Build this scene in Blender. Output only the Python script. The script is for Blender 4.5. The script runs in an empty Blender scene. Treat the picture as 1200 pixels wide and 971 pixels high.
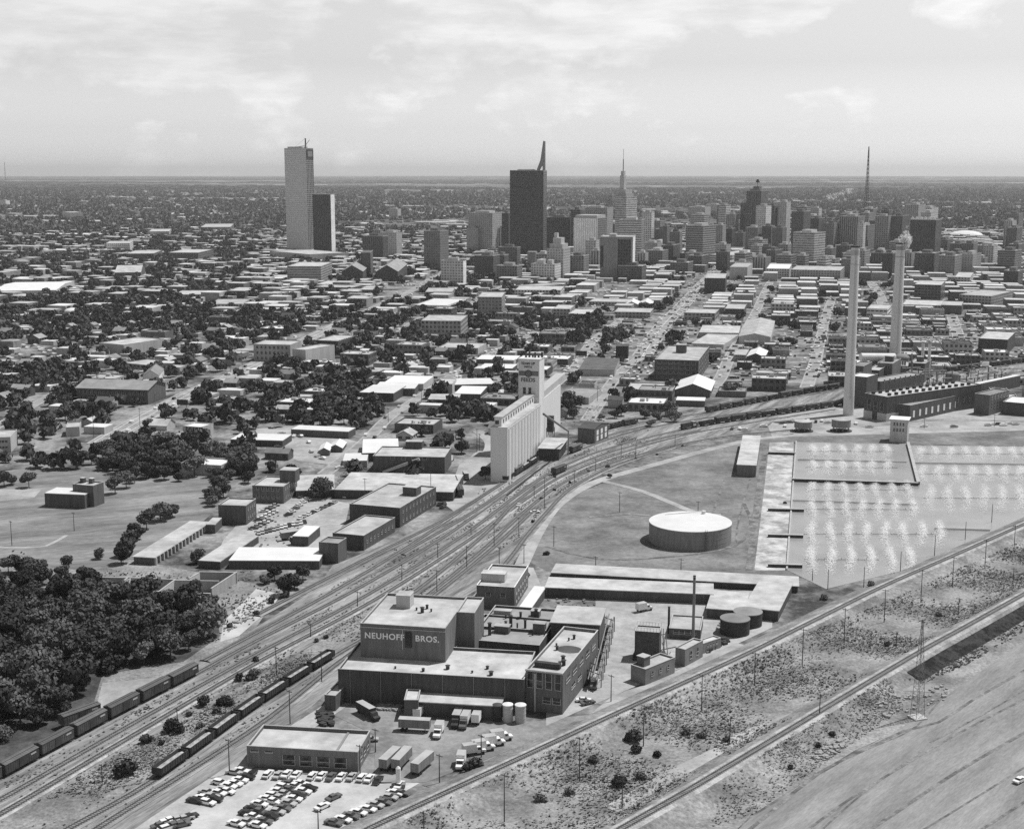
import bpy, math, random
from mathutils import Vector, Matrix
import numpy as np
random.seed(7); rng = np.random.default_rng(7)
R = math.radians
SC = bpy.context.scene
COL = SC.collection

# ------------------------------------------------------------------ camera
F = 1600.0; H = 160.0; EYE = 201.0
PITCH = math.atan((485.5 - EYE) / F); CP, SP = math.cos(PITCH), math.sin(PITCH)
cam_d = bpy.data.cameras.new('camera'); cam = bpy.data.objects.new('camera', cam_d); COL.objects.link(cam)
cam.location = (0, 0, H); cam.rotation_euler = (R(90) - PITCH, 0, 0)
cam_d.sensor_width = 36; cam_d.lens = 36 * F / 1200.0
cam_d.clip_start = 1; cam_d.clip_end = 200000
SC.camera = cam

# ------------------------------------------------------------------ world, sun, exposure
SUN_EL, SUN_AZ = 62.0, 28.0          # azimuth measured from +X towards +Y
wd = bpy.data.worlds.new("World"); SC.world = wd; wd.use_nodes = True
nt = wd.node_tree; nt.nodes.clear()
def N(t, typ, **kw):
    n = t.nodes.new(typ)
    for k, v in kw.items():
        if k == 'ins':
            for i, val in v.items(): n.inputs[i].default_value = val
        else: setattr(n, k, v)
    return n
def L(t, a, b): t.links.new(a, b)
def MATH(t, op, a, b=None, c=None, clamp=False):
    n = t.nodes.new('ShaderNodeMath'); n.operation = op; n.use_clamp = clamp
    for i, v in enumerate((a, b, c)):
        if v is None: continue
        if isinstance(v, (int, float)): n.inputs[i].default_value = v
        else: t.links.new(v, n.inputs[i])
    return n.outputs[0]
def MAPR(t, v, a, b, c=0.0, d=1.0):
    n = t.nodes.new('ShaderNodeMapRange'); n.clamp = True
    t.links.new(v, n.inputs[0])
    for i, x in enumerate((a, b, c, d)): n.inputs[i + 1].default_value = x
    return n.outputs[0]
sky = N(nt, 'ShaderNodeTexSky', sky_type='NISHITA', sun_disc=False, sun_elevation=R(SUN_EL), sun_rotation=R(90 - SUN_AZ),
        altitude=200, air_density=1.0, dust_density=3.0, ozone_density=1.0)
bw = N(nt, 'ShaderNodeRGBToBW'); L(nt, sky.outputs[0], bw.inputs[0])
# black-and-white film sees the sky as an even pale grey: compress its range a little
SKYG = 0.55
tc = N(nt, 'ShaderNodeTexCoord'); sep = N(nt, 'ShaderNodeSeparateXYZ'); L(nt, tc.outputs['Generated'], sep.inputs[0])
flat = MATH(nt, 'MULTIPLY', MATH(nt, 'MULTIPLY', MATH(nt, 'POWER', bw.outputs[0], SKYG), 3.6), MATH(nt, 'MULTIPLY', MAPR(nt, sep.outputs[2], 0.14, 0.55, 1.0, 0.24), MATH(nt, 'MULTIPLY', MAPR(nt, sep.outputs[2], 0.0, 0.075, 1.55, 0.98), MAPR(nt, sep.outputs[2], 0.0, 0.03, 1.22, 1.0))))
mp = N(nt, 'ShaderNodeMapping'); mp.inputs['Scale'].default_value = (1, 1, 1.75); L(nt, tc.outputs['Generated'], mp.inputs[0])
n1 = N(nt, 'ShaderNodeTexNoise', ins={'Scale': 14.0, 'Detail': 10, 'Roughness': 0.56, 'Distortion': 0.15}); L(nt, mp.outputs[0], n1.inputs['Vector'])
n2 = N(nt, 'ShaderNodeTexNoise', ins={'Scale': 3.0, 'Detail': 3, 'Roughness': 0.5}); L(nt, mp.outputs[0], n2.inputs['Vector'])
elev = MAPR(nt, sep.outputs[2], 0.02, 0.125, -0.12, 0.09)
side = MAPR(nt, sep.outputs[0], -0.05, 0.30, 0.05, -0.07)
cl = MATH(nt, 'ADD', MATH(nt, 'ADD', n1.outputs[0], elev), MATH(nt, 'ADD', side, MATH(nt, 'MULTIPLY', MATH(nt, 'SUBTRACT', n2.outputs[0], 0.5), 0.35)))
mask = MAPR(nt, cl, 0.455, 0.56)
mp2 = N(nt, 'ShaderNodeMapping'); mp2.inputs['Scale'].default_value = (1, 1, 5); L(nt, tc.outputs['Generated'], mp2.inputs[0])
n3 = N(nt, 'ShaderNodeTexNoise', ins={'Scale': 14, 'Detail': 6, 'Roughness': 0.6}); L(nt, mp2.outputs[0], n3.inputs['Vector'])
shade = MAPR(nt, n3.outputs[0], 0.32, 0.62, 1.0, 1.34)
cloudv = MATH(nt, 'MULTIPLY', flat, shade)
mix = N(nt, 'ShaderNodeMix', data_type='FLOAT'); L(nt, MATH(nt, 'MULTIPLY', mask, 0.70), mix.inputs[0]); L(nt, flat, mix.inputs[2]); L(nt, cloudv, mix.inputs[3])
bg = N(nt, 'ShaderNodeBackground'); L(nt, mix.outputs[0], bg.inputs[0]); bg.inputs[1].default_value = 0.10
wo = N(nt, 'ShaderNodeOutputWorld'); L(nt, bg.outputs[0], wo.inputs[0])
sd = bpy.data.lights.new('sun', 'SUN'); sd.energy = 4.4; sd.angle = R(0.53); sd.color = (1.0, 1.0, 1.0)
sun = bpy.data.objects.new('sun', sd); COL.objects.link(sun)
sv = Vector((math.cos(R(SUN_AZ)) * math.cos(R(SUN_EL)), math.sin(R(SUN_AZ)) * math.cos(R(SUN_EL)), math.sin(R(SUN_EL))))
sun.rotation_euler = sv.to_track_quat('Z', 'Y').to_euler(); sun.location = (0, 0, 500)
vs = SC.view_settings; vs.view_transform = 'Standard'; vs.look = 'None'; vs.exposure = -0.04; vs.gamma = 1.0; vs.use_curve_mapping = False
SC.cycles.max_bounces = 4; SC.cycles.diffuse_bounces = 2; SC.cycles.glossy_bounces = 2; SC.cycles.transparent_max_bounces = 8; SC.cycles.volume_bounces = 0
SC.cycles.use_denoising = False

# ------------------------------------------------------------------ mapping photo points to places on the ground
def P(px, py, z=0.0):
    u = (px - 600) / F; v = (485.5 - py) / F
    t = (z - H) / (-SP + v * CP)
    return (u * t, (CP + v * SP) * t)
def PR(x, y, z=0.0):
    dz = z - H; zc = y * CP - dz * SP; yc = y * SP + dz * CP
    return (600 + F * x / zc, 485.5 - F * yc / zc)
def hgt(bx, by, yb):
    lo, hi = 0.0, H * 0.95
    for _ in range(40):
        m = (lo + hi) / 2
        if PR(*P(bx, by, m), 0)[1] < yb: lo = m
        else: hi = m
    return lo
def hgt2(bx, by, yb):
    g = P(bx, yb); lo, hi = 0.0, 600.0
    for _ in range(40):
        m = (lo + hi) / 2
        if PR(g[0], g[1], m)[1] < by: hi = m
        else: lo = m
    return lo
def inpoly(x, y, poly):
    c = False; n = len(poly); j = n - 1
    for i in range(n):
        xi, yi = poly[i]; xj, yj = poly[j]
        if (yi > y) != (yj > y) and x < (xj - xi) * (y - yi) / (yj - yi) + xi: c = not c
        j = i
    return c

# ------------------------------------------------------------------ materials (all neutral greys, as on the film)
MATS = {}
def mat(name, base, rough=0.85, var=0.25, scale=0.25, spec=0.3, detail=4, streak=None, metallic=0, rnd=0.0, alpha=1.0):
    if name in MATS: return MATS[name]
    m = bpy.data.materials.new(name); m.use_nodes = True; t = m.node_tree; b = t.nodes['Principled BSDF']
    geo = N(t, 'ShaderNodeNewGeometry'); mpn = N(t, 'ShaderNodeMapping'); L(t, geo.outputs['Position'], mpn.inputs[0])
    if name in ('dark_brick', 'mid_brick', 'stucco', 'painted_concrete', 'pale_concrete', 'grey_steel'): mpn.inputs['Scale'].default_value = (2.2, 2.2, .25)
    if streak:
        mpn.inputs['Rotation'].default_value = (0, 0, -streak[0]); m2 = N(t, 'ShaderNodeMapping'); m2.inputs['Scale'].default_value = (streak[1], streak[2], 1); L(t, mpn.outputs[0], m2.inputs[0]); mpn = m2
    no = N(t, 'ShaderNodeTexNoise', ins={'Scale': scale, 'Detail': detail, 'Roughness': 0.65}); L(t, mpn.outputs[0], no.inputs['Vector'])
    f = MAPR(t, no.outputs[0], 0.3, 0.7, base * (1 - var), base * (1 + var))
    if rnd:
        oi = N(t, 'ShaderNodeObjectInfo'); f = MATH(t, 'MULTIPLY', f, MAPR(t, oi.outputs['Random'], 0, 1, 1 - rnd, 1 + rnd))
    L(t, f, b.inputs['Base Color']); b.inputs['Roughness'].default_value = rough; b.inputs['Specular IOR Level'].default_value = spec
    b.inputs['Metallic'].default_value = metallic; b.inputs['Alpha'].default_value = alpha
    MATS[name] = m; return m
def ground_mat(name, tones, scales, contrast=(0.42, 0.58), rough=0.95, streak=None, speck=0.0):
    """two-scale blotches between two tones, with finer mottling"""
    if name in MATS: return MATS[name]
    m = bpy.data.materials.new(name); m.use_nodes = True; t = m.node_tree; b = t.nodes['Principled BSDF']
    geo = N(t, 'ShaderNodeNewGeometry'); mpn = N(t, 'ShaderNodeMapping'); L(t, geo.outputs['Position'], mpn.inputs[0])
    if streak:
        mpn.inputs['Rotation'].default_value = (0, 0, -streak[0]); m2 = N(t, 'ShaderNodeMapping'); m2.inputs['Scale'].default_value = (streak[1], streak[2], 1); L(t, mpn.outputs[0], m2.inputs[0]); mpn = m2
    a = N(t, 'ShaderNodeTexNoise', ins={'Scale': scales[0], 'Detail': 6, 'Roughness': 0.7}); L(t, mpn.outputs[0], a.inputs['Vector'])
    c = N(t, 'ShaderNodeTexNoise', ins={'Scale': scales[1], 'Detail': 5, 'Roughness': 0.75}); L(t, mpn.outputs[0] if streak else geo.outputs['Position'], c.inputs['Vector'])
    f = MAPR(t, a.outputs[0], contrast[0], contrast[1], tones[0], tones[1])
    g = MAPR(t, c.outputs[0], 0.3, 0.7, 1 - speck, 1 + speck)
    L(t, MATH(t, 'MULTIPLY', f, g), b.inputs['Base Color']); b.inputs['Roughness'].default_value = rough
    b.inputs['Specular IOR Level'].default_value = 0.15
    MATS[name] = m; return m
def facade(wall, win, a=0.22, b=0.3, c=0.8, spec=0.35, ribs=False):
    """windows in bays: UV counts bays and storeys"""
    key = 'facade_%s_%s_%s_%s_%s' % (wall, win, a, b, c)
    if key in MATS: return MATS[key]
    m = bpy.data.materials.new(key); m.use_nodes = True; t = m.node_tree; bs = t.nodes['Principled BSDF']
    uv = N(t, 'ShaderNodeUVMap'); s = N(t, 'ShaderNodeSeparateXYZ'); L(t, uv.outputs[0], s.inputs[0])
    fu = MATH(t, 'FRACT', s.outputs[0]); fv = MATH(t, 'FRACT', s.outputs[1])
    mu = MATH(t, 'MULTIPLY', MATH(t, 'GREATER_THAN', fu, a), MATH(t, 'LESS_THAN', fu, 1 - a)) if a > 0 else MATH(t, 'GREATER_THAN', fu, -1)
    mv = MATH(t, 'MULTIPLY', MATH(t, 'GREATER_THAN', fv, b), MATH(t, 'LESS_THAN', fv, c))
    k = MATH(t, 'MULTIPLY', mu, mv)
    # each pane its own tone (blinds, open sashes)
    cu = MATH(t, 'FLOOR', s.outputs[0]); cv = MATH(t, 'FLOOR', s.outputs[1])
    cmb = N(t, 'ShaderNodeCombineXYZ'); L(t, cu, cmb.inputs[0]); L(t, cv, cmb.inputs[1])
    wn = N(t, 'ShaderNodeTexWhiteNoise', noise_dimensions='3D'); L(t, cmb.outputs[0], wn.inputs['Vector'])
    wt = MAPR(t, wn.outputs['Value'], 0, 1, win * (.5 if win < .2 else .96), win * (1.9 if win < .2 else 1.04))
    geo = N(t, 'ShaderNodeNewGeometry'); no = N(t, 'ShaderNodeTexNoise', ins={'Scale': 0.12, 'Detail': 5, 'Roughness': 0.7}); L(t, geo.outputs['Position'], no.inputs['Vector'])
    oi = N(t, 'ShaderNodeObjectInfo')
    wl = MATH(t, 'MULTIPLY', MAPR(t, no.outputs[0], 0.3, 0.7, wall * 0.82, wall * 1.18), MAPR(t, oi.outputs['Random'], 0, 1, 0.85, 1.15))
    mx = N(t, 'ShaderNodeMix', data_type='FLOAT'); L(t, k, mx.inputs[0]); L(t, wl, mx.inputs[2]); L(t, wt, mx.inputs[3])
    L(t, mx.outputs[0], bs.inputs['Base Color']); L(t, MAPR(t, k, 0, 1, 0.85, 0.25), bs.inputs['Roughness'])
    bs.inputs['Specular IOR Level'].default_value = spec
    MATS[key] = m; return m
def track_mat():
    if 'ties' in MATS: return MATS['ties']
    m = bpy.data.materials.new('ties'); m.use_nodes = True; t = m.node_tree; bs = t.nodes['Principled BSDF']
    uv = N(t, 'ShaderNodeUVMap'); s = N(t, 'ShaderNodeSeparateXYZ'); L(t, uv.outputs[0], s.inputs[0])
    k = MATH(t, 'LESS_THAN', MATH(t, 'FRACT', s.outputs[1]), 0.45)
    geo = N(t, 'ShaderNodeNewGeometry'); no = N(t, 'ShaderNodeTexNoise', ins={'Scale': 0.5, 'Detail': 5, 'Roughness': 0.8}); L(t, geo.outputs['Position'], no.inputs['Vector'])
    g = MAPR(t, no.outputs[0], 0.3, 0.7, 0.6, 1.35)
    L(t, MATH(t, 'MULTIPLY', MAPR(t, k, 0, 1, 0.22, 0.085), g), bs.inputs['Base Color']); bs.inputs['Roughness'].default_value = 0.95
    MATS['ties'] = m; return m

M = dict(
    asphalt=mat('asphalt', 0.16, var=0.2, scale=0.3), street=ground_mat('street_paving', (0.22, 0.38), (0.06, 0.6), (0.4, 0.6), speck=0.22),
    concrete=mat('concrete', 0.5, var=0.15), brick=mat('dark_brick', 0.09, var=0.3, scale=0.4, rnd=0.25), brickm=mat('mid_brick', 0.14, var=0.25, scale=0.4, rnd=0.25),
    stucco=mat('stucco', 0.40, var=0.15, scale=0.2, rnd=0.2), white=mat('white_paint', 0.74, var=0.08, scale=0.15, rnd=0.06), trim=mat('stone_trim', 0.42, var=0.15),
    glass=mat('window_glass', 0.03, rough=0.15, spec=0.5, var=0.3, scale=1), frame=mat('window_frame', 0.5, var=0.1),
    roof_l=mat('gravel_roof', 0.45, var=0.34, scale=0.12, detail=7, rnd=0.12), roof_w=mat('white_roof', 0.68, var=0.08, scale=0.1, rnd=0.08), roof_g=mat('grey_roof', 0.26, var=0.25, scale=0.12, detail=7, rnd=0.25),
    roof_d=mat('tar_roof', 0.10, var=0.3, scale=0.15, rnd=0.3), steel=mat('dark_steel', 0.05, var=0.35, scale=0.6), steelm=mat('grey_steel', 0.22, var=0.25, scale=0.6), rust=mat('rusted_steel', 0.075, var=0.4, scale=0.5, rnd=0.3),
    wood=mat('weathered_wood', 0.07, var=0.3, scale=1.0), rail=mat('rail_steel', 0.06, rough=0.5, var=0.2), tyre=mat('tyre_rubber', 0.03, var=0.2),
    greywall=mat('grey_render', 0.22, var=.2, scale=.3), silo=mat('pale_concrete', 0.68, var=0.07, scale=0.08), silo_s=mat('painted_concrete', 0.44, var=0.1, scale=0.1), bark=mat('bark', 0.07), load=mat('crushed_load', 0.40, var=0.3, scale=0.8), lead=mat('sign_paint', 0.8, var=0.04), ink=mat('dark_sign_paint', 0.04, var=0.1),
    car0=mat('white_car_paint', 0.78, rough=0.35, spec=0.5, var=0.02), car1=mat('light_grey_car_paint', 0.45, rough=0.3, spec=0.5, var=0.02), car2=mat('dark_grey_car_paint', 0.13, rough=0.3, spec=0.5, var=0.02), car3=mat('black_car_paint', 0.03, rough=0.25, spec=0.5, var=0.02),
    smoke=mat('steam_mist', 0.85, var=0.05, alpha=0.30), spray=mat('spray_droplets', 0.85, var=0.03, alpha=0.38),
)
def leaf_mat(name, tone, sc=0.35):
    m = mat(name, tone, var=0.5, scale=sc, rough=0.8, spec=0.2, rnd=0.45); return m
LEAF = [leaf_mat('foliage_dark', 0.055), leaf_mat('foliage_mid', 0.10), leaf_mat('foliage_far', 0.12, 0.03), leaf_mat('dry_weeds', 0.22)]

# ------------------------------------------------------------------ mesh builder
class MB:
    def __init__(s): s.v = []; s.f = []; s.mi = []; s.uv = []; s.sm = []
    def face(s, pts, mi=0, uv=None, smooth=False):
        i = len(s.v); s.v.extend(pts); s.f.append(tuple(range(i, i + len(pts)))); s.mi.append(mi); s.sm.append(smooth)
        s.uv.extend(uv if uv else [(0, 0)] * len(pts))
    def box(s, x0, y0, z0, x1, y1, z1, mi=0, du=None, dv=None, top=None, bottom=True):
        def side(a, b, w):
            nu = max(1, round(w / du)) if du else 1; nv = max(1, round((z1 - z0) / dv)) if dv else 1
            s.face([(a[0], a[1], z0), (b[0], b[1], z0), (b[0], b[1], z1), (a[0], a[1], z1)], mi, [(0, 0), (nu, 0), (nu, nv), (0, nv)])
        side((x0, y0), (x1, y0), x1 - x0); side((x1, y0), (x1, y1), y1 - y0); side((x1, y1), (x0, y1), x1 - x0); side((x0, y1), (x0, y0), y1 - y0)
        if top is not False: s.face([(x0, y0, z1), (x1, y0, z1), (x1, y1, z1), (x0, y1, z1)], mi if top is None else top)
        if bottom: s.face([(x0, y1, z0), (x1, y1, z0), (x1, y0, z0), (x0, y0, z0)], mi)
    def cyl(s, x, y, z0, z1, r0, r1=None, n=16, mi=0, cap=True, capmi=None, nu=None, nv=1):
        r1 = r0 if r1 is None else r1; pts = [(math.cos(2 * math.pi * k / n), math.sin(2 * math.pi * k / n)) for k in range(n)]
        for k in range(n):
            a, b = pts[k], pts[(k + 1) % n]; u0, u1 = (k * (nu or n) / n, (k + 1) * (nu or n) / n)
            s.face([(x + a[0] * r0, y + a[1] * r0, z0), (x + b[0] * r0, y + b[1] * r0, z0), (x + b[0] * r1, y + b[1] * r1, z1), (x + a[0] * r1, y + a[1] * r1, z1)], mi, [(u0, 0), (u1, 0), (u1, nv), (u0, nv)], n > 10)
        if cap:
            s.face([(x + a[0] * r1, y + a[1] * r1, z1) for a in pts], mi if capmi is None else capmi)
            s.face([(x + a[0] * r0, y + a[1] * r0, z0) for a in reversed(pts)], mi)
    def tube(s, p, q, r, n=6, mi=0):
        p, q = Vector(p), Vector(q); d = (q - p)
        if d.length < 1e-6: return
        d.normalize(); a = d.orthogonal().normalized(); b = d.cross(a)
        ring = lambda c: [c + a * (r * math.cos(2 * math.pi * k / n)) + b * (r * math.sin(2 * math.pi * k / n)) for k in range(n)]
        A, B = ring(p), ring(q)
        for k in range(n): s.face([tuple(A[k]), tuple(A[(k + 1) % n]), tuple(B[(k + 1) % n]), tuple(B[k])], mi)
        s.face([tuple(c) for c in reversed(A)], mi); s.face([tuple(c) for c in B], mi)
    def extr(s, prof, y0, y1, mi=0, smooth=False, inset=0):
        """profile in x,z (counter-clockwise seen from -y) extruded along y"""
        n = len(prof)
        s.face([(x, y0, z) for x, z in prof], mi); s.face([(x, y1, z) for x, z in reversed(prof)], mi)
        for k in range(n):
            a, b = prof[k], prof[(k + 1) % n]
            s.face([(b[0], y0, b[1]), (a[0], y0, a[1]), (a[0], y1, a[1]), (b[0], y1, b[1])], mi)
    def mesh(s, name, mats):
        me = bpy.data.meshes.new(name); me.from_pydata(s.v, [], s.f)
        uvl = me.uv_layers.new(name='UVMap'); uvl.data.foreach_set('uv', np.array(s.uv, dtype=np.float32).ravel())
        for m in (mats if isinstance(mats, (list, tuple)) else [mats]): me.materials.append(m)
        me.polygons.foreach_set('material_index', s.mi); me.polygons.foreach_set('use_smooth', s.sm); me.update(); return me
    def obj(s, name, mats, parent=None): return link(name, s.mesh(name, mats), parent)
def link(name, me, parent=None):
    o = bpy.data.objects.new(name, me); COL.objects.link(o)
    if parent: o.parent = parent
    return o
def empty(name, loc, rz=0.0):
    o = bpy.data.objects.new(name, None); COL.objects.link(o); o.location = loc; o.rotation_euler = (0, 0, rz); o.empty_display_size = 1; return o
def copy_tree(o, parent=None):
    c = o.copy(); COL.objects.link(c)
    if parent: c.parent = parent
    for ch in KIDS.get(o.name, []): copy_kid(ch, c)
    return c
KIDS = {}
def copy_kid(ch, c):
    d = ch.copy(); COL.objects.link(d); d.parent = c
    for g in KIDS.get(ch.name, []): copy_kid(g, d)
def index_kids(root):
    KIDS[root.name] = list(root.children)
    for c in root.children:
        if c.children: index_kids(c)
ITEMS = []   # everything that needs a label: (object, description, category, group, exact?)
def tag(o, desc, cat, group=None, exact=False, zref=0.0):
    o['category'] = cat
    if group: o['group'] = group
    ITEMS.append((o, desc, exact)); return o
def struct(o): o['kind'] = 'structure'; return o
def mesh_np(name, verts, nper, mat_, parent=None):
    """many same-sized polygons at once"""
    me = bpy.data.meshes.new(name); nv = len(verts); nf = nv // nper
    me.vertices.add(nv); me.vertices.foreach_set('co', verts.astype(np.float32).ravel())
    me.loops.add(nv); me.loops.foreach_set('vertex_index', np.arange(nv, dtype=np.int32))
    me.polygons.add(nf); me.polygons.foreach_set('loop_start', np.arange(0, nv, nper, dtype=np.int32)); me.polygons.foreach_set('loop_total', np.full(nf, nper, dtype=np.int32))
    me.materials.append(mat_); me.update(calc_edges=True); me.validate(); return me

# ------------------------------------------------------------------ ground
def fan(name, r, z, m, n=256):
    b = MB(); b.face([(r * math.cos(2 * math.pi * k / n), r * math.sin(2 * math.pi * k / n), z) for k in range(n)]); return struct(b.obj(name, m))
def base_ground():
    m = bpy.data.materials.new('plain'); m.use_nodes = True; t = m.node_tree; b = t.nodes['Principled BSDF']
    geo = N(t, 'ShaderNodeNewGeometry')
    def noise(sc, det, lo, hi, a, c, sx=1.0):
        mpn = N(t, 'ShaderNodeMapping'); mpn.inputs['Scale'].default_value = (sx, 1, 1); L(t, geo.outputs['Position'], mpn.inputs[0])
        n = N(t, 'ShaderNodeTexNoise', ins={'Scale': sc, 'Detail': det, 'Roughness': 0.7}); L(t, mpn.outputs[0], n.inputs['Vector']); return MAPR(t, n.outputs[0], lo, hi, a, c)
    near = MATH(t, 'MULTIPLY', noise(0.03, 8, 0.40, 0.60, 0.065, 0.31), noise(0.30, 6, 0.3, 0.7, 0.6, 1.45))
    far = MATH(t, 'MULTIPLY', noise(0.010, 8, 0.42, 0.62, 0.06, 0.17), noise(0.0009, 5, 0.35, 0.7, 0.7, 1.7, 0.5))
    fld = noise(0.0011, 6, 0.60, 0.66, 0.0, 1.0, 0.45); far2 = MATH(t, 'ADD', far, MATH(t, 'MULTIPLY', fld, 0.28))
    s = N(t, 'ShaderNodeSeparateXYZ'); L(t, geo.outputs['Position'], s.inputs[0])
    k = MAPR(t, s.outputs[1], 2300, 3600)
    mx = N(t, 'ShaderNodeMix', data_type='FLOAT'); L(t, k, mx.inputs[0]); L(t, near, mx.inputs[2]); L(t, far2, mx.inputs[3])
    L(t, mx.outputs[0], b.inputs['Base Color']); b.inputs['Roughness'].default_value = 1.0; b.inputs['Specular IOR Level'].default_value = 0.0
    return m
fan('ground', 51000, 0, base_ground())

M['grass'] = ground_mat('mown_grass', (0.14, 0.30), (0.03, 0.5), (0.38, 0.62), speck=0.32, streak=(0.35, 0.45, 1.6))
M['grass2'] = ground_mat('dry_field', (0.125, 0.27), (0.035, 0.4), (0.38, 0.64), speck=0.28)
M['weeds'] = ground_mat('weedy_slope', (0.15, 0.33), (0.05, 0.9), (0.38, 0.62), speck=0.5)
M['gravel'] = ground_mat('yard_gravel', (0.12, 0.36), (0.07, 0.8), (0.38, 0.62), speck=0.40, streak=(R(64), 0.22, 2.4))
M['ballast'] = ground_mat('pale_ballast', (0.26, 0.46), (0.2, 1.5), (0.4, 0.6), speck=0.3)
M['dirt'] = ground_mat('bare_dirt', (0.28, 0.44), (0.04, 0.5), (0.4, 0.6), speck=0.15)
M['plowed'] = ground_mat('graded_earth', (0.19, 0.32), (0.07, 1.1), (0.36, 0.64), speck=0.22, streak=(R(50), 0.3, 1.5))
M['lot'] = ground_mat('pale_lot', (0.40, 0.56), (0.06, 0.8), (0.4, 0.6), speck=0.06)
M['yard'] = ground_mat('concrete_yard', (0.28, 0.44), (0.05, 0.4), (0.35, 0.6), speck=0.10)
M['truckyard'] = ground_mat('oily_yard', (0.18, 0.32), (0.05, 0.4), (0.4, 0.62), speck=0.12)
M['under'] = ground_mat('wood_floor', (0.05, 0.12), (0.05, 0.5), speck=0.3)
M['dark_bank_strip'] = ground_mat('dark_bank', (0.015, 0.05), (0.3, 1.5), speck=0.4)
M['basin'] = ground_mat('silted_basin', (0.26, 0.60), (0.10, 0.6), (0.4, 0.6), speck=0.15)
wm = bpy.data.materials.new('pond_water'); wm.use_nodes = True; _t = wm.node_tree; _b = _t.nodes['Principled BSDF']
_g = N(_t, 'ShaderNodeNewGeometry'); _n = N(_t, 'ShaderNodeTexNoise', ins={'Scale': 0.035, 'Detail': 5, 'Roughness': 0.6}); L(_t, _g.outputs['Position'], _n.inputs['Vector'])
L(_t, MAPR(_t, _n.outputs[0], 0.3, 0.7, 0.25, 0.36), _b.inputs['Base Color']); _b.inputs['Roughness'].default_value = 0.25
_n2 = N(_t, 'ShaderNodeTexNoise', ins={'Scale': 1.2, 'Detail': 4}); L(_t, _g.outputs['Position'], _n2.inputs['Vector']); _bp = N(_t, 'ShaderNodeBump', ins={'Strength': 0.25, 'Distance': 0.3}); L(_t, _n2.outputs[0], _bp.inputs['Height']); L(_t, _bp.outputs[0], _b.inputs['Normal'])
M['water'] = wm

ZONES = []   # polygons (photo points) where no infill may stand
def zone(name, poly, m, z, block=True, curb=None):
    pts = [P(*p) for p in poly]; b = MB()
    area = sum(pts[i][0] * pts[(i + 1) % len(pts)][1] - pts[(i + 1) % len(pts)][0] * pts[i][1] for i in range(len(pts)))
    if area < 0: pts = pts[::-1]
    b.face([(x, y, z) for x, y in pts]); 
    if block: ZONES.append(poly)
    o = b.obj(name, m); return struct(o)
zone('mown_field', [(-60, 560), (35, 548), (150, 556), (212, 558), (280, 562), (250, 600), (205, 640), (155, 655), (95, 668), (40, 662), (-60, 640)], M['grass'], 0.03)
zone('scrub_ground', [(-60, 640), (40, 662), (95, 668), (155, 655), (240, 672), (330, 690), (300, 735), (225, 790), (110, 850), (-60, 930)], M['weeds'], 0.034)
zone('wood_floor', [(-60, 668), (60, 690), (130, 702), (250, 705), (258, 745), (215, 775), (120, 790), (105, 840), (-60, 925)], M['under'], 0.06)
zone('rail_yard', [(-80, 985), (-80, 960), (0, 900), (110, 845), (225, 785), (300, 735), (370, 690), (390, 662), (470, 630), (545, 590), (600, 562), (650, 530), (700, 510), (760, 494), (830, 478), (920, 468), (1000, 455), (1100, 440), (1210, 425), (1210, 438), (1100, 460), (1000, 474), (900, 500), (820, 514), (760, 528), (700, 550), (650, 585), (615, 625), (600, 665), (560, 690), (430, 765), (395, 800), (330, 860), (170, 985)], M['gravel'], 0.04)
zone('grass_strip', [(0, 958), (120, 893), (240, 828), (330, 778), (400, 735), (430, 722), (400, 752), (330, 806), (240, 868), (165, 918), (60, 985), (-60, 985)], M['weeds'], 0.07)
zone('tank_field', [(613, 655), (620, 632), (645, 603), (675, 578), (730, 557), (800, 535), (880, 515), (930, 508), (925, 668), (935, 676), (640, 668)], M['grass2'], 0.05)
zone('parking_lot', [(150, 985), (232, 928), (284, 900), (440, 916), (492, 917), (420, 958), (385, 985)], M['lot'], 0.055)
zone('truck_yard', [(385, 835), (400, 822), (620, 846), (698, 836), (640, 862), (560, 893), (500, 916), (440, 918), (438, 860)], M['truckyard'], 0.055)
zone('concrete_yard', [(640, 850), (640, 830), (694, 800), (698, 700), (905, 690), (905, 735), (830, 770), (735, 808)], M['yard'], 0.058)
zone('gravel_apron', [(560, 700), (600, 662), (625, 665), (640, 700), (590, 720)], M['dirt'], 0.06)
zone('weedy_bank', [(440, 985), (590, 905), (870, 778), (1000, 715), (1210, 622), (1210, 690), (1010, 805), (860, 893), (715, 985)], M['weeds'], 0.05)
zone('bank_toe', [(690, 985), (860, 880), (1000, 800), (1210, 690), (1210, 800), (1110, 830), (1000, 880), (880, 955), (850, 985)], M['weeds'], 0.054)
zone('graded_earth', [(850, 985), (880, 958), (1000, 884), (1060, 850), (1130, 800), (1215, 740), (1240, 985)], M['plowed'], 0.062)
zone('water', [(933, 518), (1063, 520), (1066, 522), (1290, 524), (1290, 560), (1200, 606), (1060, 668), (968, 690), (923, 668)], M['water'], 0.08)
zone('settling_basin', [(902, 518), (930, 518), (922, 668), (884, 668)], M['basin'], 0.075)
zone('pond_margin', [(880, 505), (1290, 500), (1290, 524), (933, 518), (902, 518), (884, 668), (868, 668)], M['grass2'], 0.045)
zone('plant_yard', [(900, 500), (915, 485), (1005, 470), (1290, 478), (1290, 502), (905, 512)], M['dirt'], 0.05)
zone('elevator_yard', [(520, 590), (538, 545), (560, 528), (578, 530), (578, 568), (640, 545), (610, 590), (560, 620)], M['dirt'], 0.046)
zone('car_lot', [(262, 632), (300, 590), (340, 575), (410, 590), (405, 612), (370, 650), (250, 660)], M['yard'], 0.048)
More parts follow.
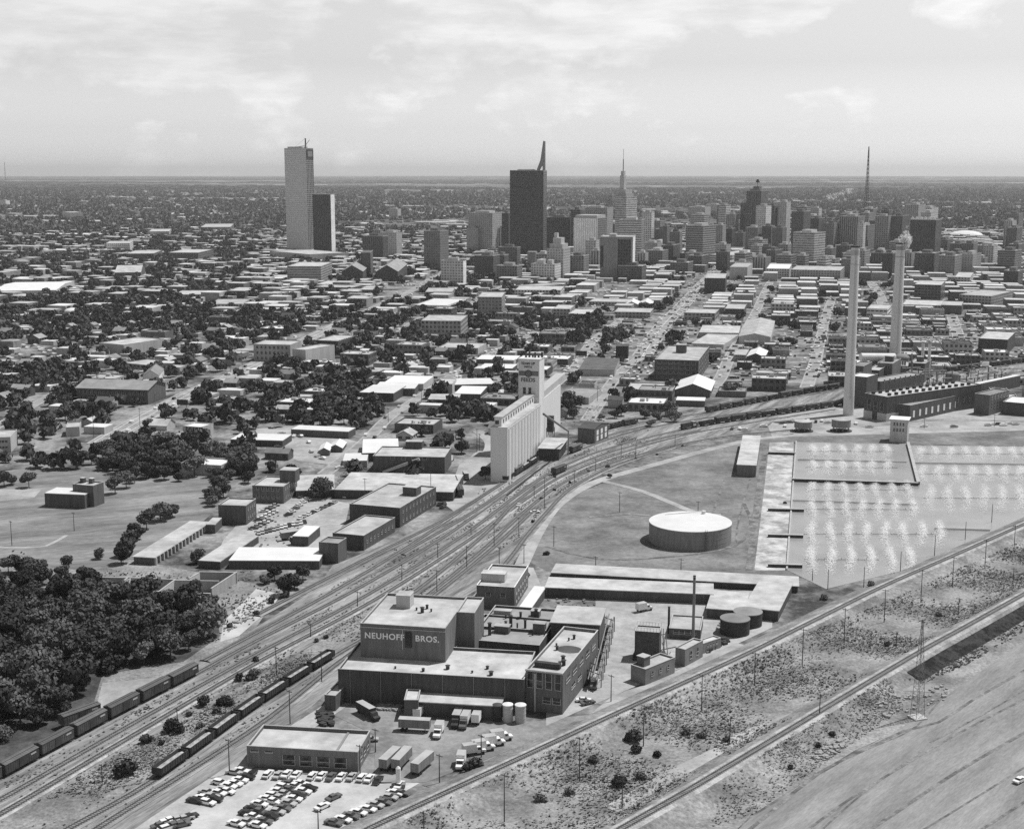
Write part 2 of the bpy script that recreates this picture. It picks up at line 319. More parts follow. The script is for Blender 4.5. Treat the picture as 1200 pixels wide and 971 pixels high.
zone('dirt_lot', [(296, 520), (300, 502), (345, 500), (410, 515), (440, 523), (395, 545), (350, 540)], M['dirt'], 0.047)

ZONES.append([(640, 560), (700, 492), (800, 470), (930, 455), (935, 512), (880, 520), (730, 562), (640, 610)])
zone('rubble_ground', [(258, 752), (262, 728), (285, 705), (300, 690), (330, 696), (318, 712), (280, 745)], M['lot'], .072)
zone('pale_clearing', [(120, 800), (200, 792), (222, 783), (228, 790), (170, 815), (120, 842), (108, 848)], M['dirt'], .072)
# smooth world curves through photo points
def curve(pxs, z=0.0, step=6.0):
    p = [Vector(P(x, y, z)) for x, y in pxs]; p = [2 * p[0] - p[1]] + p + [2 * p[-1] - p[-2]]; out = []
    for i in range(1, len(p) - 2):
        a, b, c, d = p[i - 1:i + 3]; n = max(2, int((c - b).length / step))
        for k in range(n):
            t = k / n; out.append(0.5 * ((2 * b) + (c - a) * t + (2 * a - 5 * b + 4 * c - d) * t * t + (3 * b - a - 3 * c + d) * t ** 3))
    out.append(p[-2]); return out
def walk(pts, s):
    for a, b in zip(pts, pts[1:]):
        l = (b - a).length
        if s <= l: return a + (b - a) * (s / l), math.atan2((b - a).y, (b - a).x)
        s -= l
    return pts[-1], math.atan2((pts[-1] - pts[-2]).y, (pts[-1] - pts[-2]).x)
def clen(pts): return sum((b - a).length for a, b in zip(pts, pts[1:]))
def strip(b, pts, prof, mi=0, vs=1.0):
    """sweep a cross section [(offset,z,mat)...] along pts"""
    nrm = []
    for i in range(len(pts)):
        d = (pts[min(i + 1, len(pts) - 1)] - pts[max(i - 1, 0)]).normalized(); nrm.append(Vector((-d.y, d.x)))
    s = 0.0
    for i in range(len(pts) - 1):
        l = (pts[i + 1] - pts[i]).length
        for (o0, z0, m0), (o1, z1, _) in zip(prof, prof[1:]):
            if m0 is None: continue
            q = [pts[i] + nrm[i] * -o0, pts[i] + nrm[i] * -o1, pts[i + 1] + nrm[i + 1] * -o1, pts[i + 1] + nrm[i + 1] * -o0]
            b.face([(q[0].x, q[0].y, z0), (q[1].x, q[1].y, z1), (q[2].x, q[2].y, z1), (q[3].x, q[3].y, z0)][::1], m0, [(0, s / vs), (1, s / vs), (1, (s + l) / vs), (0, (s + l) / vs)])
        s += l
STREETS = []
def street(pxs, w, z, m=None, name='road', walk_=True):
    w = w * (.8 if not m else 1)
    pts = curve(pxs, 0, 10); b = MB()
    prof = [(-w / 2, z, 0), (w / 2, z, 0)]
    if walk_: prof = [(-w / 2 - 1.3, z + .13, 1), (-w / 2, z + .13, 1), (-w / 2 + .01, z, 0), (w / 2 - .01, z, 1), (w / 2, z + .13, 1), (w / 2 + 1.3, z + .13, 1)]
    strip(b, pts, prof); STREETS.append((pts, w / 2 + 3)); return struct(b.obj(name, [m or M['street'], mat('sidewalk', .36, var=.25, scale=.2)]))
TR = {}
def track(key, pxs, z0=0.08, z=0.0, berm=None, sl=8.0):
    pts = curve(pxs, z, 7); TR[key] = (pts, z + z0 + 0.45); b = MB(); t = z + z0
    if berm: prof = [(-sl - 3, 0.02, 3), (-2.7, t, 0), (-2.0, t + .3, 0), (-1.3, t + .305, 1), (1.3, t + .305, 0), (2.0, t + .3, 0), (2.7, t, 3), (sl + 3, 0.02, 0)]
    else: prof = [(-2.3, t, 0), (-1.7, t + .22, 0), (-1.35, t + .225, 1), (1.35, t + .225, 0), (1.7, t + .22, 0), (2.3, t, 0)]
    strip(b, pts, prof, vs=0.9); zt = t + (.30 if berm else .22)
    for o in (-0.72, 0.72): strip(b, pts, [(o - .12, zt, 2), (o - .10, zt + .17, 2), (o + .10, zt + .17, 2), (o + .12, zt, 2)])
    return struct(b.obj('railway_track', [M['ballast'] if berm else M['gravel'], track_mat(), M['rail'], M['weeds']]))
track('a', [(-60, 946), (0, 913), (110, 853), (225, 793), (300, 752), (420, 690), (520, 630), (600, 573), (640, 545), (700, 520), (760, 502), (850, 487), (1000, 467), (1100, 450), (1210, 434)])
track('b', [(-60, 968), (0, 938), (150, 852), (300, 768), (430, 698), (540, 630), (610, 578), (650, 552), (710, 527), (800, 504), (900, 488), (1000, 473), (1100, 456), (1210, 440)], 0.10)
M['gravel_save'] = M['gravel']; M['gravel'] = M['ballast']
track('c', [(-60, 985), (0, 955), (150, 866), (300, 778), (440, 703), (550, 633), (618, 584), (660, 558), (720, 534), (800, 511), (880, 496), (980, 480)], 0.12)
M['gravel'] = M['gravel_save']
track('d', [(50, 990), (82, 971), (182, 914), (300, 829), (390, 771), (470, 722), (560, 650), (622, 594), (665, 564), (730, 539), (800, 520)], 0.14)
track('e', [(95, 985), (120, 968), (300, 853), (400, 775), (500, 705), (575, 645), (630, 594)], 0.16)
track('f', [(240, 775), (380, 700), (480, 640), (560, 586), (600, 560), (630, 540)], 0.18)
track('g', [(560, 700), (600, 652), (616, 630), (639, 603), (664, 577), (695, 558), (729, 543), (780, 527), (819, 517), (870, 510), (930, 504)], 0.20)
track('h', [(600, 560), (655, 528), (700, 508), (745, 497), (828, 484), (920, 466), (1000, 453), (1100, 438), (1210, 424)], 0.22)
track('A', [(380, 1000), (435, 971), (580, 903), (720, 838), (867, 771), (950, 730), (1037, 687), (1117, 652), (1200, 615), (1240, 598)], 0.1, 2.6, True, 7)
track('B', [(690, 996), (730, 971), (805, 928), (880, 883), (1067, 771), (1130, 736), (1200, 697), (1240, 675)], 0.1, 2.2, True, 6)

track('i', [(300, 722), (430, 655), (520, 610), (600, 560), (640, 537), (700, 515), (760, 499)], 0.24)
track('j', [(430, 733), (500, 684), (570, 625), (606, 588), (650, 558), (700, 536), (760, 518), (820, 505)], 0.26)
track('k', [(470, 650), (550, 604), (600, 570), (630, 548)], 0.28)
_b3 = MB(); _pts = [p for p in TR['B'][0] if PR(p.x, p.y)[0] > 1040]; strip(_b3, _pts, [(4.4, 1.95, 0), (9.6, 0.14, 0)]); struct(_b3.obj('dark_bank_strip', M['dark_bank_strip']))  # near-black strip laid down the near slope of the lower track's berm
street([(-30, 641), (40, 641.5), (60, 637), (78, 627)], 2, .10, M['dirt'], 'dirt_path', False); zone('play_court', [(-30, 590), (40, 583), (50, 572), (-30, 574)], M['dirt'], .05)
_av = [(118, 520), (134, 510), (180, 484), (226, 460), (268, 442), (300, 427), (345, 405), (400, 378)]; street(_av, 19, 0.10)
_pc = curve(_av, 0, 10)
for _o in (-5.4, 0, 5.4):
    _b4 = MB(); strip(_b4, _pc, [(_o - .28, .125, 0), (_o + .28, .125, 0)]); struct(_b4.obj('lane_marking', mat('road_paint', .62)))
for _key in ([(752, 418), (778, 380), (800, 358), (818, 338), (830, 326)],):
    _b4 = MB(); strip(_b4, curve(_key, 0, 10), [(-.3, .16, 0), (.3, .16, 0)]); struct(_b4.obj('lane_marking', mat('road_paint', .62)))
street([(-40, 525), (0, 498), (26, 483), (67, 460), (120, 440)], 7, 0.115)
street([(380, 556), (426, 519), (454, 491), (480, 473), (524, 444), (557, 424), (600, 403), (640, 384), (700, 360)], 8, 0.125)
street([(752, 418), (778, 380), (800, 358), (818, 338), (830, 326), (845, 312)], 20, 0.13)
street([(688, 493), (705, 468), (716, 450), (732, 432), (752, 418)], 9, 0.14)
street([(625, 478), (646, 455), (675, 429), (688, 408), (700, 395), (735, 370)], 9, 0.15)
street([(945, 455), (955, 425), (961, 400), (968, 370), (975, 350)], 10, 0.16)
street([(835, 455), (845, 442), (855, 419), (872, 390), (885, 367), (895, 345), (903, 330)], 10, 0.17)
street([(400, 378), (440, 360), (480, 342), (515, 322), (550, 312)], 12, 0.145)
street([(1010, 500), (1100, 492), (1210, 494)], 7, 0.155, walk_=False)
street([(460, 395), (500, 370), (560, 352), (590, 335)], 9, 0.165)
street([(1040, 372), (1030, 345), (1020, 330)], 14, 0.175)
street([(1125, 400), (1118, 378), (1112, 360)], 12, 0.178)
street([(560, 705), (520, 742), (400, 822), (290, 893), (160, 982), (140, 1000)], 7, 0.1, M['dirt'], 'gravel_road', False)
street([(610, 665), (632, 620), (655, 590), (695, 566), (754, 548), (868, 518), (940, 509)], 6, 0.11, M['dirt'], 'dirt_road', False)
street([(700, 562), (754, 576), (814, 600), (845, 603)], 4, 0.12, M['dirt'], 'dirt_path', False)
street([(690, 850), (725, 818), (760, 806), (800, 788), (870, 755)], 5, 0.12, M['dirt'], 'yard_path', False)
street([(540, 590), (548, 565), (566, 540), (575, 520), (560, 505)], 7, 0.13, M['dirt'], 'yard_road', False)
street([(850, 872), (960, 830), (1040, 806), (1100, 808)], 6, 0.12, M['dirt'], 'dirt_path', False)
street([(720, 950), (800, 905), (850, 880)], 7, 0.13, M['dirt'], 'dirt_path', False)

M['rut'] = ground_mat('worn_rut', (0.10, 0.26), (0.12, 0.8), (0.4, 0.6), speck=0.4)
for k, (pl, w_) in enumerate([([(862, 985), (905, 950), (960, 905), (1010, 880), (1060, 856), (1100, 846), (1140, 820), (1210, 780)], 1.6), ([(930, 985), (990, 940), (1070, 890), (1140, 850), (1215, 812)], 1.2), ([(1000, 985), (1060, 945), (1120, 905), (1215, 850)], 1.6), ([(1060, 985), (1110, 955), (1215, 890)], .9), ([(960, 975), (1010, 930), (1080, 880)], .8), ([(1000, 884), (1040, 868), (1075, 850), (1110, 810)], .8), ([(1130, 985), (1215, 930)], 1.2), ([(1090, 870), (1150, 838), (1215, 800)], .8)]):
    street(pl, w_ * .7, .09 + .004 * k, M['rut'], 'wheel_rut', False)
for k, (pl, w_) in enumerate([([(850, 560), (843, 580), (835, 602)], 1.2), ([(898, 520), (890, 570), (878, 668)], 3), ([(893, 516), (868, 600), (862, 640)], .8), ([(640, 640), (700, 655), (790, 652), (860, 640), (880, 615), (872, 590)], 1.6), ([(690, 606), (740, 602), (770, 606)], 3)]):
    street(pl, w_, .13 + .004 * k, M['rut'], 'drain_line', False)
# ------------------------------------------------------------------ buildings
OCC = []     # occupied circles/boxes: (cx, cy, ux, uy, hw, hd)
def occupy(cx, cy, rz, w, d, pad=3): OCC.append((cx, cy, math.cos(rz), math.sin(rz), w / 2 + pad, d / 2 + pad))
def is_free(x, y, r, streets=True):
    for cx, cy, c, s, hw, hd in OCC:
        dx, dy = x - cx, y - cy
        if abs(dx) > hw + hd + r or abs(dy) > hw + hd + r: continue
        if abs(dx * c + dy * s) < hw + r and abs(-dx * s + dy * c) < hd + r: return False
    return True
SEG = []
def prep_segments():
    for pts, w in STREETS:
        for a, b in zip(pts, pts[1:]): SEG.append((a.x, a.y, b.x, b.y, w))
def street_free(x, y, r):
    for ax, ay, bx, by, w in SEG:
        if abs(x - ax) > 60 and abs(x - bx) > 60: continue
        dx, dy = bx - ax, by - ay; t = max(0, min(1, ((x - ax) * dx + (y - ay) * dy) / (dx * dx + dy * dy + 1e-9)))
        if math.hypot(x - ax - dx * t, y - ay - dy * t) < w + r: return False
    return True
def block_mesh(w, d, z0, z1, wallm, du=4.0, dv=3.8, top=True):
    b = MB(); b.box(-w / 2, -d / 2, z0, w / 2, d / 2, z1, 0, du, dv, top=None if top else False); return b
WIN = {}
def window_mesh(ww, wh):
    k = (round(ww, 2), round(wh, 2))
    if k not in WIN:
        b = MB(); b.box(-ww / 2, -.06, -wh / 2, ww / 2, .02, wh / 2, 0)
        for x in (-ww / 2, ww / 2 - .12): b.box(x, -.14, -wh / 2, x + .12, -.062, wh / 2, 1)
        b.box(-ww / 2 + .122, -.14, -wh / 2, ww / 2 - .122, -.062, -wh / 2 + .14, 1); b.box(-ww / 2 + .122, -.13, -.05, ww / 2 - .122, -.062, .05, 1)
        WIN[k] = b.mesh('window', [M['glass'], M['frame']])
    return WIN[k]
def windows(root, w, d, side, xs, zs, ww, wh):
    """one object per window on the front (f), right (r) or left (l) wall"""
    for x in xs:
        for z in zs:
            o = link('window', window_mesh(ww, wh), root)
            if side == 'f': o.location = (x, -d / 2 - .01, z)
            elif side == 'r': o.location = (w / 2 + .01, x, z); o.rotation_euler = (0, 0, R(90))
            else: o.location = (-w / 2 - .01, x, z); o.rotation_euler = (0, 0, R(-90))
def spread(n, span, m=1.5): return [(-span / 2 + m) + (span - 2 * m) * (i + .5) / n for i in range(n)]
def rect3(A, B, C, z):
    a, b, c = (Vector(P(*q, z)) for q in (A, B, C)); 
    if (b - a).length >= (c - b).length:
        u = (b - a).normalized(); v = Vector((-u.y, u.x)); w = (b - a).length; d = (c - b).dot(v)
    else:
        v = (c - b).normalized(); u = Vector((v.y, -v.x)); d = (c - b).length; w = (b - a).dot(u)
    d = max(d, 2.0); w = max(w, 2.0); ctr = b - u * (w / 2) + v * (d / 2)
    return ctr, math.atan2(u.y, u.x), w, d
def bld(A, B, C, yb=None, zt=None, zb=0.0, desc='low flat-roofed building', name='industrial_building', cat='building', wall='brick', roof='roof_l', par=0.5, f=None, r=None, huts=(), gable=None, fac=None, over=0.0, root=None, parpet_m='trim', exact=False):
    """A,B,C: photo points of the front-left, near and back-right corners of the ROOF; yb: photo row of the foot of the near corner"""
    if zt is None: zt = hgt(B[0], B[1], yb)
    ctr, rz, w, d = rect3(A, B, C, zt)
    own = root is None
    if own: root = empty(name, (ctr.x, ctr.y, 0), rz); off = Vector((0, 0))
    wm_ = fac or M[wall]
    holder = root
    if not own:   # a wing of an existing thing
        holder = None
    h = zt
    g = gable or 0
    b = block_mesh(w, d, zb, h - (0 if g else 0.0), wm_, top=False)
    if g:
        for s in (-1, 1):
            if g > 0: b.face([(s * w / 2, -d / 2 * s, h), (s * w / 2, d / 2 * s, h), (s * w / 2, 0, h + g)][::1], 0)
            else: b.face([(w / 2 * s, d / 2 * s, h), (-w / 2 * s, d / 2 * s, h), (0, d / 2 * s, h - g)], 0)
    wo_ = b.obj('wall' if own else 'wing', wm_, holder if own else root)
    b = MB(); o = over
    if g > 0:
        for s in (-1, 1):
            e = d / 2 + o + .3; dz = g * (o + .3) / (d / 2)
            q = [(-w / 2 - o - .2, s * e, h - dz), (w / 2 + o + .2, s * e, h - dz), (w / 2 + o + .2, 0, h + g), (-w / 2 - o - .2, 0, h + g)]
            b.face(q); b.face([(x, y, z + .2) for x, y, z in q])
            b.face([q[0], q[1], (q[1][0], q[1][1], q[1][2] + .2), (q[0][0], q[0][1], q[0][2] + .2)])
    elif g < 0:
        for s in (-1, 1):
            e = w / 2 + o + .3; dz = -g * (o + .3) / (w / 2)
            q = [(s * e, -d / 2 - o - .2, h - dz), (s * e, d / 2 + o + .2, h - dz), (0, d / 2 + o + .2, h - g), (0, -d / 2 - o - .2, h - g)]
            b.face(q); b.face([(x, y, z + .2) for x, y, z in q])
            b.face([q[0], q[1], (q[1][0], q[1][1], q[1][2] + .2), (q[0][0], q[0][1], q[0][2] + .2)])
    elif par > 0:
        b.box(-w / 2 + .3, -d / 2 + .3, h - par - .1, w / 2 - .3, d / 2 - .3, h - par + .0)
    else:
        b.box(-w / 2 - o, -d / 2 - o, h, w / 2 + o, d / 2 + o, h + .3)
    ro = b.obj('roof', M[roof], wo_ if not own else root)
    kids = [wo_]
    if par > 0 and not g:
        b = MB(); t = .32
        b.box(-w / 2 - .06, -d / 2 - .06, h, w / 2 + .06, -d / 2 + t, h + .12); b.box(-w / 2 - .06, d / 2 - t, h, w / 2 + .06, d / 2 + .06, h + .12)
        b.box(-w / 2 - .06, -d / 2 + t + .003, h, -w / 2 + t, d / 2 - t - .003, h + .12); b.box(w / 2 - t, -d / 2 + t + .003, h, w / 2 + .06, d / 2 - t - .003, h + .12)
        for (x0, y0, x1, y1) in ((-w / 2, -d / 2, w / 2, -d / 2 + .29), (-w / 2, d / 2 - .29, w / 2, d / 2), (-w / 2, -d / 2 + .29, -w / 2 + .29, d / 2 - .29), (w / 2 - .29, -d / 2 + .29, w / 2, d / 2 - .29)):
            b.box(x0 + .003, y0 + .003, h - par, x1 - .003, y1 - .003, h - .003, 1)
        b.obj('parapet', [M[parpet_m], wm_ if not fac else M['stucco']], wo_ if not own else root)
    tgt = wo_ if not own else root
    rh = h - (par if par > 0 else 0)
    for hx, hy, hw_, hd_, hh, hm in huts:
        b = MB(); b.box(-hw_ / 2, -hd_ / 2, 0, hw_ / 2, hd_ / 2, hh, 0, 3, 3); b.box(-hw_ / 2 - .15, -hd_ / 2 - .15, hh + .003, hw_ / 2 + .15, hd_ / 2 + .15, hh + .2, 1)
        q = b.obj('roof_hut', [M[hm], M['roof_l']], tgt); q.location = (hx * w / 2, hy * d / 2, rh + .003)
    if f: windows(tgt, w, d, 'f', spread(f[0], w, f[4] if len(f) > 4 else 1.5), f[1], f[2], f[3])
    if r: windows(tgt, w, d, 'r', spread(r[0], d, r[4] if len(r) > 4 else 1.5), r[1], r[2], r[3])
    if own:
        tag(root, desc, cat, None, exact); occupy(ctr.x, ctr.y, rz, w, d)
        root['w'] = w; root['d'] = d; root['h'] = h
        return root
    # place wing relative to root
    inv = Matrix.Rotation(-root.rotation_euler.z, 2); dlt = inv @ (ctr - Vector(root.location[:2]))
    wo_.location = (dlt.x, dlt.y, 0); wo_.rotation_euler = (0, 0, rz - root.rotation_euler.z); occupy(ctr.x, ctr.y, rz, w, d)
    wo_['w'] = w; wo_['d'] = d
    return wo_
def text(body, size, name, m, parent, loc, rot, ext=0.08, bold=0.0, spacing=1.0):
    c = bpy.data.curves.new('lettering', 'FONT'); c.body = body; c.size = size; c.extrude = ext; c.offset = bold; c.align_x = 'CENTER'; c.align_y = 'CENTER'; c.space_character = spacing
    t = bpy.data.objects.new('tmp', c); COL.objects.link(t); dg = bpy.context.evaluated_depsgraph_get(); me = bpy.data.meshes.new_from_object(t.evaluated_get(dg)); bpy.data.objects.remove(t)
    me.materials.clear(); me.materials.append(m); o = link(name, me, parent); o.location = loc; o.rotation_euler = rot; return o
# ================================================================== the packing plant with the lettering
pod = bld((396, 783.5), (614, 796), (640, 764), 836, desc='sprawling dark brick packing plant with rooftop lettering block', name='packing_plant', cat='factory', wall='brick', par=0.8)
ZP = pod['h']
up = bld((420.5, 731.7), (521.7, 736), (547, 700), zt=ZP + 10.2, zb=ZP - 1.0, root=pod, wall='brickm', par=0.7, huts=[(-.35, .35, 4.6, 5, 4.2, 'stucco')], desc='')
up.name = 'upper_block'; UW, UD = up['w'], up['d']
zc = ZP + 6.4
text('NEUHOFF', 2.65, 'lettering', M['lead'], up, (-UW * .215, -UD / 2 - .12, zc), (R(90), 0, 0), .06, .07, 1.12)
text('BROS.', 2.65, 'lettering', M['lead'], up, (UW * .29, -UD / 2 - .12, zc), (R(90), 0, 0), .06, .07, 1.12)
b = MB(); b.box(-1.1, -.2, 0, 1.1, 0, 5.2, 0); b.box(-.9, -.26, .2, .9, -.203, 5.0, 1); q = b.obj('door', [M['steel'], M['glass']], up); q.location = (UW * .07, -UD / 2 - .01, ZP + 3.2)
b = MB(); b.box(-UW / 2 - .05, -.16, 0, UW / 2 + .05, 0, .22); b.box(-.12, -.2, -6.5, .12, -.003, -.003); q = b.obj('cornice', M['trim'], up); q.location = (0, -UD / 2 - .01, ZP + 9.0)
bk = bld((535, 717), (556, 718), (567, 700), zt=ZP + 10.16, zb=ZP - 6.0, root=pod, wall='brickm', par=0.6); bk.name = 'rear_block'
cb = bld((614, 786), (659.5, 789), (701, 738), 837, desc='dark corner building with tall windows at the packing plant', name='factory_building', cat='factory', wall='brickm', par=0.9, r=(5, (11.2 * .84, ), 4.6, 2.3, 2.0), parpet_m='concrete')
CW, CD, CH = cb['w'], cb['d'], cb['h']
for k in range(4):
    o = link('window', window_mesh(CW / 4 - .9, CH * .38), cb); o.location = (-CW / 2 + (k + .5) * CW / 4, -CD / 2 - .01, CH * .76)
for k in range(2):
    o = link('window', window_mesh(CW / 4 - .3, CH * .16), cb); o.location = (CW * (.08 + .26 * k), -CD / 2 - .01, CH * .30)
for k in range(2):
    o = link('window', window_mesh(CD / 9, 1.6), cb); o.location = (CW / 2 + .01, -CD * (.22 - .17 * k), CH * .38); o.rotation_euler = (0, 0, R(90))
b = MB(); b.box(-CW / 2 - .1, -.22, 0, CW / 2 + .1, 0, .35); q = b.obj('cornice', M['trim'], cb); q.location = (0, -CD / 2 - .01, CH * .97)
b = MB(); b.box(-.25, -.3, 0, .25, 0, CH * .93); q = b.obj('pilaster', M['trim'], cb); q.location = (-CW * .24, -CD / 2 - .012, 0)
b = MB(); b.cyl(0, 0, 0, 0.02, 3.4, n=20); q = b.obj('puddle_stain', M['roof_d'], cb); q.location = (CW * .1, CD * .06, CH - .88); q.scale = (1.2, 1, 1)
b = MB(); b.box(-4, -.9, 0, 4, .9, 1.6); q = b.obj('skylight', [M['steel']], cb); q.location = (-CW * .05, -CD * .36, CH - .88)
def vents(root, spots, h, hh=1.6):
    for k, (x, y) in enumerate(spots):
        b = MB(); r = .28 + .15 * (k % 3); b.cyl(0, 0, 0, hh * (.6 + .35 * (k % 3)), r, n=10); b.cyl(0, 0, hh * (.6 + .35 * (k % 3)) + .02, hh * (.6 + .35 * (k % 3)) + .25, r * 1.5, r * .6, n=10)
        q = b.obj('vent', M['steel'], root); q.location = (x, y, h)
vents(cb, [(-CW * .3, CD * .1), (-CW * .2, CD * .02), (CW * .2, -CD * .2), (-CW * .1, CD * .25), (0, CD * .3), (CW * .3, -CD * .28)], CH - .9, 1.3)
vents(up, [(0, 2), (3, 4), (2.4, 0), (5, 1.5)], ZP + 9.4, 1.4)
vents(pod, [(-12, -7), (-3, -8), (4, -5), (12, -7), (16, -3), (18, -8)], ZP - .8, .9)
for _k in range(6):
    b = MB(); b.tube((0, 0, 0), (0, 0, ZP - .2), .12, 6); q = b.obj('downpipe', M['steelm'], pod); q.location = (-pod['w'] / 2 + pod['w'] * (_k + .4) / 6, -pod['d'] / 2 - .2, 0)
cm = bld((540, 752), (632, 756), (652, 726), zt=ZP - 1.6, desc='grey-roofed middle wing of the packing plant crowded with vent stacks', name='factory_building', cat='factory', wall='brick', roof='roof_g', par=0.8, huts=[(-.2, -.1, 5, 3, 2.4, 'brickm'), (.75, .1, 4, 3, 3.4, 'brickm')])
vents(cm, [(-4, 2), (-2, 1), (-1, 4), (1.5, 3), (4, 4), (-6, -5), (8, -2)], cm['h'] - .8, 3.2)
cn = bld((560, 736), (640, 739), (655, 714), zt=ZP - 1.5, desc='low grey roof with duct boxes behind the plant lettering', name='factory_building', cat='factory', wall='brick', roof='roof_g', par=0.7, huts=[(-.6, .3, 6, 2.5, 1.8, 'stucco'), (.4, .4, 3, 3, 2.2, 'brickm')])
vents(cn, [(-5, 0), (0, 1), (5, 3)], cn['h'] - .7, 2.4)
bld((645, 731), (702.5, 732.5), (709, 713), zt=ZP + 1.8, desc='light slab-roofed wing on the east end of the packing plant', name='factory_building', cat='factory', wall='brick', par=0.0, over=.4)
bld((608, 712), (622, 714), (640, 688), 725, desc='narrow white roof beside the plant office', name='industrial_shed', cat='shed', wall='brick', roof='roof_w', par=0)
of = bld((558, 686), (603, 688), (619, 663), 714, desc='pale two-storey plant office with ribbon windows', name='office_building', cat='office', wall='brickm', par=0.7, r=(6, (2.3, 5.4), 2.6, 1.3), f=(2, (5.2,), 2.0, 1.6), huts=[(-.35, -.3, 9, 5, 3.0, 'stucco')], parpet_m='white')
bld((474, 818), (490, 820), (493, 807), 843, desc='small flat annex at the left end of the loading dock', name='loading_dock', cat='building', wall='brickm', par=.4)
bld((491, 821), (583, 826), (597, 811), 843.5, desc='low light-roofed loading dock in front of the packing plant', name='loading_dock', cat='building', wall='brick', par=0.0, over=1.2)
bld((381, 813), (393, 815), (407, 801), 833, desc='small boxy brick hut at the left corner of the truck yard', name='brick_hut', cat='hut', wall='brickm', par=.4)
wh = bld((289, 873.5), (419, 881), (437.5, 856), 905, desc='long low warehouse with light parapet roof above the parking lot', name='warehouse', cat='warehouse', wall='brickm', par=0.9)
WW, WD, WH_ = wh['w'], wh['d'], wh['h']
for k in range(4):
    o = link('window', window_mesh(WW * .115, WH_ * .5), wh); o.location = (-WW / 2 + WW * (.38 + .155 * k), -WD / 2 - .01, WH_ * .42)
for k in range(2):
    o = link('window', window_mesh(WW * .075, .6), wh); o.location = (-WW / 2 + WW * (.07 + .13 * k), -WD / 2 - .01, WH_ * .76)
for k in range(3):
    o = link('window', window_mesh(WD * .16, WH_ * .42), wh); o.location = (WW / 2 + .01, WD * (-.25 + .26 * k), WH_ * .5); o.rotation_euler = (0, 0, R(90))
b = MB(); b.box(-.3, -WD / 2 + .4, 0, .3, WD / 2 - .4, .35); q = b.obj('roof_joint', M['roof_g'], wh); q.location = (WW * .3, 0, WH_ - .9)
# sheds behind
bld((647, 671), (935, 687), (938, 676.5), 694, desc='very long narrow shed roof behind the packing plant', name='stock_shed', cat='shed', wall='brick', par=0.0, over=.5)
bld((641, 688), (834, 696), (839, 685), 707.5, desc='long open-fronted shed facing the concrete yard', name='stock_shed', cat='shed', wall='brick', par=0.0, over=.8)
bld((829, 712), (872, 716), (877, 695), 727, desc='light-roofed shed beside the two dark tanks', name='stock_shed', cat='shed', wall='brick', par=0.0, over=.4)
bld((873, 711), (912, 716), (928, 684), 728, desc='big pale roofed shed at the foot of the railway bank', name='stock_shed', cat='shed', wall='brick', par=0.0, over=.4)
bld((784, 736), (821, 738), (824, 722), 750, desc='boiler house with a row of windows behind the slim chimney', name='boiler_house', cat='building', wall='brickm', par=.4, f=(4, (2.4,), 2.0, 1.3))
bld((738, 779), (756.5, 784), (791, 770), 803, desc='wedge-ended wall building with three dark openings along the track', name='brick_building', cat='building', wall='greywall', par=.5, r=(3, (3.0,), 1.3, 1.5), huts=[(-.3, -.5, 3, 3, 3, 'brickm')])
bld((790, 759), (803, 761), (824, 750), 781, desc='two-storey narrow block beside the railway bank', name='brick_building', cat='building', wall='greywall', par=.4, r=(2, (3.0,), 1.6, 2.6))
bld((812, 752), (824, 754), (845, 747), 766, desc='small row of rooms at the right end of the bank-side buildings', name='brick_building', cat='building', wall='greywall', par=.3, r=(4, (2.2,), 1.1, .9))
# pipe rack along the east wall of the plant
q = empty('pipe_rack', (*P(694, 800), 0), R(-20)); b = MB(); _p = [Vector(P(689, 808)), Vector(P(708, 735))]; _o = Vector(P(694, 800)); _i = Matrix.Rotation(R(20), 2)
_l = [(_i @ (v - _o)) for v in _p]
for k in range(5): b.tube((_l[0].x + k * .9, _l[0].y, 3.5 + (k % 3) * .9), (_l[1].x + k * .9, _l[1].y, 3.5 + (k % 3) * .9), .22 + .1 * (k % 2), 6)
b.obj('pipe', M['steelm'], q); b = MB()
for k in range(9):
    v = _l[0].lerp(_l[1], (k + .5) / 9)
    for dx in (-.6, 4): b.tube((v.x + dx, v.y, 0), (v.x + dx, v.y, 5.5), .16, 5)
    b.tube((v.x - .6, v.y, 5.4), (v.x + 4, v.y, 4), .15, 5)
    if k % 2: b.box(v.x, v.y - 1.2, 1.0, v.x + 2.6, v.y + 1.0, 4.0)
b.obj('support_frame', M['steel'], q); tag(q, 'cluttered pipe rack along the right side of the packing plant', 'pipes')
# cooling tower
ct = bld((744, 739), (773, 741), (776, 734), 775, desc='tall dark slatted cooling tower with rooftop railings in the plant yard', name='cooling_tower', cat='cooling tower', wall='rust', roof='roof_l', par=.3)
b = MB(); w_, d_, h_ = ct['w'], ct['d'], ct['h']
for k in range(9):
    x = -w_ / 2 + w_ * k / 8
    for y in (-d_ / 2, d_ / 2): b.tube((x, y, h_), (x, y, h_ + 1.3), .07, 4)
for y in (-d_ / 2, d_ / 2): b.tube((-w_ / 2, y, h_ + 1.3), (w_ / 2, y, h_ + 1.3), .07, 4)
b.obj('railing', M['frame'], ct)
b = MB(); b.box(-w_ / 2 - .6, -d_ / 2 - .6, 0, w_ / 2 + .6, d_ / 2 + .6, h_ * .14); b.obj('base', M['steel'], ct)
b = MB()
for k in range(7): b.tube((w_ / 2 + .8 + (k % 3) * .8, -d_ / 3 + k * .9, 0), (w_ / 2 + .6 + (k % 2) * .8, -d_ / 3 + k * .9, h_ * (.4 + .09 * k)), .16, 5)
b.obj('pipework', M['frame'], ct)

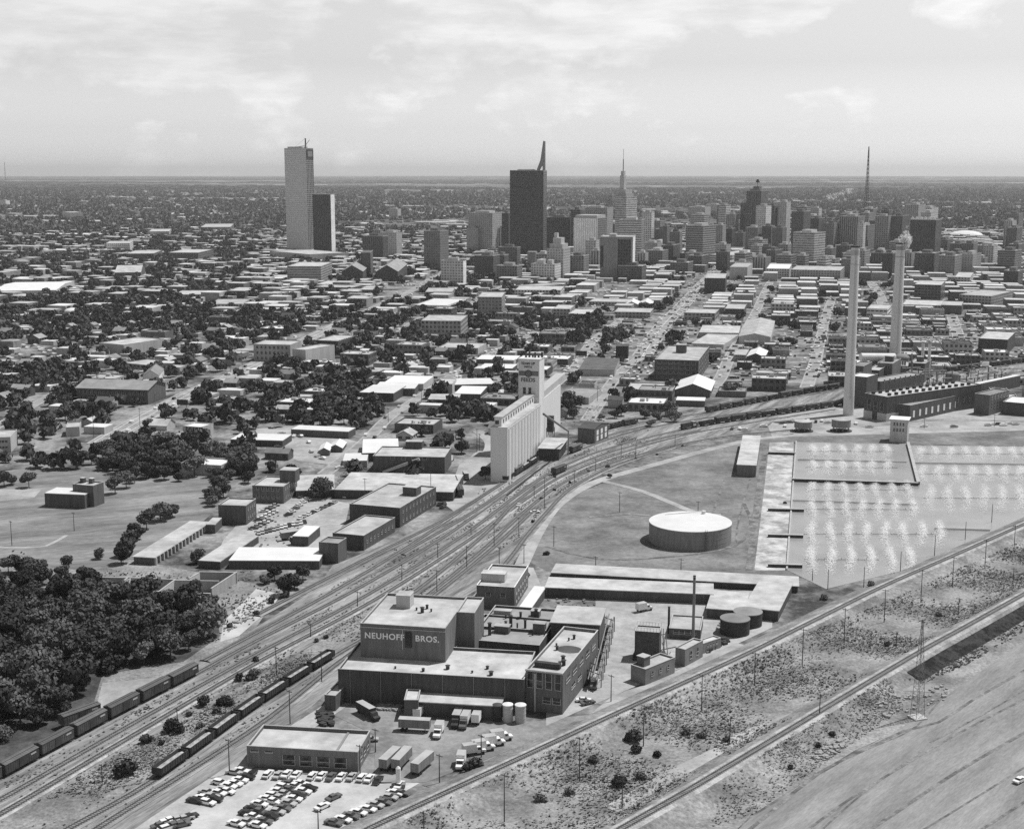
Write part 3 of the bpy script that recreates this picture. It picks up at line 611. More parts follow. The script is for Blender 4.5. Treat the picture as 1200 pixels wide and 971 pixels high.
# round things: tanks, silos, chimneys
def tank(cx, cytop, rpx, yfoot, desc, name='storage_tank', cat='tank', wallm='steel', roofm='roof_g', cone=.6, legs=0, n=48, zlift=0):
    # centre of the roof ellipse at (cx, cytop); foot of the front at yfoot
    h = 5.0
    for _ in range(20):
        x, y = P(cx, cytop, h); r = rpx / F * math.hypot(y, H - h); fx, fy = x, y - r
        lo = PR(fx, fy, 0)[1]
        h += (yfoot - lo) * .35 / (F / math.hypot(y, H)); h = max(1.0, h)
    root = empty(name, (x, y, 0)); z0 = 0.0
    if legs:
        z0 = h * .38; b = MB()
        for k in range(legs):
            a = 2 * math.pi * k / legs; b.tube((r * .85 * math.cos(a), r * .85 * math.sin(a), 0), (r * .85 * math.cos(a), r * .85 * math.sin(a), z0), .25, 6)
        b.obj('leg_frame', M['steelm'], root); b = MB(); b.cyl(0, 0, 0, .5, r * 1.15, n=24); b.obj('base', M['steel'], root)
    b = MB(); b.cyl(0, 0, z0, h, r, n=n, cap=False)
    for k in range(1, 4): b.cyl(0, 0, z0 + (h - z0) * k / 4, z0 + (h - z0) * k / 4 + .12, r + .05, n=n)
    b.obj('shell', M[wallm], root)
    b = MB(); b.cyl(0, 0, h, h + cone, r + .12, r * .05, n=n); b.cyl(0, 0, h - .25, h - .003, r + .12, n=n); b.obj('roof', M[roofm], root)
    tag(root, desc, cat); occupy(x, y, 0, 2 * r, 2 * r); root['h'] = h; root['r'] = r; return root
bt = tank(809, 610.5, 47.8, 646, 'huge round storage tank with white roof in the open field', roofm='roof_w', wallm='steelm', cone=.9, n=72)
r_ = bt['r']; h_ = bt['h']; b = MB(); b.tube((-r_ * .55, r_ * .6, h_ + .3), (r_ * .5, r_ * .88, h_ + .8), .2); b.cyl(r_ * .42, r_ * .7, h_ + .2, h_ + 1.6, .9, n=12); b.obj('roof_vent', M['roof_w'], bt)
b = MB()
for s in (-.4, .4): b.tube((s, -r_ - .5, 0), (s, -r_ - .5, h_ + .8), .08)
for k in range(12): b.tube((-.4, -r_ - .5, k * .7 + .3), (.4, -r_ - .5, k * .7 + .3), .05, 4)
q = b.obj('ladder', M['steel'], bt); q.rotation_euler = (0, 0, R(14))
tank(861.5, 723.5, 17, 747, 'front one of the two dark round tanks near the railway bank', roofm='roof_g', wallm='steel')
tank(876.5, 715.5, 16.5, 737, 'rear one of the two dark round tanks near the railway bank', roofm='roof_g', wallm='steel')
tank(941.5, 493, 10.3, 507, 'left raised round tank on legs above the spray pond', roofm='roof_l', wallm='steelm', legs=8, n=28, cone=1.2)
tank(986, 491, 11, 507, 'right raised round tank on legs beside the tall chimney', roofm='roof_l', wallm='steelm', legs=8, n=28, cone=1.2)
tank(595, 824.5, 5.8, 847, 'left pale upright silo beside the loading dock', name='silo', cat='silo', wallm='stucco', roofm='roof_w', n=24, cone=.5)
tank(610, 825, 6.2, 848, 'right pale upright silo at the dock corner', name='silo', cat='silo', wallm='stucco', roofm='roof_w', n=24, cone=.5)
tank(583, 825, 5.5, 846, 'dark upright silo left of the two pale silos', name='silo', cat='silo', wallm='steel', roofm='roof_d', n=24, cone=.5)

def chimney(bx, by, ytop, wb, wt, desc, m='silo', name='chimney', cap=True):
    x, y = P(bx, by); dist = math.hypot(y, H); h = hgt2(bx, ytop, by); rb = wb / 2 / F * dist; rt = wt / 2 / F * dist
    root = empty(name, (x, y, 0)); b = MB(); nseg = 6
    for k in range(nseg):
        a, c = k / nseg, (k + 1) / nseg; b.cyl(0, 0, h * a, h * c, rb + (rt - rb) * a, rb + (rt - rb) * c, n=28, cap=False)
    b.obj('shaft', M[m], root)
    b = MB(); b.cyl(0, 0, h, h + h * .008 + .1, rt * 1.1, n=28, capmi=0); b.obj('rim', M['steel'] if cap else M[m], root)
    b = MB(); b.cyl(0, 0, h * .955, h * .985, rt * 1.03, n=28); b.cyl(0, 0, h * .90, h * .905, (rt + (rb - rt) * .1) * 1.04, n=28); b.obj('soot_band', M['stucco'] if m == 'silo' else M['steel'], root)
    tag(root, desc, 'chimney'); occupy(x, y, 0, 2 * rb, 2 * rb); root['h'] = h; root['r'] = rt; return root
ch1 = chimney(994, 486, 290, 12.5, 9.4, 'tall pale tapering smokestack, the left and nearer of the pair')
ch2 = chimney(1048, 436, 286, 14, 10.2, 'tall pale tapering smokestack, the right and farther of the pair')
for c_ in (ch1, ch2):
    b = MB(); h_ = c_['h']; r_ = c_['r']
    for s in (-.4, .4): b.tube((s, -r_ * 1.5, h_ * .1), (s, -r_ * 1.05, h_), .07, 4)
    b.obj('ladder', M['steelm'], c_)
chimney(1080, 437, 401, 3.6, 3.4, 'left slim pale stack of the pair behind the turbine hall')
chimney(1087.5, 444, 401, 3.6, 3.4, 'right slim pale stack of the pair behind the turbine hall')
chimney(1012, 446, 416, 4.6, 4.0, 'short pale stack beside the white duct')
chimney(812, 754, 675, 3.6, 3.0, 'slim grey metal chimney of the boiler house', m='steelm')
chimney(783.5, 742, 711, 2.8, 2.6, 'short black stovepipe beside the cooling tower', m='steel')

# ================================================================== grain elevator
ge = bld((573.7, 501.6), (594.7, 501.6), (633.6, 472.9), 565.5, desc='white concrete grain elevator with rounded bins and sign tower', name='grain_elevator', cat='grain elevator', wall='silo', roof='roof_l', par=0)
GW, GD, GH = ge['w'], ge['d'], ge['h']
ge.children[0].name = 'wall'
b = MB(); nb = 11; rb = GD / nb / 2
for k in range(nb):
    for s in (-1, 1): b.cyl(s * (GW / 2 - rb * .74), -GD / 2 + (k + .5) * 2 * rb, 0, GH - .8, rb * 1.0, n=20, cap=False)
b.obj('bins', M['silo'], ge)
b = MB(); gw = GW * .42; b.box(-gw / 2 - GW * .12, -GD / 2 + 2, GH + .3, gw / 2 - GW * .12, GD / 2 + 1, GH + 5.2, 0); 
for k in range(13): b.box(gw / 2 - GW * .12, -GD / 2 + 5 + k * GD / 14, GH + 1.6, gw / 2 - GW * .12 + .08, -GD / 2 + 7.4 + k * GD / 14, GH + 3.6, 1)
b.box(-1.5 - GW * .12, -GD / 2 + 1.9, GH + 1.5, .5 - GW * .12, -GD / 2 + 1.99, GH + 3.5, 1)
b.obj('gallery', [M['silo'], M['glass']], ge)
b = MB(); b.box(-gw / 2 - .5 - GW * .12, -GD / 2 + 1.5, GH + 5.203, gw / 2 + .5 - GW * .12, GD / 2 + 1, GH + 5.5); b.obj('gallery_roof', M['roof_l'], ge)
# sign tower (headhouse)
rz = ge.rotation_euler.z; ux = Vector((math.cos(rz), math.sin(rz))); vy = Vector((-ux.y, ux.x)); c0 = Vector(ge.location[:2])
tc_ = c0 + vy * (GD / 2 + 7); tp = PR(tc_.x, tc_.y, 0); th = 0
lo, hi = 20, 120
fc = tc_ - vy * 6.5
for _ in range(40):
    th = (lo + hi) / 2
    if PR(fc.x, fc.y, th)[1] < 421.5: hi = th
    else: lo = th
sc_ = math.hypot(fc.y, H - th) / F; TW = 24.5 * sc_ / math.cos(rz); 
hx = P(619.5, 421.5, th); sx = (Vector(hx) - fc).dot(ux); 
b = MB(); b.box(-TW / 2, -6.5, 0, TW / 2, 6.5, th); b.box(-TW / 2 - .3, -6.8, th + .003, TW / 2 + .3, 6.8, th + .5)
hd = b.obj('headhouse', M['silo'], ge); hd.location = (sx, GD / 2 + 7, 0)
yf = -6.62
s_ = TW / 24.5   # metres per photo pixel on the sign face
def sgn(t, px_h, zpx, sz): text(t, sz * s_, 'lettering', M['ink'], hd, (px_h * s_, yf, th - zpx * s_), (R(90), 0, 0), .04, .10 * s_, 1.0)
sgn('TEAM UP', -1, 4.6, 4.0); sgn('WITH', -1, 8.6, 3.6); sgn('FEEDS', -1, 23.5, 6.2)
b = MB(); b.box(-TW / 2 + .3, -.1, 0, TW / 2 - .6, 0, 5.4 * s_); q = b.obj('sign_band', M['brickm'], hd); q.location = (0, -6.503, th - 18.5 * s_)
b = MB()
n = 24; rr = 4.2 * s_
b.face([(rr * math.cos(2 * math.pi * k / n), 0, rr * math.sin(2 * math.pi * k / n)) for k in range(n)]); b.face([(rr * .8 * math.cos(2 * math.pi * k / n), -.04, rr * .8 * math.sin(2 * math.pi * k / n)) for k in range(n)], 1)
q = b.obj('sign_emblem', [M['ink'], M['brickm']], hd); q.location = (-.3, -6.64, th - 16 * s_)
for k in (-1, 1):
    o = link('window', window_mesh(1.8, 4.0), hd); o.location = (-1 + 1.6 * k, -6.51, th - 36 * s_)
b = MB(); 
for k in range(6): b.cyl(-3 + k * 1.8, (k % 3) - 1, th + .5, th + 2 + (k % 2) * 1.6, .6, n=8)
b.obj('roof_machinery', M['steel'], hd)
g2 = bld((622, 468), (637.5, 468), (657, 451), 520, desc='second white grain bin block behind the sign tower', name='grain_bin_block', cat='grain elevator', wall='silo', roof='roof_l', par=0)
b = MB(); b.box(-3, -g2['d'] / 2, 0, 3, g2['d'] / 2 + 22, 4); q = b.obj('gallery', M['silo_s'], g2); q.location = (0, 0, g2['h'] + .3)
b = MB(); a0 = P(637, 472, 30); 
c1 = Vector((*P(645, 520), 0)); c1.z = 0
dl = empty('grain_bin', c1, rz); b = MB(); b.box(-1.8, -1.8, 7.5, 1.8, 1.8, 17); b.obj('bin', M['steel'], dl)
b = MB(); b.cyl(0, 0, 3.5, 7.49, .5, 1.8, n=16); b.obj('hopper', M['roof_w'], dl)
b = MB()
for x in (-2, 2):
    for y in (-2, 2): b.tube((x, y, 0), (x, y, 10), .25)
b.obj('leg_frame', M['steelm'], dl); tag(dl, 'dark square bin on legs between the two grain blocks', 'bin')
ld = bld((633, 524), (655, 526), (664, 514), 540, desc='open loading canopy at the foot of the grain elevator', name='loading_canopy', cat='canopy', wall='steel', roof='roof_l', par=0, over=1)
b = MB(); p0 = Vector((*P(637, 485, 40), 40)); p1 = Vector((*P(666, 505, 14), 14)); q = empty('conveyor_pipe', (p0.x, p0.y, 0)); b.tube((0, 0, 40), tuple(Vector((p1.x - p0.x, p1.y - p0.y, 14))), .6, 8); b.obj('pipe', M['steelm'], q); b = MB(); b.tube((p1.x - p0.x, p1.y - p0.y, 0), (p1.x - p0.x, p1.y - p0.y, 14), .4); b.obj('support', M['steelm'], q); tag(q, 'slanting conveyor pipe running down from the grain elevator', 'pipe')
bld((673, 503), (697, 503), (713, 496), 520, desc='clapboard mill house with tall white windows beside the curved sidings', name='mill_building', cat='building', wall='brickm', roof='roof_d', par=0, gable=2)
_mh = ITEMS[-1][0]
for _x in (-.3, 0, .3):
    for _z in (.3, .7):
        b = MB(); b.box(-1.5, -.1, -_mh['h'] * .16, 1.5, 0, _mh['h'] * .16); q = b.obj('window', M['lead'], _mh); q.location = (_mh['w'] / 2 + .01, _x * _mh['d'], _z * _mh['h']); q.rotation_euler = (0, 0, R(90))

# ================================================================== mid-ground buildings read off the photograph
G = 'building'
def mid(*a, **k): return bld(*a, **k)
mid((407.8, 591), (468.4, 595), (511, 570), 618, desc='long dark two-storey brick warehouse by the rail yard', name='warehouse', cat='warehouse', huts=[(.55, .25, 7, 6, 4, 'brick')], r=(10, (2.6, 7.0), 1.3, 2.0), parpet_m='trim')
mid((388, 625), (426, 627.5), (463, 606), 645, desc='low brick warehouse with light roof at the rail yard edge', name='warehouse', cat='warehouse', r=(8, (3.6,), 1.4, 2.2))
mid((373, 635), (396, 636.5), (406, 630), 660, desc='small square brick block at the yard corner', name='warehouse', cat='warehouse', roof='roof_g')
w3 = mid((437, 534), (521, 535.6), (520, 524), 556, desc='large dark flat-topped building with an outside stair ramp', name='warehouse', cat='warehouse', f=(4, (8.5,), 2.4, 1.6, 8), huts=[(-.05, .9, 9, 5, 4, 'brick')])
b = MB(); b.tube((-14, -w3['d'] / 2 - 1.2, 1), (6, -w3['d'] / 2 - 1.2, 8.5), 1.0, 4); b.obj('stair_ramp', M['trim'], w3)
mid((392, 574), (531, 577), (523, 556), 587, desc='wide low shed with pale roof in front of the dark building', name='industrial_shed', cat='shed', par=0)
mid((347, 571), (392, 574), (392, 556), 582, desc='pale flat shed roof left of the wide low shed', name='industrial_shed', cat='shed', par=0)
mid((425, 530), (467, 530), (466, 514), 540, desc='white-roofed shed behind the dark flat building', name='industrial_shed', cat='shed', roof='roof_w', par=0, gable=2)
mid((402, 539), (430, 540), (432, 531), 548, desc='small pale shed left of the dark flat building', name='industrial_shed', cat='shed', wall='stucco', roof='roof_w', par=0)
mid((341, 503), (408, 506), (409, 501), 514, desc='long white-roofed shed beside the dirt lot', name='industrial_shed', cat='shed', roof='roof_w', par=0)
mid((270, 515), (331, 516.5), (334, 509), 524, desc='white-roofed shed left of the dirt lot', name='industrial_shed', cat='shed', roof='roof_w', par=0)
mid((386, 524), (401, 525), (406, 518), 530, desc='small gabled shed at the back of the dirt lot', name='garage', cat='shed', wall='brick', roof='roof_w', par=0, gable=-2)
mid((374, 527), (386, 528), (389, 521), 534, desc='smaller gabled shed in the dirt lot', name='garage', cat='shed', wall='brickm', roof='roof_w', par=0, gable=-1.6)
mid((298, 567), (332, 570), (348, 559), 590, desc='two-storey brick block with corner tower by the car lot', name='brick_building', cat=G, wall='brickm', roof='roof_l', f=(5, (3.0, 7.0), 1.2, 1.8), r=(6, (3.0, 7.0), 1.2, 1.8), huts=[(.8, .4, 8, 7, 6, 'brick')])
mid((256, 591), (288, 592.5), (300, 584), 615, desc='plain dark brick block above the long bay shed', name='brick_building', cat=G, r=(4, (3, 7), 1.2, 1.8))
sh = mid((157, 652), (181, 653.5), (246, 612), 662, desc='very long pale-roofed shed with open bays', name='bay_shed', cat='shed', par=0, over=.5)
b = MB(); 
for k in range(16): b.box(0, -sh['d'] / 2 + k * sh['d'] / 16, .2, .8, -sh['d'] / 2 + k * sh['d'] / 16 + .8, sh['h'] - .05)
q = b.obj('pier', M['trim'], sh); q.location = (sh['w'] / 2 + .01, 0, 0)
mid((243, 613), (252, 615), (260, 607), 625, desc='small end block of the long bay shed', name='bay_shed', cat='shed', par=0)
mid((240, 652), (258, 658.5), (303, 628), 667, desc='slanting pale shed roof beside the car lot', name='industrial_shed', cat='shed', par=0)
mid((268, 657), (374, 657.5), (378, 642), 667, desc='broad white-roofed open shed above the rail yard', name='industrial_shed', cat='shed', roof='roof_w', par=0)
mid((344, 627), (361, 629), (375, 617), 640, desc='white canopy roof over a freight platform', name='platform_canopy', cat='canopy', roof='roof_w', par=0)
mid((52, 578), (99, 580), (105, 573), 596, desc='low white-roofed hall beside the mown field', name='park_building', cat=G, roof='roof_w', par=0, wall='brick')
mid((85, 567), (109, 569), (126, 565), 594, desc='taller dark brick block of the field house with chimneys', name='park_building', cat=G, wall='brick', huts=[(-.7, .4, 2, 2, 2.4, 'brick'), (.1, .5, 2, 2, 2.4, 'brick')])
mid((90, 454), (173, 456.5), (189, 449), 474, desc='long dark brick school with hipped grey roof by the avenue', name='school_building', cat='school', wall='brick', roof='roof_g', par=0, gable=4, over=.8, f=(16, (3, 7.5), 1.8, 2.4))
mid((134, 399), (145, 404), (192, 397), 418, desc='blank pale theatre-like block in the left distance', name='hall_building', cat=G, wall='stucco', par=.5)
mid((145, 425), (175, 428), (211, 424), 434, desc='long shop row with pale awnings by the avenue', name='shop_building', cat='shop', wall='stucco', f=(6, (2.5,), 3, 1.8))
mid((170, 437), (186, 440), (192, 432), 449, desc='small white-gabled chapel beside the school', name='chapel', cat='church', wall='white', roof='roof_g', par=0, gable=-4)
mid((214, 499), (236, 500.5), (250, 496), 514, desc='white-topped two-storey shop near the billboards', name='shop_building', cat='shop', wall='stucco', roof='roof_w', f=(4, (6.0,), 1.6, 1.5))
mid((98, 500), (122, 501), (128, 497), 509, desc='white-roofed drive-in shop beside the avenue', name='shop_building', cat='shop', roof='roof_w', wall='stucco', par=0)
mid((78, 498), (93, 500), (95, 494), 511, desc='pale two-storey shop beside the drive-in', name='shop_building', cat='shop', wall='stucco')
mid((-6, 509), (12, 512), (20, 503), 530, desc='pale two-storey flats at the left picture edge', name='apartment_house', cat='house', wall='stucco', f=(4, (3, 6.5), 1.6, 1.4))
mid((297, 403), (340, 404), (350, 399), 424, desc='three-storey pale stucco school with rows of windows', name='school_building', cat='school', wall='stucco', f=(8, (2.6, 7.2, 11.8), 2.0, 2.2))
mid((341, 409), (358, 410), (392, 404), 428, desc='pale boxy gymnasium joined to the stucco school', name='hall_building', cat=G, wall='stucco')
mid((378, 396), (396, 399.5), (418, 393), 409, desc='dark two-storey building with window bands right of the school', name='office_building', cat='office', r=(8, (3, 7), 2.4, 1.6))
mid((449, 449), (496, 450), (508, 441), 458, desc='rear white sheet roof of the three stepped sheds', name='industrial_shed', cat='shed', roof='roof_w', par=0, wall='stucco')
mid((438, 455), (486, 455.5), (492, 448), 464, desc='middle white sheet roof of the three stepped sheds', name='industrial_shed', cat='shed', roof='roof_w', par=0)
mid((421, 460), (461, 461), (476, 452), 471, desc='front white sheet roof of the three stepped sheds', name='industrial_shed', cat='shed', roof='roof_w', par=0)
mid((513, 448), (530, 450), (535, 443), 462, desc='pale square block facing the street', name='industrial_shed', cat='shed', roof='roof_l', wall='stucco')
mid((533, 451), (580, 450), (583, 443), 457, desc='white-roofed shed behind the grain elevator, rear one', name='industrial_shed', cat='shed', roof='roof_w', par=0)
mid((533, 461), (563, 462), (571, 453), 470, desc='white-roofed shed left of the sign tower', name='industrial_shed', cat='shed', roof='roof_w', par=0)
mid((502, 467), (537, 468.5), (540, 462), 477, desc='low flat shed with white edge near the street', name='industrial_shed', cat='shed', roof='roof_l', wall='brick', par=0)
mid((561, 431), (600, 432), (606, 427), 437, desc='long white strip roof left of the sign tower', name='industrial_shed', cat='shed', roof='roof_w', par=0)
mid((558, 421), (604, 422), (608, 417), 427, desc='long white strip roof beyond the sign tower', name='industrial_shed', cat='shed', roof='roof_w', par=0)
mid((514, 407), (560, 408), (570, 402), 415, desc='pale long store with light roof amid the trees', name='store_building', cat='shop', wall='stucco')
mid((489, 356), (524, 358), (546, 350), 366, desc='white-banded two-storey parking deck in the middle distance', name='parking_deck', cat=G, fac=facade(.7, .03, 0, .1, .55), roof='roof_w')
mid((768, 420), (818.5, 422.5), (831, 406), 447, desc='four-storey dark brick warehouse with rooftop tank', name='warehouse', cat='warehouse', f=(7, (2.4, 6.3, 10.2, 14.1), 3.4, 2.2), r=(7, (2.4, 6.3, 10.2, 14.1), 3.4, 2.2), huts=[(-.1, .1, 8, 7, 6.5, 'brick')])
mid((792, 456), (832, 457.5), (837, 446), 466, desc='white-roofed gabled hangar near the sidings', name='hangar', cat='shed', wall='brickm', roof='roof_w', par=0, gable=-4.5, over=.6)
mid((792, 469), (826, 470), (828, 466), 477, desc='low white-roofed lean-to in front of the hangar', name='industrial_shed', cat='shed', roof='roof_w', par=0)
mid((678, 433), (720, 434), (726, 420), 441, desc='wide dark-roofed garage between two streets', name='garage', cat='garage', roof='roof_d', wall='stucco', par=0)
mid((657, 463), (690, 466), (705, 455), 474, desc='pale low workshop right of the grain elevator', name='workshop', cat=G, wall='stucco', roof='roof_g', f=(3, (2,), 3, 1.6))
mid((734, 457), (775, 458), (779, 449), 464, desc='pale low depot behind parked trucks', name='workshop', cat=G, wall='stucco')
mid((811, 402), (848, 404), (868, 391), 409, desc='wide grey-roofed hall right of the wide street', name='hall_building', cat=G, wall='stucco', roof='roof_l', par=0)
mid((819, 390), (866, 390.5), (868, 382), 397, desc='pale low hall beyond the grey-roofed hall', name='hall_building', cat=G, wall='stucco', roof='roof_l', par=0)
mid((866, 394), (903, 395), (908, 376), 404, desc='large pale vaulted hall among the warehouses', name='hall_building', cat=G, wall='stucco', roof='roof_l', par=0, gable=-3)
mid((860, 415), (874, 416), (878, 409), 424, desc='small pale two-storey office near the gabled sheds', name='office_building', cat='office', wall='stucco', f=(4, (2, 5), 1.4, 1.4))
mid((875, 418), (896, 418.5), (900, 411), 427, desc='white-gabled shed beside the small office', name='industrial_shed', cat='shed', roof='roof_w', par=0, gable=-3)
mid((864, 544), (886, 545.5), (891, 511), 559, desc='corrugated pale pump shed standing in the field', name='pump_shed', cat='shed', wall='brickm', roof='roof_l', par=0, over=.3)
ph = mid((1043, 492), (1064, 492.5), (1066, 489), 519, desc='brick pump house with white flat roof on the pond edge', name='pump_house', cat=G, wall='stucco', roof='roof_w', par=0, over=.8, f=(4, (7.5, 11), 1.1, 2))
# power plant
pp = mid((1005.6, 461.5), (1040, 465), (1150, 450), 494, desc='long brick turbine hall of the power station', name='power_station', cat='power station', wall='brick', roof='roof_l', r=(14, (7.5,), 1.6, 3.5), f=(3, (9,), 3, 6))
W_, D_, H_ = pp['w'], pp['d'], pp['h']
for k in range(26):
    b = MB(); b.box(-.9, -.9, 0, .9, .9, 1.5); b.box(-1.1, -1.1, 1.503, 1.1, 1.1, 1.7); q = b.obj('roof_vent', M['steel'], pp); q.location = (-W_ * .3 + (k % 2) * W_ * .55, -D_ / 2 + 4 + k * (D_ - 8) / 26, H_ - .5)
b = MB(); b.box(-W_ / 2 - .05, -.3, 0, W_ * -.12, 0, 5); b.box(W_ * .1, -.3, 0, W_ / 2 + .3, 0, 5); b.box(W_ / 2 + .003, .003, 0, W_ / 2 + .3, D_ * .12, 5); q = b.obj('pale_plinth', M['stucco'], pp); q.location = (0, -D_ / 2 - .01, .1)
p2 = mid((1046, 472), (1067, 475), (1132, 461), 494, desc='lower annex with a row of bright windows on the turbine hall', name='power_station_annex', cat='power station', wall='brick', roof='roof_g')
for k in range(9):
    b = MB(); b.box(-1.1, -.1, -2.2, 1.1, 0, 2.2); q = b.obj('window', M['lead'], p2); q.location = (p2['w'] / 2 + .01, -p2['d'] / 2 + p2['d'] * (k + .6) / 9.3, 4.6); q.rotation_euler = (0, 0, R(90))
mid((995, 440), (1016, 442), (1029, 438), 478, desc='tall dark boiler block between the big smokestack and turbine hall', name='boiler_block', cat='power station', wall='brick', roof='roof_w', par=.5)
mid((1012, 445), (1032, 447), (1083, 438), 470, desc='long upper boiler hall behind the turbine hall', name='boiler_block', cat='power station', wall='brick', roof='roof_g', par=.5, r=(8, (8, 14), 1.6, 2))
mid((1048, 427), (1064, 429), (1074, 424), 447, desc='stepped dark boiler tower below the farther smokestack', name='boiler_block', cat='power station', wall='brickm', roof='roof_l', f=(5, (14,), 1.5, 3))
mid((1000, 427), (1012, 429), (1022, 424), 470, desc='narrow tall boiler tower hugging the nearer smokestack', name='boiler_block', cat='power station', wall='brick', roof='roof_g', par=.5, f=(2, (12, 18), 1.4, 2.4))
mid((1066, 424), (1084, 426), (1092, 421), 448, desc='dark boxy boiler tower right of the farther smokestack', name='boiler_block', cat='power station', wall='brick', roof='roof_l', par=.5, huts=[(0, 0, 5, 4, 4, 'brick')])
mid((1030, 424), (1046, 426), (1056, 420), 456, desc='middle boiler tower between the two tall smokestacks', name='boiler_block', cat='power station', wall='brickm', roof='roof_g', par=.5, f=(4, (10, 16), 1.4, 2.4), huts=[(0, 0, 6, 5, 4, 'brick')])
mid((1018, 432), (1030, 434), (1040, 428), 460, desc='lower boiler block beneath the white duct', name='boiler_block', cat='power station', wall='brick', roof='roof_l', par=.5)
mid((1062, 436), (1078, 437), (1086, 432), 452, desc='small brick wing at the foot of the two slim stacks', name='boiler_block', cat='power station', wall='brickm', roof='roof_g', par=.5)
for px_, pf, pt_ in ((1024, 448, 424), (1037, 446, 414), (1069, 440, 420)): chimney(px_, pf, pt_, 2.2, 2.0, 'short thin dark vent stack on the boiler halls', m='steelm')
q = empty('pipework', (*P(1112, 452), 0), R(10)); b = MB()
for k in range(46):
    a = Vector((random.uniform(-42, 42), random.uniform(-26, 26), random.uniform(1, 13))); d = random.choice([Vector((random.uniform(6, 20), 0, 0)), Vector((0, random.uniform(6, 20), 0)), Vector((0, 0, random.uniform(3, 12)))]); b.tube(a, a + d, random.uniform(.25, .7), 6)
b.obj('pipe_bundle', M['steelm'], q); b = MB()
for k in range(26): x_, y_ = random.uniform(-42, 42), random.uniform(-26, 26); b.tube((x_, y_, 0), (x_, y_, random.uniform(5, 15)), .35, 5)
b.obj('support_frame', M['steel'], q); tag(q, 'tangle of pipes and frames beyond the turbine hall', 'pipework')
def dome(cx, cy, rpx, foot, desc, name, m, sq=1.0, cat='tank'):
    x, y = P(cx, foot); r = rpx / F * math.hypot(y, H); hb = max(.5, hgt2(cx, cy, foot)); root = empty(name, (x, y + r, 0)); b = MB(); b.cyl(0, 0, 0, hb, r, n=28, cap=False); b.obj('drum', M['steelm'] if m != 'roof_w' else M['stucco'], root)
    b = MB(); n = 28
    for j in range(6):
        a0, a1 = j * math.pi / 12, (j + 1) * math.pi / 12; b.cyl(0, 0, hb + r * sq * math.sin(a0), hb + r * sq * math.sin(a1), r * math.cos(a0) * 1.02, max(.05, r * math.cos(a1) * 1.02), n=n, cap=(j == 5))
    b.obj('dome', M[m], root); tag(root, desc, cat); occupy(x, y + r, 0, 2 * r, 2 * r); return root
dome(1058, 420, 9, 440, 'grey domed vessel at the power station', 'domed_vessel', 'steelm', .5)
dome(1033, 410, 4.5, 438, 'small dark domed vessel between the tall smokestacks', 'domed_vessel', 'roof_l', .8)
dome(1118, 440, 8, 452, 'round grey vessel amid pipework beyond the turbine hall', 'domed_vessel', 'steelm', .5)
b = MB(); x, y = P(1022, 450); q = empty('white_duct', (x, y, 0), R(5)); b = MB(); b.tube((-10, 0, 21), (18, 4, 20), 3.0, 16); b.obj('duct', M['white'], q); b = MB(); b.tube((17.5, 4, 17), (20, 5, 8), 2.6, 16); b.obj('downpipe', M['white'], q); b = MB()
for k in range(4): b.tube((-8 + k * 8, k * .9, 0), (-8 + k * 8, k * .9, 18), .5)
b.obj('support', M['steelm'], q); tag(q, 'fat white horizontal duct on the boiler hall roof', 'duct')
mid((1142, 461), (1160, 463), (1183, 457), 487, desc='tall brick switch house with pilasters right of the turbine hall', name='switch_house', cat=G, wall='brickm', roof='roof_g', r=(6, (6, 12), 1.6, 4))
mid((1176, 470), (1206, 473), (1216, 466), 488, desc='dark low building at the right edge beside the switch house', name='switch_house', cat=G, wall='brick', roof='roof_w')
cv = mid((1113, 455), (1119, 456), (1196, 440), 470, desc='raised pale conveyor gallery running off to the right', name='conveyor_gallery', cat='conveyor', roof='roof_w', wall='brick', par=0)
mid((1147, 396), (1181, 398), (1190, 389), 416, desc='dark brick block with pale corner piers in the warehouse district', name='warehouse', cat='warehouse', wall='brick', roof='roof_l')
mid((1016, 361), (1040, 362), (1045, 357), 376, desc='white three-storey garage with dark window bands', name='parking_deck', cat=G, fac=facade(.75, .03, .08, .25, .6), roof='roof_l')
mid((1072, 333), (1103, 334), (1108, 329), 354, desc='big dark warehouse with tall window bays', name='warehouse', cat='warehouse', fac=facade(.13, .03, .1, .15, .85), roof='roof_l')
mid((1058, 356), (1103, 358), (1106, 352), 365, desc='low pale-banded warehouse right of the farther smokestack', name='warehouse', cat='warehouse', fac=facade(.4, .05), roof='roof_l')
mid((1103, 357), (1127, 358), (1129, 353), 369, desc='plain brick block beside the low pale-banded warehouse', name='warehouse', cat='warehouse', wall='brickm')
mid((1142, 341), (1162, 347), (1187, 341), 361, desc='grey L-shaped building near the right edge', name='office_building', cat='office', fac=facade(.33, .05), roof='roof_l')
mid((1120, 323), (1137, 325), (1141, 319), 337, desc='white building with arched openings at the right', name='office_building', cat='office', fac=facade(.65, .06), roof='roof_l')
mid((928, 315), (985, 317), (990, 312), 331, desc='wide brick hotel-like block below the pale office slab', name='office_building', cat='office', fac=facade(.25, .05), roof='roof_l')
mid((826, 325), (850, 326), (852, 320), 344, desc='plain dark brick cube by the wide street', name='warehouse', cat='warehouse', wall='brick', roof='roof_l')
mid((840, 297), (858, 299), (898, 293), 310, desc='large white low complex left of the pale office slab', name='office_building', cat='office', fac=facade(.6, .06, 0, .3, .7), roof='roof_l')
mid((856, 312), (876, 313), (882, 308), 328, desc='blank white building among the parking lots', name='office_building', cat='office', wall='stucco', roof='roof_l')
mid((900, 312), (925, 315), (928, 309), 327, desc='white low office at the foot of the pale slab', name='office_building', cat='office', fac=facade(.6, .06), roof='roof_w')
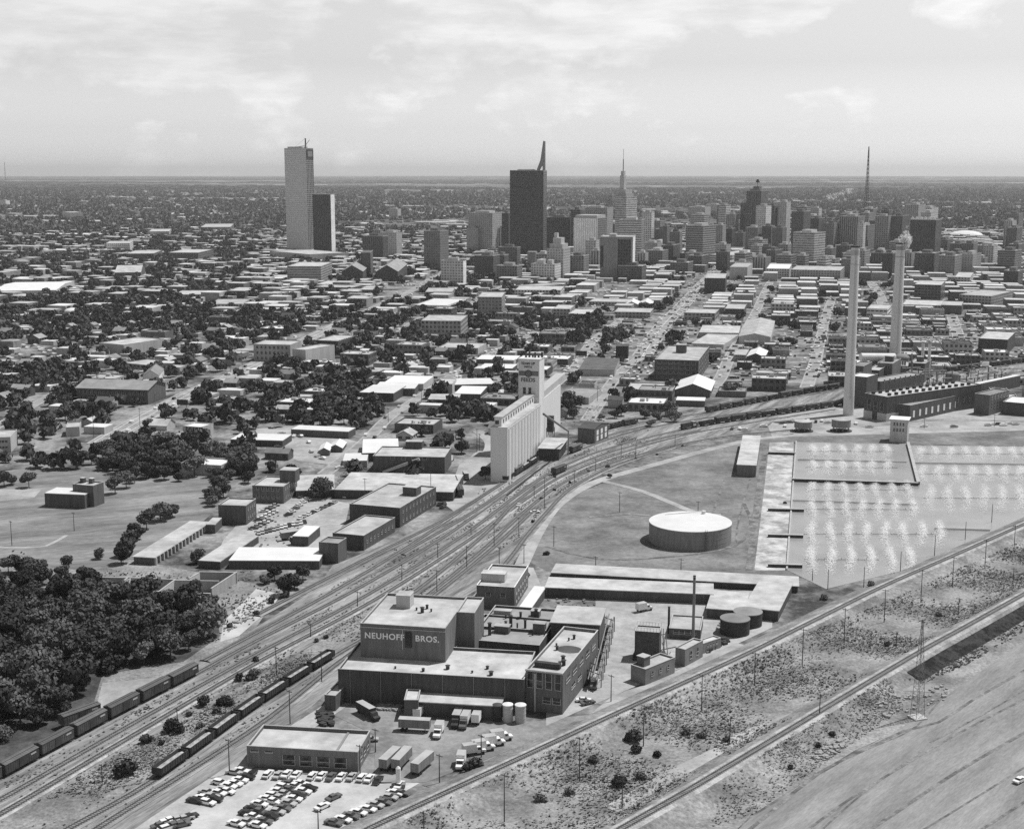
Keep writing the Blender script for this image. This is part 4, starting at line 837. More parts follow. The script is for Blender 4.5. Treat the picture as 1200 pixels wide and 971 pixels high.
mid((342, 310), (376, 312), (389, 307), 332, desc='blank grey block with banded side near the twin-gabled church', name='office_building', cat='office', fac=facade(.3, .05, 0, .4, .7), roof='roof_l')
mid((316, 294), (363, 298), (384, 294), 307, desc='pale podium under the tallest tower', name='office_building', cat='office', wall='stucco', roof='roof_l')
# churches
for (a, bb, c, yb, ds) in (((403, 316), (425, 318), (433, 310), 330, 'left gabled dark church hall beside the square tower'), ((444, 316), (466, 318), (477, 309), 331, 'right gabled dark church hall beside the square tower')):
    mid(a, bb, c, yb, desc=ds, name='church', cat='church', wall='brick', roof='roof_g', par=0, gable=-9, over=.5)
mid((424, 295), (434, 296), (437, 293), 325, desc='square dark church tower between the two gabled halls', name='church_tower', cat='church', wall='brick', roof='roof_d')
mid((136, 318), (165, 319), (170, 313), 326, desc='dark gothic church with steep pale roof in the left distance', name='church', cat='church', wall='brick', roof='roof_l', par=0, gable=7)
mid((0, 338), (66, 340), (86, 330), 346, desc='arched white-roofed hall at the far left', name='hall_building', cat=G, wall='stucco', roof='roof_w', par=0, gable=3)
dome(82, 366, 9, 370, 'white rounded hut roof left of the tree belt', 'quonset_hut', 'roof_w', .5, cat='hut')
dome(1138, 277, 19, 280, 'white shallow dome of the arena in the right distance', 'arena', 'roof_w', .32, cat='arena')
for (a, bb, c, yb, fc_, ds) in (
    ((126, 284), (152, 285), (156, 282), 296, (.6, .06), 'white colonnaded building in the left distance'),
    ((154, 295), (180, 297), (190, 293), 306, (.15, .04), 'dark windowed block left of the long factory'),
    ((206, 294), (232, 296), (250, 292), 307, (.14, .04), 'dark brick factory with pale top in the left distance'),
    ((237, 265), (270, 266), (274, 262), 272, (.15, .05), 'long dark factory far left of the tallest tower'),
    ((73, 248), (82, 249), (90, 248), 257, (.6, .2), 'far pale apartment slab on the left plain'),
    ((176, 270), (198, 271), (201, 268), 277, (.4, .15), 'far pale columned hall on the left plain'),
    ((207, 343), (235, 345), (246, 340), 351, (.4, .1), 'low pale motel left of the tree belt'),
    ((250, 354), (284, 356), (292, 350), 361, (.5, .08), 'long pale store on the avenue'),
    ((500, 340), (530, 342), (533, 337), 349, (.35, .1), 'pale low store behind the parking deck'),
    ((562, 346), (588, 348), (592, 342), 371, (.25, .1), 'grey block with white portico on the middle street'),
    ((497, 373), (540, 376), (548, 369), 396, (.35, .06), 'pale arched facade hall amid dark trees'),
    ((368, 336), (412, 337), (420, 334), 342, (.12, .04), 'long dark shop row under the twin-gabled church'),
    ((604, 339), (657, 340), (661, 335), 347, (.55, .05), 'white arcaded showroom left of the middle street'),
    ((619, 336), (660, 333), (663, 330), 339, (.1, .04), 'dark showroom behind the white arcade'),
    ((649, 361), (668, 362), (674, 357), 373, (.3, .05), 'grey two-storey building with balconies'),
    ((668, 366), (690, 368), (699, 362), 376, (.2, .05), 'brick shop with pale roof right of the balconied one'),
    ((720, 365), (762, 366), (766, 361), 373, (.3, .06), 'long crenellated garage front'),
    ((803, 365), (838, 367), (843, 362), 376, (.3, .06), 'grey store beside the wide street'),
    ((850, 361), (872, 362), (875, 356), 373, (.08, .03), 'black-walled brick block right of the grey store'),
    ((690, 353), (735, 354), (738, 350), 359, (.3, .1), 'light-roofed long store left of the zigzag roofs')):
    mid(a, bb, c, yb, desc=ds, name='city_building', cat=G, fac=facade(*fc_), roof='roof_l')
for px in (742, 758):
    mid((px - 9, 356), (px + 6, 357), (px + 8, 353), 361, desc='%s white gabled zigzag roof in the middle distance' % ('left' if px < 750 else 'right'), name='hall_building', cat=G, wall='stucco', roof='roof_w', par=0, gable=-3.5)
mid((722, 405), (736, 406), (737, 403), 420, desc='black square billboard-backed block beside the wide street', name='billboard_block', cat=G, wall='steel', roof='roof_d', par=0)

# ruined enclosure walls
def wall_seg(a, c, h, desc, m='stucco', t=.5):
    p, q = Vector(P(*a)), Vector(P(*c)); l = (q - p).length; ang = math.atan2((q - p).y, (q - p).x); o = empty('concrete_wall', (*((p + q) / 2), 0), ang)
    b = MB(); b.box(-l / 2, -t / 2, 0, l / 2, t / 2, h); b.obj('panel', M[m], o); b = MB(); b.box(-l / 2 - .05, -t / 2 - .06, h + .002, l / 2 + .05, t / 2 + .06, h + .16); b.obj('coping', M['trim'], o); tag(o, desc, 'wall')
for k, (a, c, ds) in enumerate([((103, 688), (150, 689), 'rear left'), ((150, 689), (136, 700), 'slanting left'), ((154, 689), (205, 691), 'rear middle'), ((206, 691), (186, 706), 'slanting middle'), ((206, 692), (257, 693), 'rear right'), ((186, 707), (247, 708), 'front'), ((248, 702), (278, 682), 'right end'), ((234, 682), (278, 683), 'farthest'), ((234, 683), (222, 690), 'short farthest')]):
    wall_seg(a, c, 4.2 + .013 * k, ds + ' concrete wall of the roofless enclosure by the woods')
# pond walls and pipes
wall_seg((928, 564), (1076, 569), 1.6, 'dark wall crossing the spray pond', 'steel', 1.6); wall_seg((1064, 521), (1076, 568), 1.6, 'dark slanting wall dividing the spray pond', 'steel', 1.6)
for k, (a, c, ds) in enumerate([((900, 598.5), (942, 599.5), 'second'), ((900, 629), (941, 630), 'third'), ((900, 664), (940, 665), 'front'), ((900, 532), (932, 533), 'rear')]): wall_seg(a, c, 1.3 + .01 * k, ds + ' short dark jetty on the left edge of the pond', 'steel', 1.5)
for k, (a, c, ds) in enumerate([((933, 518), (922, 668), 'white left rim of the spray pond'), ((935, 539), (1062, 542), 'rear thin white pipe across the pond'), ((928, 587), (1074, 592), 'middle thin white pipe across the pond'), ((1068, 543), (1210, 545), 'thin white pipe across the right basin'), ((1095, 620), (1160, 622), 'short white pipe near the track')]):
    wall_seg(a, c, .7 + .01 * k, ds, 'white', .6)

# ================================================================== downtown towers
TG = {}
def tower(x0, xm, x1, yt, yb, desc, fl=None, fr=None, th=14, base=0.25, win=.04, kind='grid', top=None, du=4.2, dv=3.9, name='office_tower', group=None):
    """x0,xm,x1: photo columns of left edge, near corner, right edge; yt,yb rows of top and foot"""
    g = Vector(P(xm, yb)); h = hgt2(xm, yt, yb); a = R(th); dl = Vector((-math.cos(a), math.sin(a))); dr = Vector((math.sin(a), math.cos(a)))
    def solve(d, x):
        lo, hi = 1.0, 140.0
        for _ in range(30):
            m = (lo + hi) / 2; q = g + d * m; px = PR(q.x, q.y, 0)[0]
            if (x < xm and px > x) or (x > xm and px < x): lo = m
            else: hi = m
        return lo
    w = solve(dl, x0); d = solve(dr, x1) if x1 > xm + .5 else 22.0
    d = min(max(d, 12.0), 70.0)
    c = g + dl * (w / 2) + dr * (d / 2); root = empty(name, (c.x, c.y, 0), -a)
    ar = {'grid': (.22, .3, .8), 'bands': (0, .35, .8), 'stripes': (.3, -1, 2), 'blank': (.6, 2, 3), 'fine': (.3, .35, .7)}
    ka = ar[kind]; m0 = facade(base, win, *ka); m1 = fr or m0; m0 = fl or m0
    b = MB()
    def side(p, q, wd_, mi): nu, nv = max(1, round(wd_ / du)), max(1, round(h / dv)); b.face([(p[0], p[1], 0), (q[0], q[1], 0), (q[0], q[1], h), (p[0], p[1], h)], mi, [(0, 0), (nu, 0), (nu, nv), (0, nv)])
    X, Y = w / 2, d / 2
    side((-X, -Y), (X, -Y), w, 0); side((X, -Y), (X, Y), d, 1); side((X, Y), (-X, Y), w, 0); side((-X, Y), (-X, -Y), d, 1)
    b.obj('wall', [m0, m1], root)
    b = MB(); b.box(-X + .4, -Y + .4, h - .8, X - .4, Y - .4, h - .4); 
    b.obj('roof', M['roof_l'], root)
    b = MB()
    for (p, q, r2, s2) in ((-X - .1, -Y - .1, X + .1, -Y + .4), (-X - .1, Y - .4, X + .1, Y + .1), (-X - .1, -Y + .403, -X + .4, Y - .403), (X - .4, -Y + .403, X + .1, Y - .403)): b.box(p, q, h, r2, s2, h + .8)
    b.obj('parapet', M['trim'] if base > .2 else M['stucco'], root)
    if top is None: top = [(0, 0, .45, .5, 5)]
    for (tx, ty, tw, td, tt) in top:
        b = MB(); b.box(-w * tw / 2, -d * td / 2, 0, w * tw / 2, d * td / 2, tt, 0, 4, 4); q = b.obj('penthouse', [M['stucco'] if base > .2 else M['brickm']], root); q.location = (tx * w / 2, ty * d / 2, h - .4)
    tag(root, desc, 'skyscraper' if h > 75 else 'office block', group); occupy(c.x, c.y, -a, w, d, 6); root['w'] = w; root['d'] = d; root['h'] = h; return root
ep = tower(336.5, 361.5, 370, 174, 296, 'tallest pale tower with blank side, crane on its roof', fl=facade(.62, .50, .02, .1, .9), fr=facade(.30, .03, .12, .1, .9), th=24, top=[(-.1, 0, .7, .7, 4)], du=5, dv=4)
w_, d_, h_ = ep['w'], ep['d'], ep['h']
b = MB(); b.box(-.4, -d_ * .46, 0, .4, d_ * .46, 17); b.box(.45, -d_ * .3, 4, .6, d_ * .3, 15, 1); q = b.obj('dark_crown_panel', [M['steel'], M['steelm']], ep); q.location = (w_ / 2 + .45, 0, h_ - 20)
cx_, cy_ = ep.location[0] + math.cos(R(-24)) * w_ * .32, ep.location[1] + math.sin(R(-24)) * w_ * .32
cr = empty('tower_crane', (cx_, cy_, h_ + .1), R(35))
b = MB()
for x in (-1, 1):
    for y in (-1, 1): b.tube((x, y, 0), (x * .6, y * .6, 20), .35, 4)
for k in range(6): b.tube((-1, -1, k * 3.2), (1, -1, k * 3.2 + 3), .22, 4); b.tube((1, 1, k * 3.2), (1, -1, k * 3.2 + 3), .22, 4)
b.obj('mast', M['steel'], cr); b = MB(); b.tube((0, 0, 6), (-24, 0, 2), .5, 4); b.tube((0, 0, 20), (-24, 0, 2), .15, 4); b.tube((0, 0, 6), (9, 0, 17), .5, 4); b.obj('jib', M['steel'], cr); tag(cr, 'derrick crane standing on the roof of the tallest tower', 'crane')
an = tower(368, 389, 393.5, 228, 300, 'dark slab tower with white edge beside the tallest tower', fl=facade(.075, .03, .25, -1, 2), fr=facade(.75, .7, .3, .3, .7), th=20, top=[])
tower(446, 465, 471.5, 273, 301, 'pale slab behind the dark square block', base=.42, win=.2, kind='fine', th=22)
tower(425, 449, 455, 277, 306, 'dark square block with striped windows left of centre', base=.1, kind='stripes', th=22)
tower(437, 446, 449, 270, 290, 'small grey tower behind the dark striped block', base=.3, th=22)
tower(497, 516, 526, 271, 316, 'tall brown-brick block left of the striped towers', base=.17, kind='fine', th=26)
tower(517, 543, 546.5, 306, 335, 'pale grid-fronted block with bright edge', fl=facade(.5, .12, .2, .25, .7), fr=facade(.8, .7, .3, .3, .7), th=16)
tower(549, 577, 588, 250, 298, 'grey square tower left of the dark glass slab', base=.32, kind='fine', th=22, top=[(0, 0, .6, .6, 5)])
tower(588, 596, 601, 250, 300, 'narrow dark tower squeezed beside the glass slab', base=.13, th=18)
tower(584, 606, 610, 290, 312, 'dark boxy block in front of the glass slab', base=.12, th=18)
rp = tower(597.5, 636.5, 640.5, 200, 302, 'dark glass slab tower with tall tapering rooftop fin', fl=facade(.085, .03, 0, .3, .75), fr=facade(.12, .05, 0, .3, .75), th=10, top=[(-.1, 0, .5, .5, 3)])
w_, d_, h_ = rp['w'], rp['d'], rp['h']
b = MB(); t = 54
b.extr([(w_ / 2 - 16, h_), (w_ / 2 - 11, h_), (w_ / 2 - 7, h_ + 8), (w_ / 2 - 4, h_ + 8), (w_ / 2 - 4.5, h_), (w_ / 2, h_), (w_ / 2 - .3, h_ + t), (w_ / 2 - 3.4, h_ + t + 1), (w_ / 2 - 8.5, h_ + 20)], -4.5, 4.5); b.obj('fin', M['steelm'], rp)
tower(628, 641, 645, 298, 322, 'grey stepped block at the foot of the glass slab', base=.3, th=14)
ad = tower(641, 660, 668, 292, 326, 'pale stepped old hotel building', base=.42, kind='fine', th=20, top=[(0, 0, .8, .8, 8), (0, 0, .5, .5, 17), (-.3, 0, .2, .2, 24)])
tower(640, 668, 672, 255, 296, 'broad dark block right of the glass slab', base=.1, kind='grid', th=14)
tower(622, 650, 668, 310, 328, 'low white hotel wing with terraces', base=.6, win=.2, th=18, top=[(-.5, 0, .3, .5, 6), (.3, 0, .2, .5, 6)])
tower(679, 711, 718, 244, 292, 'wide grey tower behind the white one', base=.32, kind='fine', th=20)
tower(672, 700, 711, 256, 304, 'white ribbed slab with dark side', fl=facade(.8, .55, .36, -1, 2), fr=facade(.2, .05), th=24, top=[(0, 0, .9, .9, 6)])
r2 = tower(720, 733, 745.5, 231, 305, 'pale tower with stepped crown and needle mast', base=.45, win=.15, kind='bands', th=36, top=[(-.1, 0, .72, .72, 7), (-.15, 0, .62, .62, 14)])
w_, d_, h_ = r2['w'], r2['d'], r2['h']
b = MB(); b.box(-4.5, -4, 0, 4.5, 4, 39); b.box(-3, -3, 39.003, 3, 3, 47); q = b.obj('core_shaft', M['stucco'], r2); q.location = (-w_ * .3, 0, h_ - .4)
b = MB(); b.tube((0, 0, 47), (0, 0, 80), .9, 8); b.tube((0, 0, 80), (0, 0, 98), .35, 6); q = b.obj('mast', M['steelm'], r2); q.location = (-w_ * .3, 0, h_ - 12)
tower(725, 751, 754.5, 258, 309, 'pale block with strong white horizontal bands', fl=facade(.62, .08, 0, .3, .75), th=14)
tower(686, 698, 702, 282, 313, 'small pale block between the white slab and dark-fronted slab', base=.42, kind='fine', th=20)
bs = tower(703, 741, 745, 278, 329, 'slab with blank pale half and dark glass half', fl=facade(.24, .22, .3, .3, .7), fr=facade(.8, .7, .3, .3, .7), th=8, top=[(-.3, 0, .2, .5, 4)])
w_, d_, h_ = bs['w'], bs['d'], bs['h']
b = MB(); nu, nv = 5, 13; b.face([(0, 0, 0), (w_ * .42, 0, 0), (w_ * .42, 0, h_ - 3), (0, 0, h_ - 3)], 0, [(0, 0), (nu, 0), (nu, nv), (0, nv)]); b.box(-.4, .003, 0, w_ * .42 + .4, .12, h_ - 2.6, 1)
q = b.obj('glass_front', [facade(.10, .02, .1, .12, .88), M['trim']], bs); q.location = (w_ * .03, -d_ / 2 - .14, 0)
b = MB(); b.box(0, -.1, 0, w_ * .1, 0, h_, 0); q = b.obj('balcony_strip', [facade(.2, .02, 0, .3, .8)], bs); q.location = (-w_ / 2, -d_ / 2 - .01, 0)
for args in [
    (754, 773, 779, 259, 292, 'grey flat-topped tower right of the banded block', .24, 'grid', 24), (753, 770, 775, 285, 305, 'low cream office below the grey flat-topped tower', .4, 'fine', 22),
    (776, 781, 784, 265, 306, 'thin dark tower with pale left edge', .16, 'fine', 24), (784, 796, 799, 272, 304, 'brown block right of the thin dark tower', .2, 'fine', 24),
    (758, 776, 783, 294, 310, 'squat brick office in the downtown centre', .22, 'grid', 22),
    (803, 823, 838, 265, 309, 'broad two-faced grey tower with ribbon windows', .3, 'bands', 36), (837, 846, 850, 264, 300, 'tan tower behind the broad two-faced one', .3, 'fine', 26),
    (849, 857, 861, 268, 295, 'dark narrow block behind the white complex', .08, 'blank', 26), (860, 870, 874, 273, 296, 'brown narrow block left of the spired tower', .17, 'fine', 26),
    (873, 887, 892, 267, 297, 'brick block below the spired tower', .22, 'fine', 26), (892, 903, 907, 265, 297, 'dark brick block right of the spired tower', .13, 'fine', 26),
    (899, 906, 911, 241, 292, 'dark tall tower left of the white narrow one', .12, 'grid', 28), (910, 920, 925, 237, 292, 'white narrow tower beside the dark tall one', .5, 'fine', 30),
    (904, 916, 921, 267, 299, 'brown block with arcaded top before the white narrow tower', .18, 'fine', 28), (926, 940, 948, 248, 303, 'dark stepped brick tower left of the pale slab', .1, 'fine', 30),
    (948, 958, 965, 256, 300, 'dark tower behind the pale banded slab', .13, 'grid', 30), (965, 976, 982, 262, 300, 'brick block right of the pale banded slab', .2, 'fine', 30),
    (928, 953, 966, 273, 315, 'pale slab with banded bright right side', .4, 'bands', 36), (982, 1004, 1012, 254, 300, 'grey concrete tower with vertical ribs near the radio mast', .3, 'stripes', 34),
    (1003, 1010, 1013, 262, 305, 'slim pale tower right of the ribbed one', .5, 'fine', 32), (1026, 1038, 1046, 259, 286, 'white rounded-looking tower behind the farther smokestack', .7, 'blank', 36),
    (1017, 1023, 1027, 263, 284, 'small pale tower left of the white one', .4, 'fine', 32), (1033, 1045, 1048, 297, 326, 'black glass block left of the farther smokestack', .06, 'grid', 26),
    (1060, 1068, 1072, 291, 313, 'small pale block right of the farther smokestack', .42, 'fine', 30), (1101, 1112, 1116, 280, 301, 'pale ribbed block right of the dark corniced tower', .42, 'stripes', 32),
    (1122, 1136, 1142, 286, 303, 'tan mid-rise below the arena dome', .3, 'fine', 32), (1126, 1139, 1149, 298, 321, 'grey mid-rise with white side near the arena dome', .42, 'fine', 36),
    (1143, 1160, 1168, 288, 303, 'wide brick mid-rise at the right', .22, 'fine', 32), (1168, 1188, 1196, 294, 322, 'brown grid-windowed block at the right edge', .2, 'bands', 34),
    (1071, 1094, 1100, 297, 322, 'dark brick block under the corniced tower', .13, 'grid', 28), (1099, 1118, 1126, 300, 325, 'brick mid-rise between the corniced tower and grey one', .18, 'fine', 30),
    (985, 1003, 1008, 304, 325, 'low brown block behind the nearer smokestack', .2, 'fine', 28), (806, 822, 830, 300, 318, 'dark low office in front of the two-faced tower', .13, 'grid', 24),
    (724, 752, 757, 312, 330, 'low dark shop block right of the dark-fronted slab', .12, 'grid', 16), (785, 806, 812, 308, 322, 'dark brick low-rise downtown', .12, 'grid', 20),
    (556, 578, 586, 300, 326, 'dark brick low-rise left of the glass slab', .12, 'grid', 18), (582, 606, 612, 312, 330, 'grey low-rise below the glass slab', .22, 'grid', 18),
    (665, 684, 690, 300, 322, 'brick low-rise beside the stepped hotel', .2, 'grid', 18), (806, 826, 838, 243, 256, 'far pale hospital block on the horizon side', .35, 'fine', 24), (826, 842, 848, 240, 252, 'far pale hospital wing right of the other', .38, 'fine', 24),
    (456, 466, 470, 245, 256, 'far pale block above the twin slabs', .4, 'fine', 20), (547, 560, 563, 268, 298, 'pale block in front of the grey square tower', .38, 'fine', 22),
    (0, 7, 12, 235, 243, 'far white building at the left edge', .6, 'blank', 10), (1175, 1192, 1198, 318, 340, 'dark block at the right edge below the brown one', .1, 'grid', 30)]:
    x0, xm, x1, yt, yb, ds, bt_, kd, th_ = args
    tower(x0, xm, x1, yt, yb, ds, base=bt_, kind=kd, th=th_, win=.04 if bt_ < .35 else .12)
_rs = random.Random(11); _n = 0
for _k in range(4000):
    if _n >= 115: break
    xm_ = _rs.choice([_rs.uniform(560, 1196), _rs.uniform(840, 1196)]); yb_ = _rs.uniform(282, 320); w1 = _rs.uniform(8, 17); w2 = _rs.uniform(3, 9); hh_ = _rs.uniform(14, 42) * (1.25 if yb_ < 300 else .55)
    g_ = P(xm_, yb_)
    if 1105 < xm_ + w2 and xm_ - w1 < 1165 and yb_ - hh_ < 281: continue
    if not is_free(g_[0], g_[1] + 13, 8): continue
    bt_ = _rs.choice([.12, .16, .24, .34, .45, .58]); kd_ = _rs.choice(['fine', 'grid', 'bands', 'stripes'])
    tower(xm_ - w1, xm_, xm_ + w2, yb_ - hh_, yb_, {.12: 'dark', .16: 'brown', .24: 'grey', .34: 'tan', .45: 'pale', .58: 'white'}[bt_] + ' office block', base=bt_, kind=kd_, th=30 if xm_ > 800 else 20, win=.04 if bt_ < .4 else .08); _n += 1
cn2 = tower(1064, 1094, 1101, 258, 314, 'dark tower with scalloped pale cornice right of the farther smokestack', base=.1, kind='stripes', th=28, top=[(0, 0, .8, .8, 3)])
w_, d_, h_ = cn2['w'], cn2['d'], cn2['h']; b = MB()
for k in range(6):
    x = -w_ / 2 + w_ * (k + .5) / 6; b.extr([(x - w_ / 12.2, 0), (x + w_ / 12.2, 0), (x, 5)], -.5, .5)
q = b.obj('cornice', M['white'], cn2); q.location = (0, -d_ / 2 + .2, h_ + .9)
mc = tower(873, 890, 898, 224, 292, 'dark art-deco tower with finial and stepped wings', base=.14, kind='stripes', th=30, top=[(0, 0, .7, .7, 5), (0, 0, .4, .4, 10)])
w_, d_, h_ = mc['w'], mc['d'], mc['h']
b = MB(); b.tube((0, 0, 0), (0, 0, 10), .6); b.box(-4, -.4, 8, 4, .4, 12); b.box(-2.5, -.4, 12.003, 2.5, .4, 15); q = b.obj('finial', M['steel'], mc); q.location = (0, 0, h_ + 9)
for s, hh in ((-1, .80), (1, .78)):
    b = MB(); b.box(-w_ * .22, -d_ * .4, 0, w_ * .22, d_ * .4, h_ * hh, 0, 4, 4); q = b.obj('wing', facade(.14, .04, .3, -1, 2), mc); q.location = (s * w_ * .722, 0, 0)
# radio mast
def lattice(x, y, h, wb, desc, name='radio_mast', arms=0, m='steel', nb=14, z0=0, tr=.25):
    root = empty(name, (x, y, z0), R(20)); b = MB(); cs = [(-1, -1), (1, -1), (1, 1), (-1, 1)]
    wid = lambda z: wb * (1 - z / h) ** 1.0 * .9 + wb * .1
    for k in range(nb):
        za, zb_ = h * k / nb, h * (k + 1) / nb; a, c = wid(za), wid(zb_)
        for i in range(4):
            p, q = cs[i], cs[(i + 1) % 4]
            b.tube((p[0] * a, p[1] * a, za), (p[0] * c, p[1] * c, zb_), tr, 4); b.tube((p[0] * a, p[1] * a, za), (q[0] * c, q[1] * c, zb_), tr * .6, 4)
            b.tube((p[0] * c, p[1] * c, zb_), (q[0] * c, q[1] * c, zb_), tr * .6, 4)
    b.obj('lattice', M[m], root)
    if arms:
        b = MB()
        for k in range(arms): z = h * (.8 + .2 * k / max(1, arms - .5)); b.tube((-wb * 1.6, 0, z), (wb * 1.6, 0, z), tr, 4)
        b.obj('crossarm', M[m], root)
    b = MB(); b.box(-wb * 1.4, -wb * 1.4, 0, wb * 1.4, wb * 1.4, .5); b.obj('footing', M['concrete'], root)
    tag(root, desc, 'mast'); return root
x, y = P(1014, 268); lattice(x, y, hgt2(1014, 172, 268), 6, 'tall lattice radio mast rising above the right skyline', tr=.55, nb=20)
x, y = P(1075, 841); lattice(x, y, hgt2(1075, 722, 841) * .97, 1.5, 'slim lattice pylon on the graded earth at lower right', name='lattice_pylon', arms=2, m='steelm', tr=.07, nb=16)
x, y = P(8, 236); lattice(x, y, hgt2(8, 190, 236), 5, 'far thin mast at the left horizon', tr=.5, nb=8)
# ================================================================== rolling stock
def make_boxcar():
    r = empty('boxcar', (0, 0, 0)); Lc, Wc = 12.6, 3.0
    b = MB(); b.box(-Lc / 2, -Wc / 2, 1.15, Lc / 2, Wc / 2, 3.95)
    for k in range(15): 
        x = -Lc / 2 + .3 + k * (Lc - .6) / 14
        if abs(x) > 1.6:
            for s in (-1, 1): b.box(x - .05, s * Wc / 2 - .05, 1.2, x + .05, s * Wc / 2 + .05, 3.9)
    b.obj('body', M['rust'], r)
    b = MB(); b.extr([(-1.6, 3.953), (1.6, 3.953), (1.6, 4.05), (0, 4.4), (-1.6, 4.05)], -Lc / 2 - .1, Lc / 2 + .1); b.extr([(-.35, 4.45), (.35, 4.45), (.35, 4.5), (-.35, 4.5)], -Lc / 2, Lc / 2)
    for k in range(14): b.extr([(-1.58, 4.08), (0, 4.43), (1.58, 4.08), (0, 4.47)], -Lc / 2 + .5 + k * .9, -Lc / 2 + .58 + k * .9)
    q = b.obj('roof', mat('car_roof', 0.12, var=.2, rnd=.3), r); q.rotation_euler = (0, 0, R(90))
    for s in (-1, 1):
        b = MB(); b.box(-1.2, s * Wc / 2, 1.25, 1.2, s * (Wc / 2 + .12), 3.8); b.obj('door', M['steel'], r)
        b = MB(); b.box(3.2, s * (Wc / 2 + .06), 2.9, 5.2, s * (Wc / 2 + .08), 3.4); b.obj('stencil', M['trim'], r)
    for x in (-4.1, 4.1):
        b = MB(); b.box(x - 1.4, -.9, .5, x + 1.4, .9, 1.0)
        for dx in (-.85, .85):
            for s in (-.75, .75): b.tube((x + dx, s - .07, .42), (x + dx, s + .07, .42), .42, 10)
        b.obj('wheel_truck', M['steel'], r)
    index_kids(r); return r
def make_gondola():
    r = empty('gondola_car', (0, 0, 0)); Lc, Wc = 12.8, 3.0; b = MB()
    b.box(-Lc / 2, -Wc / 2, 1.1, Lc / 2, Wc / 2, 1.3)
    for s in (-1, 1): b.box(-Lc / 2, s * Wc / 2 - .08, 1.303, Lc / 2, s * Wc / 2 + .08, 3.1); b.box(s * Lc / 2 - .08, -Wc / 2 + .09, 1.303, s * Lc / 2 + .08, Wc / 2 - .09, 3.1)
    for k in range(11):
        for s in (-1, 1): b.box(-Lc / 2 + .4 + k * 1.2, s * (Wc / 2 + .083), 1.1, -Lc / 2 + .52 + k * 1.2, s * (Wc / 2 + .18), 3.1)
    b.obj('body', M['steel'], r)
    b = MB(); n = 12
    for i in range(n):
        for j in range(4):
            f = lambda i, j: (-Lc / 2 + .12 + i * (Lc - .24) / n, -Wc / 2 + .12 + j * (Wc - .24) / 4, 2.0 + .75 * math.exp(-((j - 2) ** 2) / 1.5) * (0.75 + .35 * math.sin(i * 1.9)) )
            b.face([f(i, j), f(i + 1, j), f(i + 1, j + 1), f(i, j + 1)])
    b.obj('load', M['load'], r)
    for x in (-4.3, 4.3):
        b = MB(); b.box(x - 1.4, -.9, .5, x + 1.4, .9, 1.0)
        for dx in (-.85, .85):
            for s in (-.75, .75): b.tube((x + dx, s - .07, .42), (x + dx, s + .07, .42), .42, 10)
        b.obj('wheel_truck', M['steel'], r)
    index_kids(r); return r
def make_loco():
    r = empty('diesel_locomotive', (0, 0, 0)); b = MB(); b.box(-8, -1.5, 1.1, 8, 1.5, 1.5); b.box(-7.2, -.95, 1.503, 2.6, .95, 3.9); b.box(5.3, -.95, 1.503, 7.6, .95, 3.3); b.obj('hood', M['steel'], r)
    b = MB(); b.box(2.65, -1.5, 1.503, 5.25, 1.5, 4.4, 0); b.box(2.9, -1.55, 3.1, 5.0, -1.503, 3.9, 1); b.box(2.9, 1.503, 3.1, 5.0, 1.55, 3.9, 1); b.obj('cab', [M['trim'], M['glass']], r)
    for x in (-5, 5):
        b = MB(); b.box(x - 1.9, -1, .45, x + 1.9, 1, 1.05)
        for dx in (-1.2, 1.2):
            for s in (-.75, .75): b.tube((x + dx, s - .07, .5), (x + dx, s + .07, .5), .5, 10)
        b.obj('wheel_truck', M['steel'], r)
    index_kids(r); return r
BOX, GON, LOC = make_boxcar(), make_gondola(), make_loco(); used = {}
def put(proto, x, y, z, a, desc, cat, group, sc=1.0):
    o = proto if proto.name not in used else copy_tree(proto); used[proto.name] = 1
    if o is not proto: o.name = proto.name.split('.')[0]
    o.location = (x, y, z); o.rotation_euler = (0, 0, a); 
    if sc != 1: o.scale = (sc, sc, sc)
    tag(o, desc, cat, group); occupy(x, y, a, 14, 4, 0); return o
def train(key, px0, px1, kinds, desc, group, gap=13.9, flip=0, n=60):
    pts, z = TR[key]; tot = clen(pts); best = [None, None]
    for j, (x, y) in enumerate((px0, px1)):
        bd = 1e9
        for k in range(int(tot / 2)):
            p, _ = walk(pts, k * 2.0); q = PR(p.x, p.y, z)
            d = math.hypot(q[0] - x, q[1] - y)
            if d < bd: bd = d; best[j] = k * 2.0
    s0, s1 = sorted(best); s = s0 + gap / 2; i = 0
    while s < s1 and i < n:
        p, a = walk(pts, s); k = kinds[i % len(kinds)]
        if k == 'x': i += 1; s += gap; continue
        pr = {'b': BOX, 'g': GON, 'l': LOC}[k]; nm = {'b': 'dark boxcar', 'g': 'loaded open gondola', 'l': 'diesel locomotive with pale cab'}[k]
        o = put(pr, p.x, p.y, z - .25, a, nm + ' ' + desc, 'boxcar' if k == 'b' else 'gondola' if k == 'g' else 'locomotive', group)
        if k == 'b':
            s_ = random.uniform(.94, 1.05); o.scale = (1, 1, s_)
        s += gap + (3 if k == 'l' else random.uniform(0, .5)); i += 1
train('a', (-45, 945), (228, 792), 'b', 'in the string by the woods', 'boxcars by the woods')
train('d', (183, 915), (388, 772), 'g', 'in the string by the parking lot', 'gondolas by the parking lot', 13.9)
train('b', (800, 504), (1000, 473), 'lgbbbgbbbbgbbb', 'on the near yard siding toward the smokestacks', 'yard train, near siding')
train('h', (828, 484), (990, 455), 'bbbbbgbbbb', 'on the far yard siding toward the smokestacks', 'yard train, far siding')
train('h', (688, 511), (750, 497), 'bbgb', 'on the curved siding by the mill house', 'cars by the mill house')
train('a', (668, 531), (690, 523), 'b', 'right of the loading canopy', 'cars by the canopy', n=1)
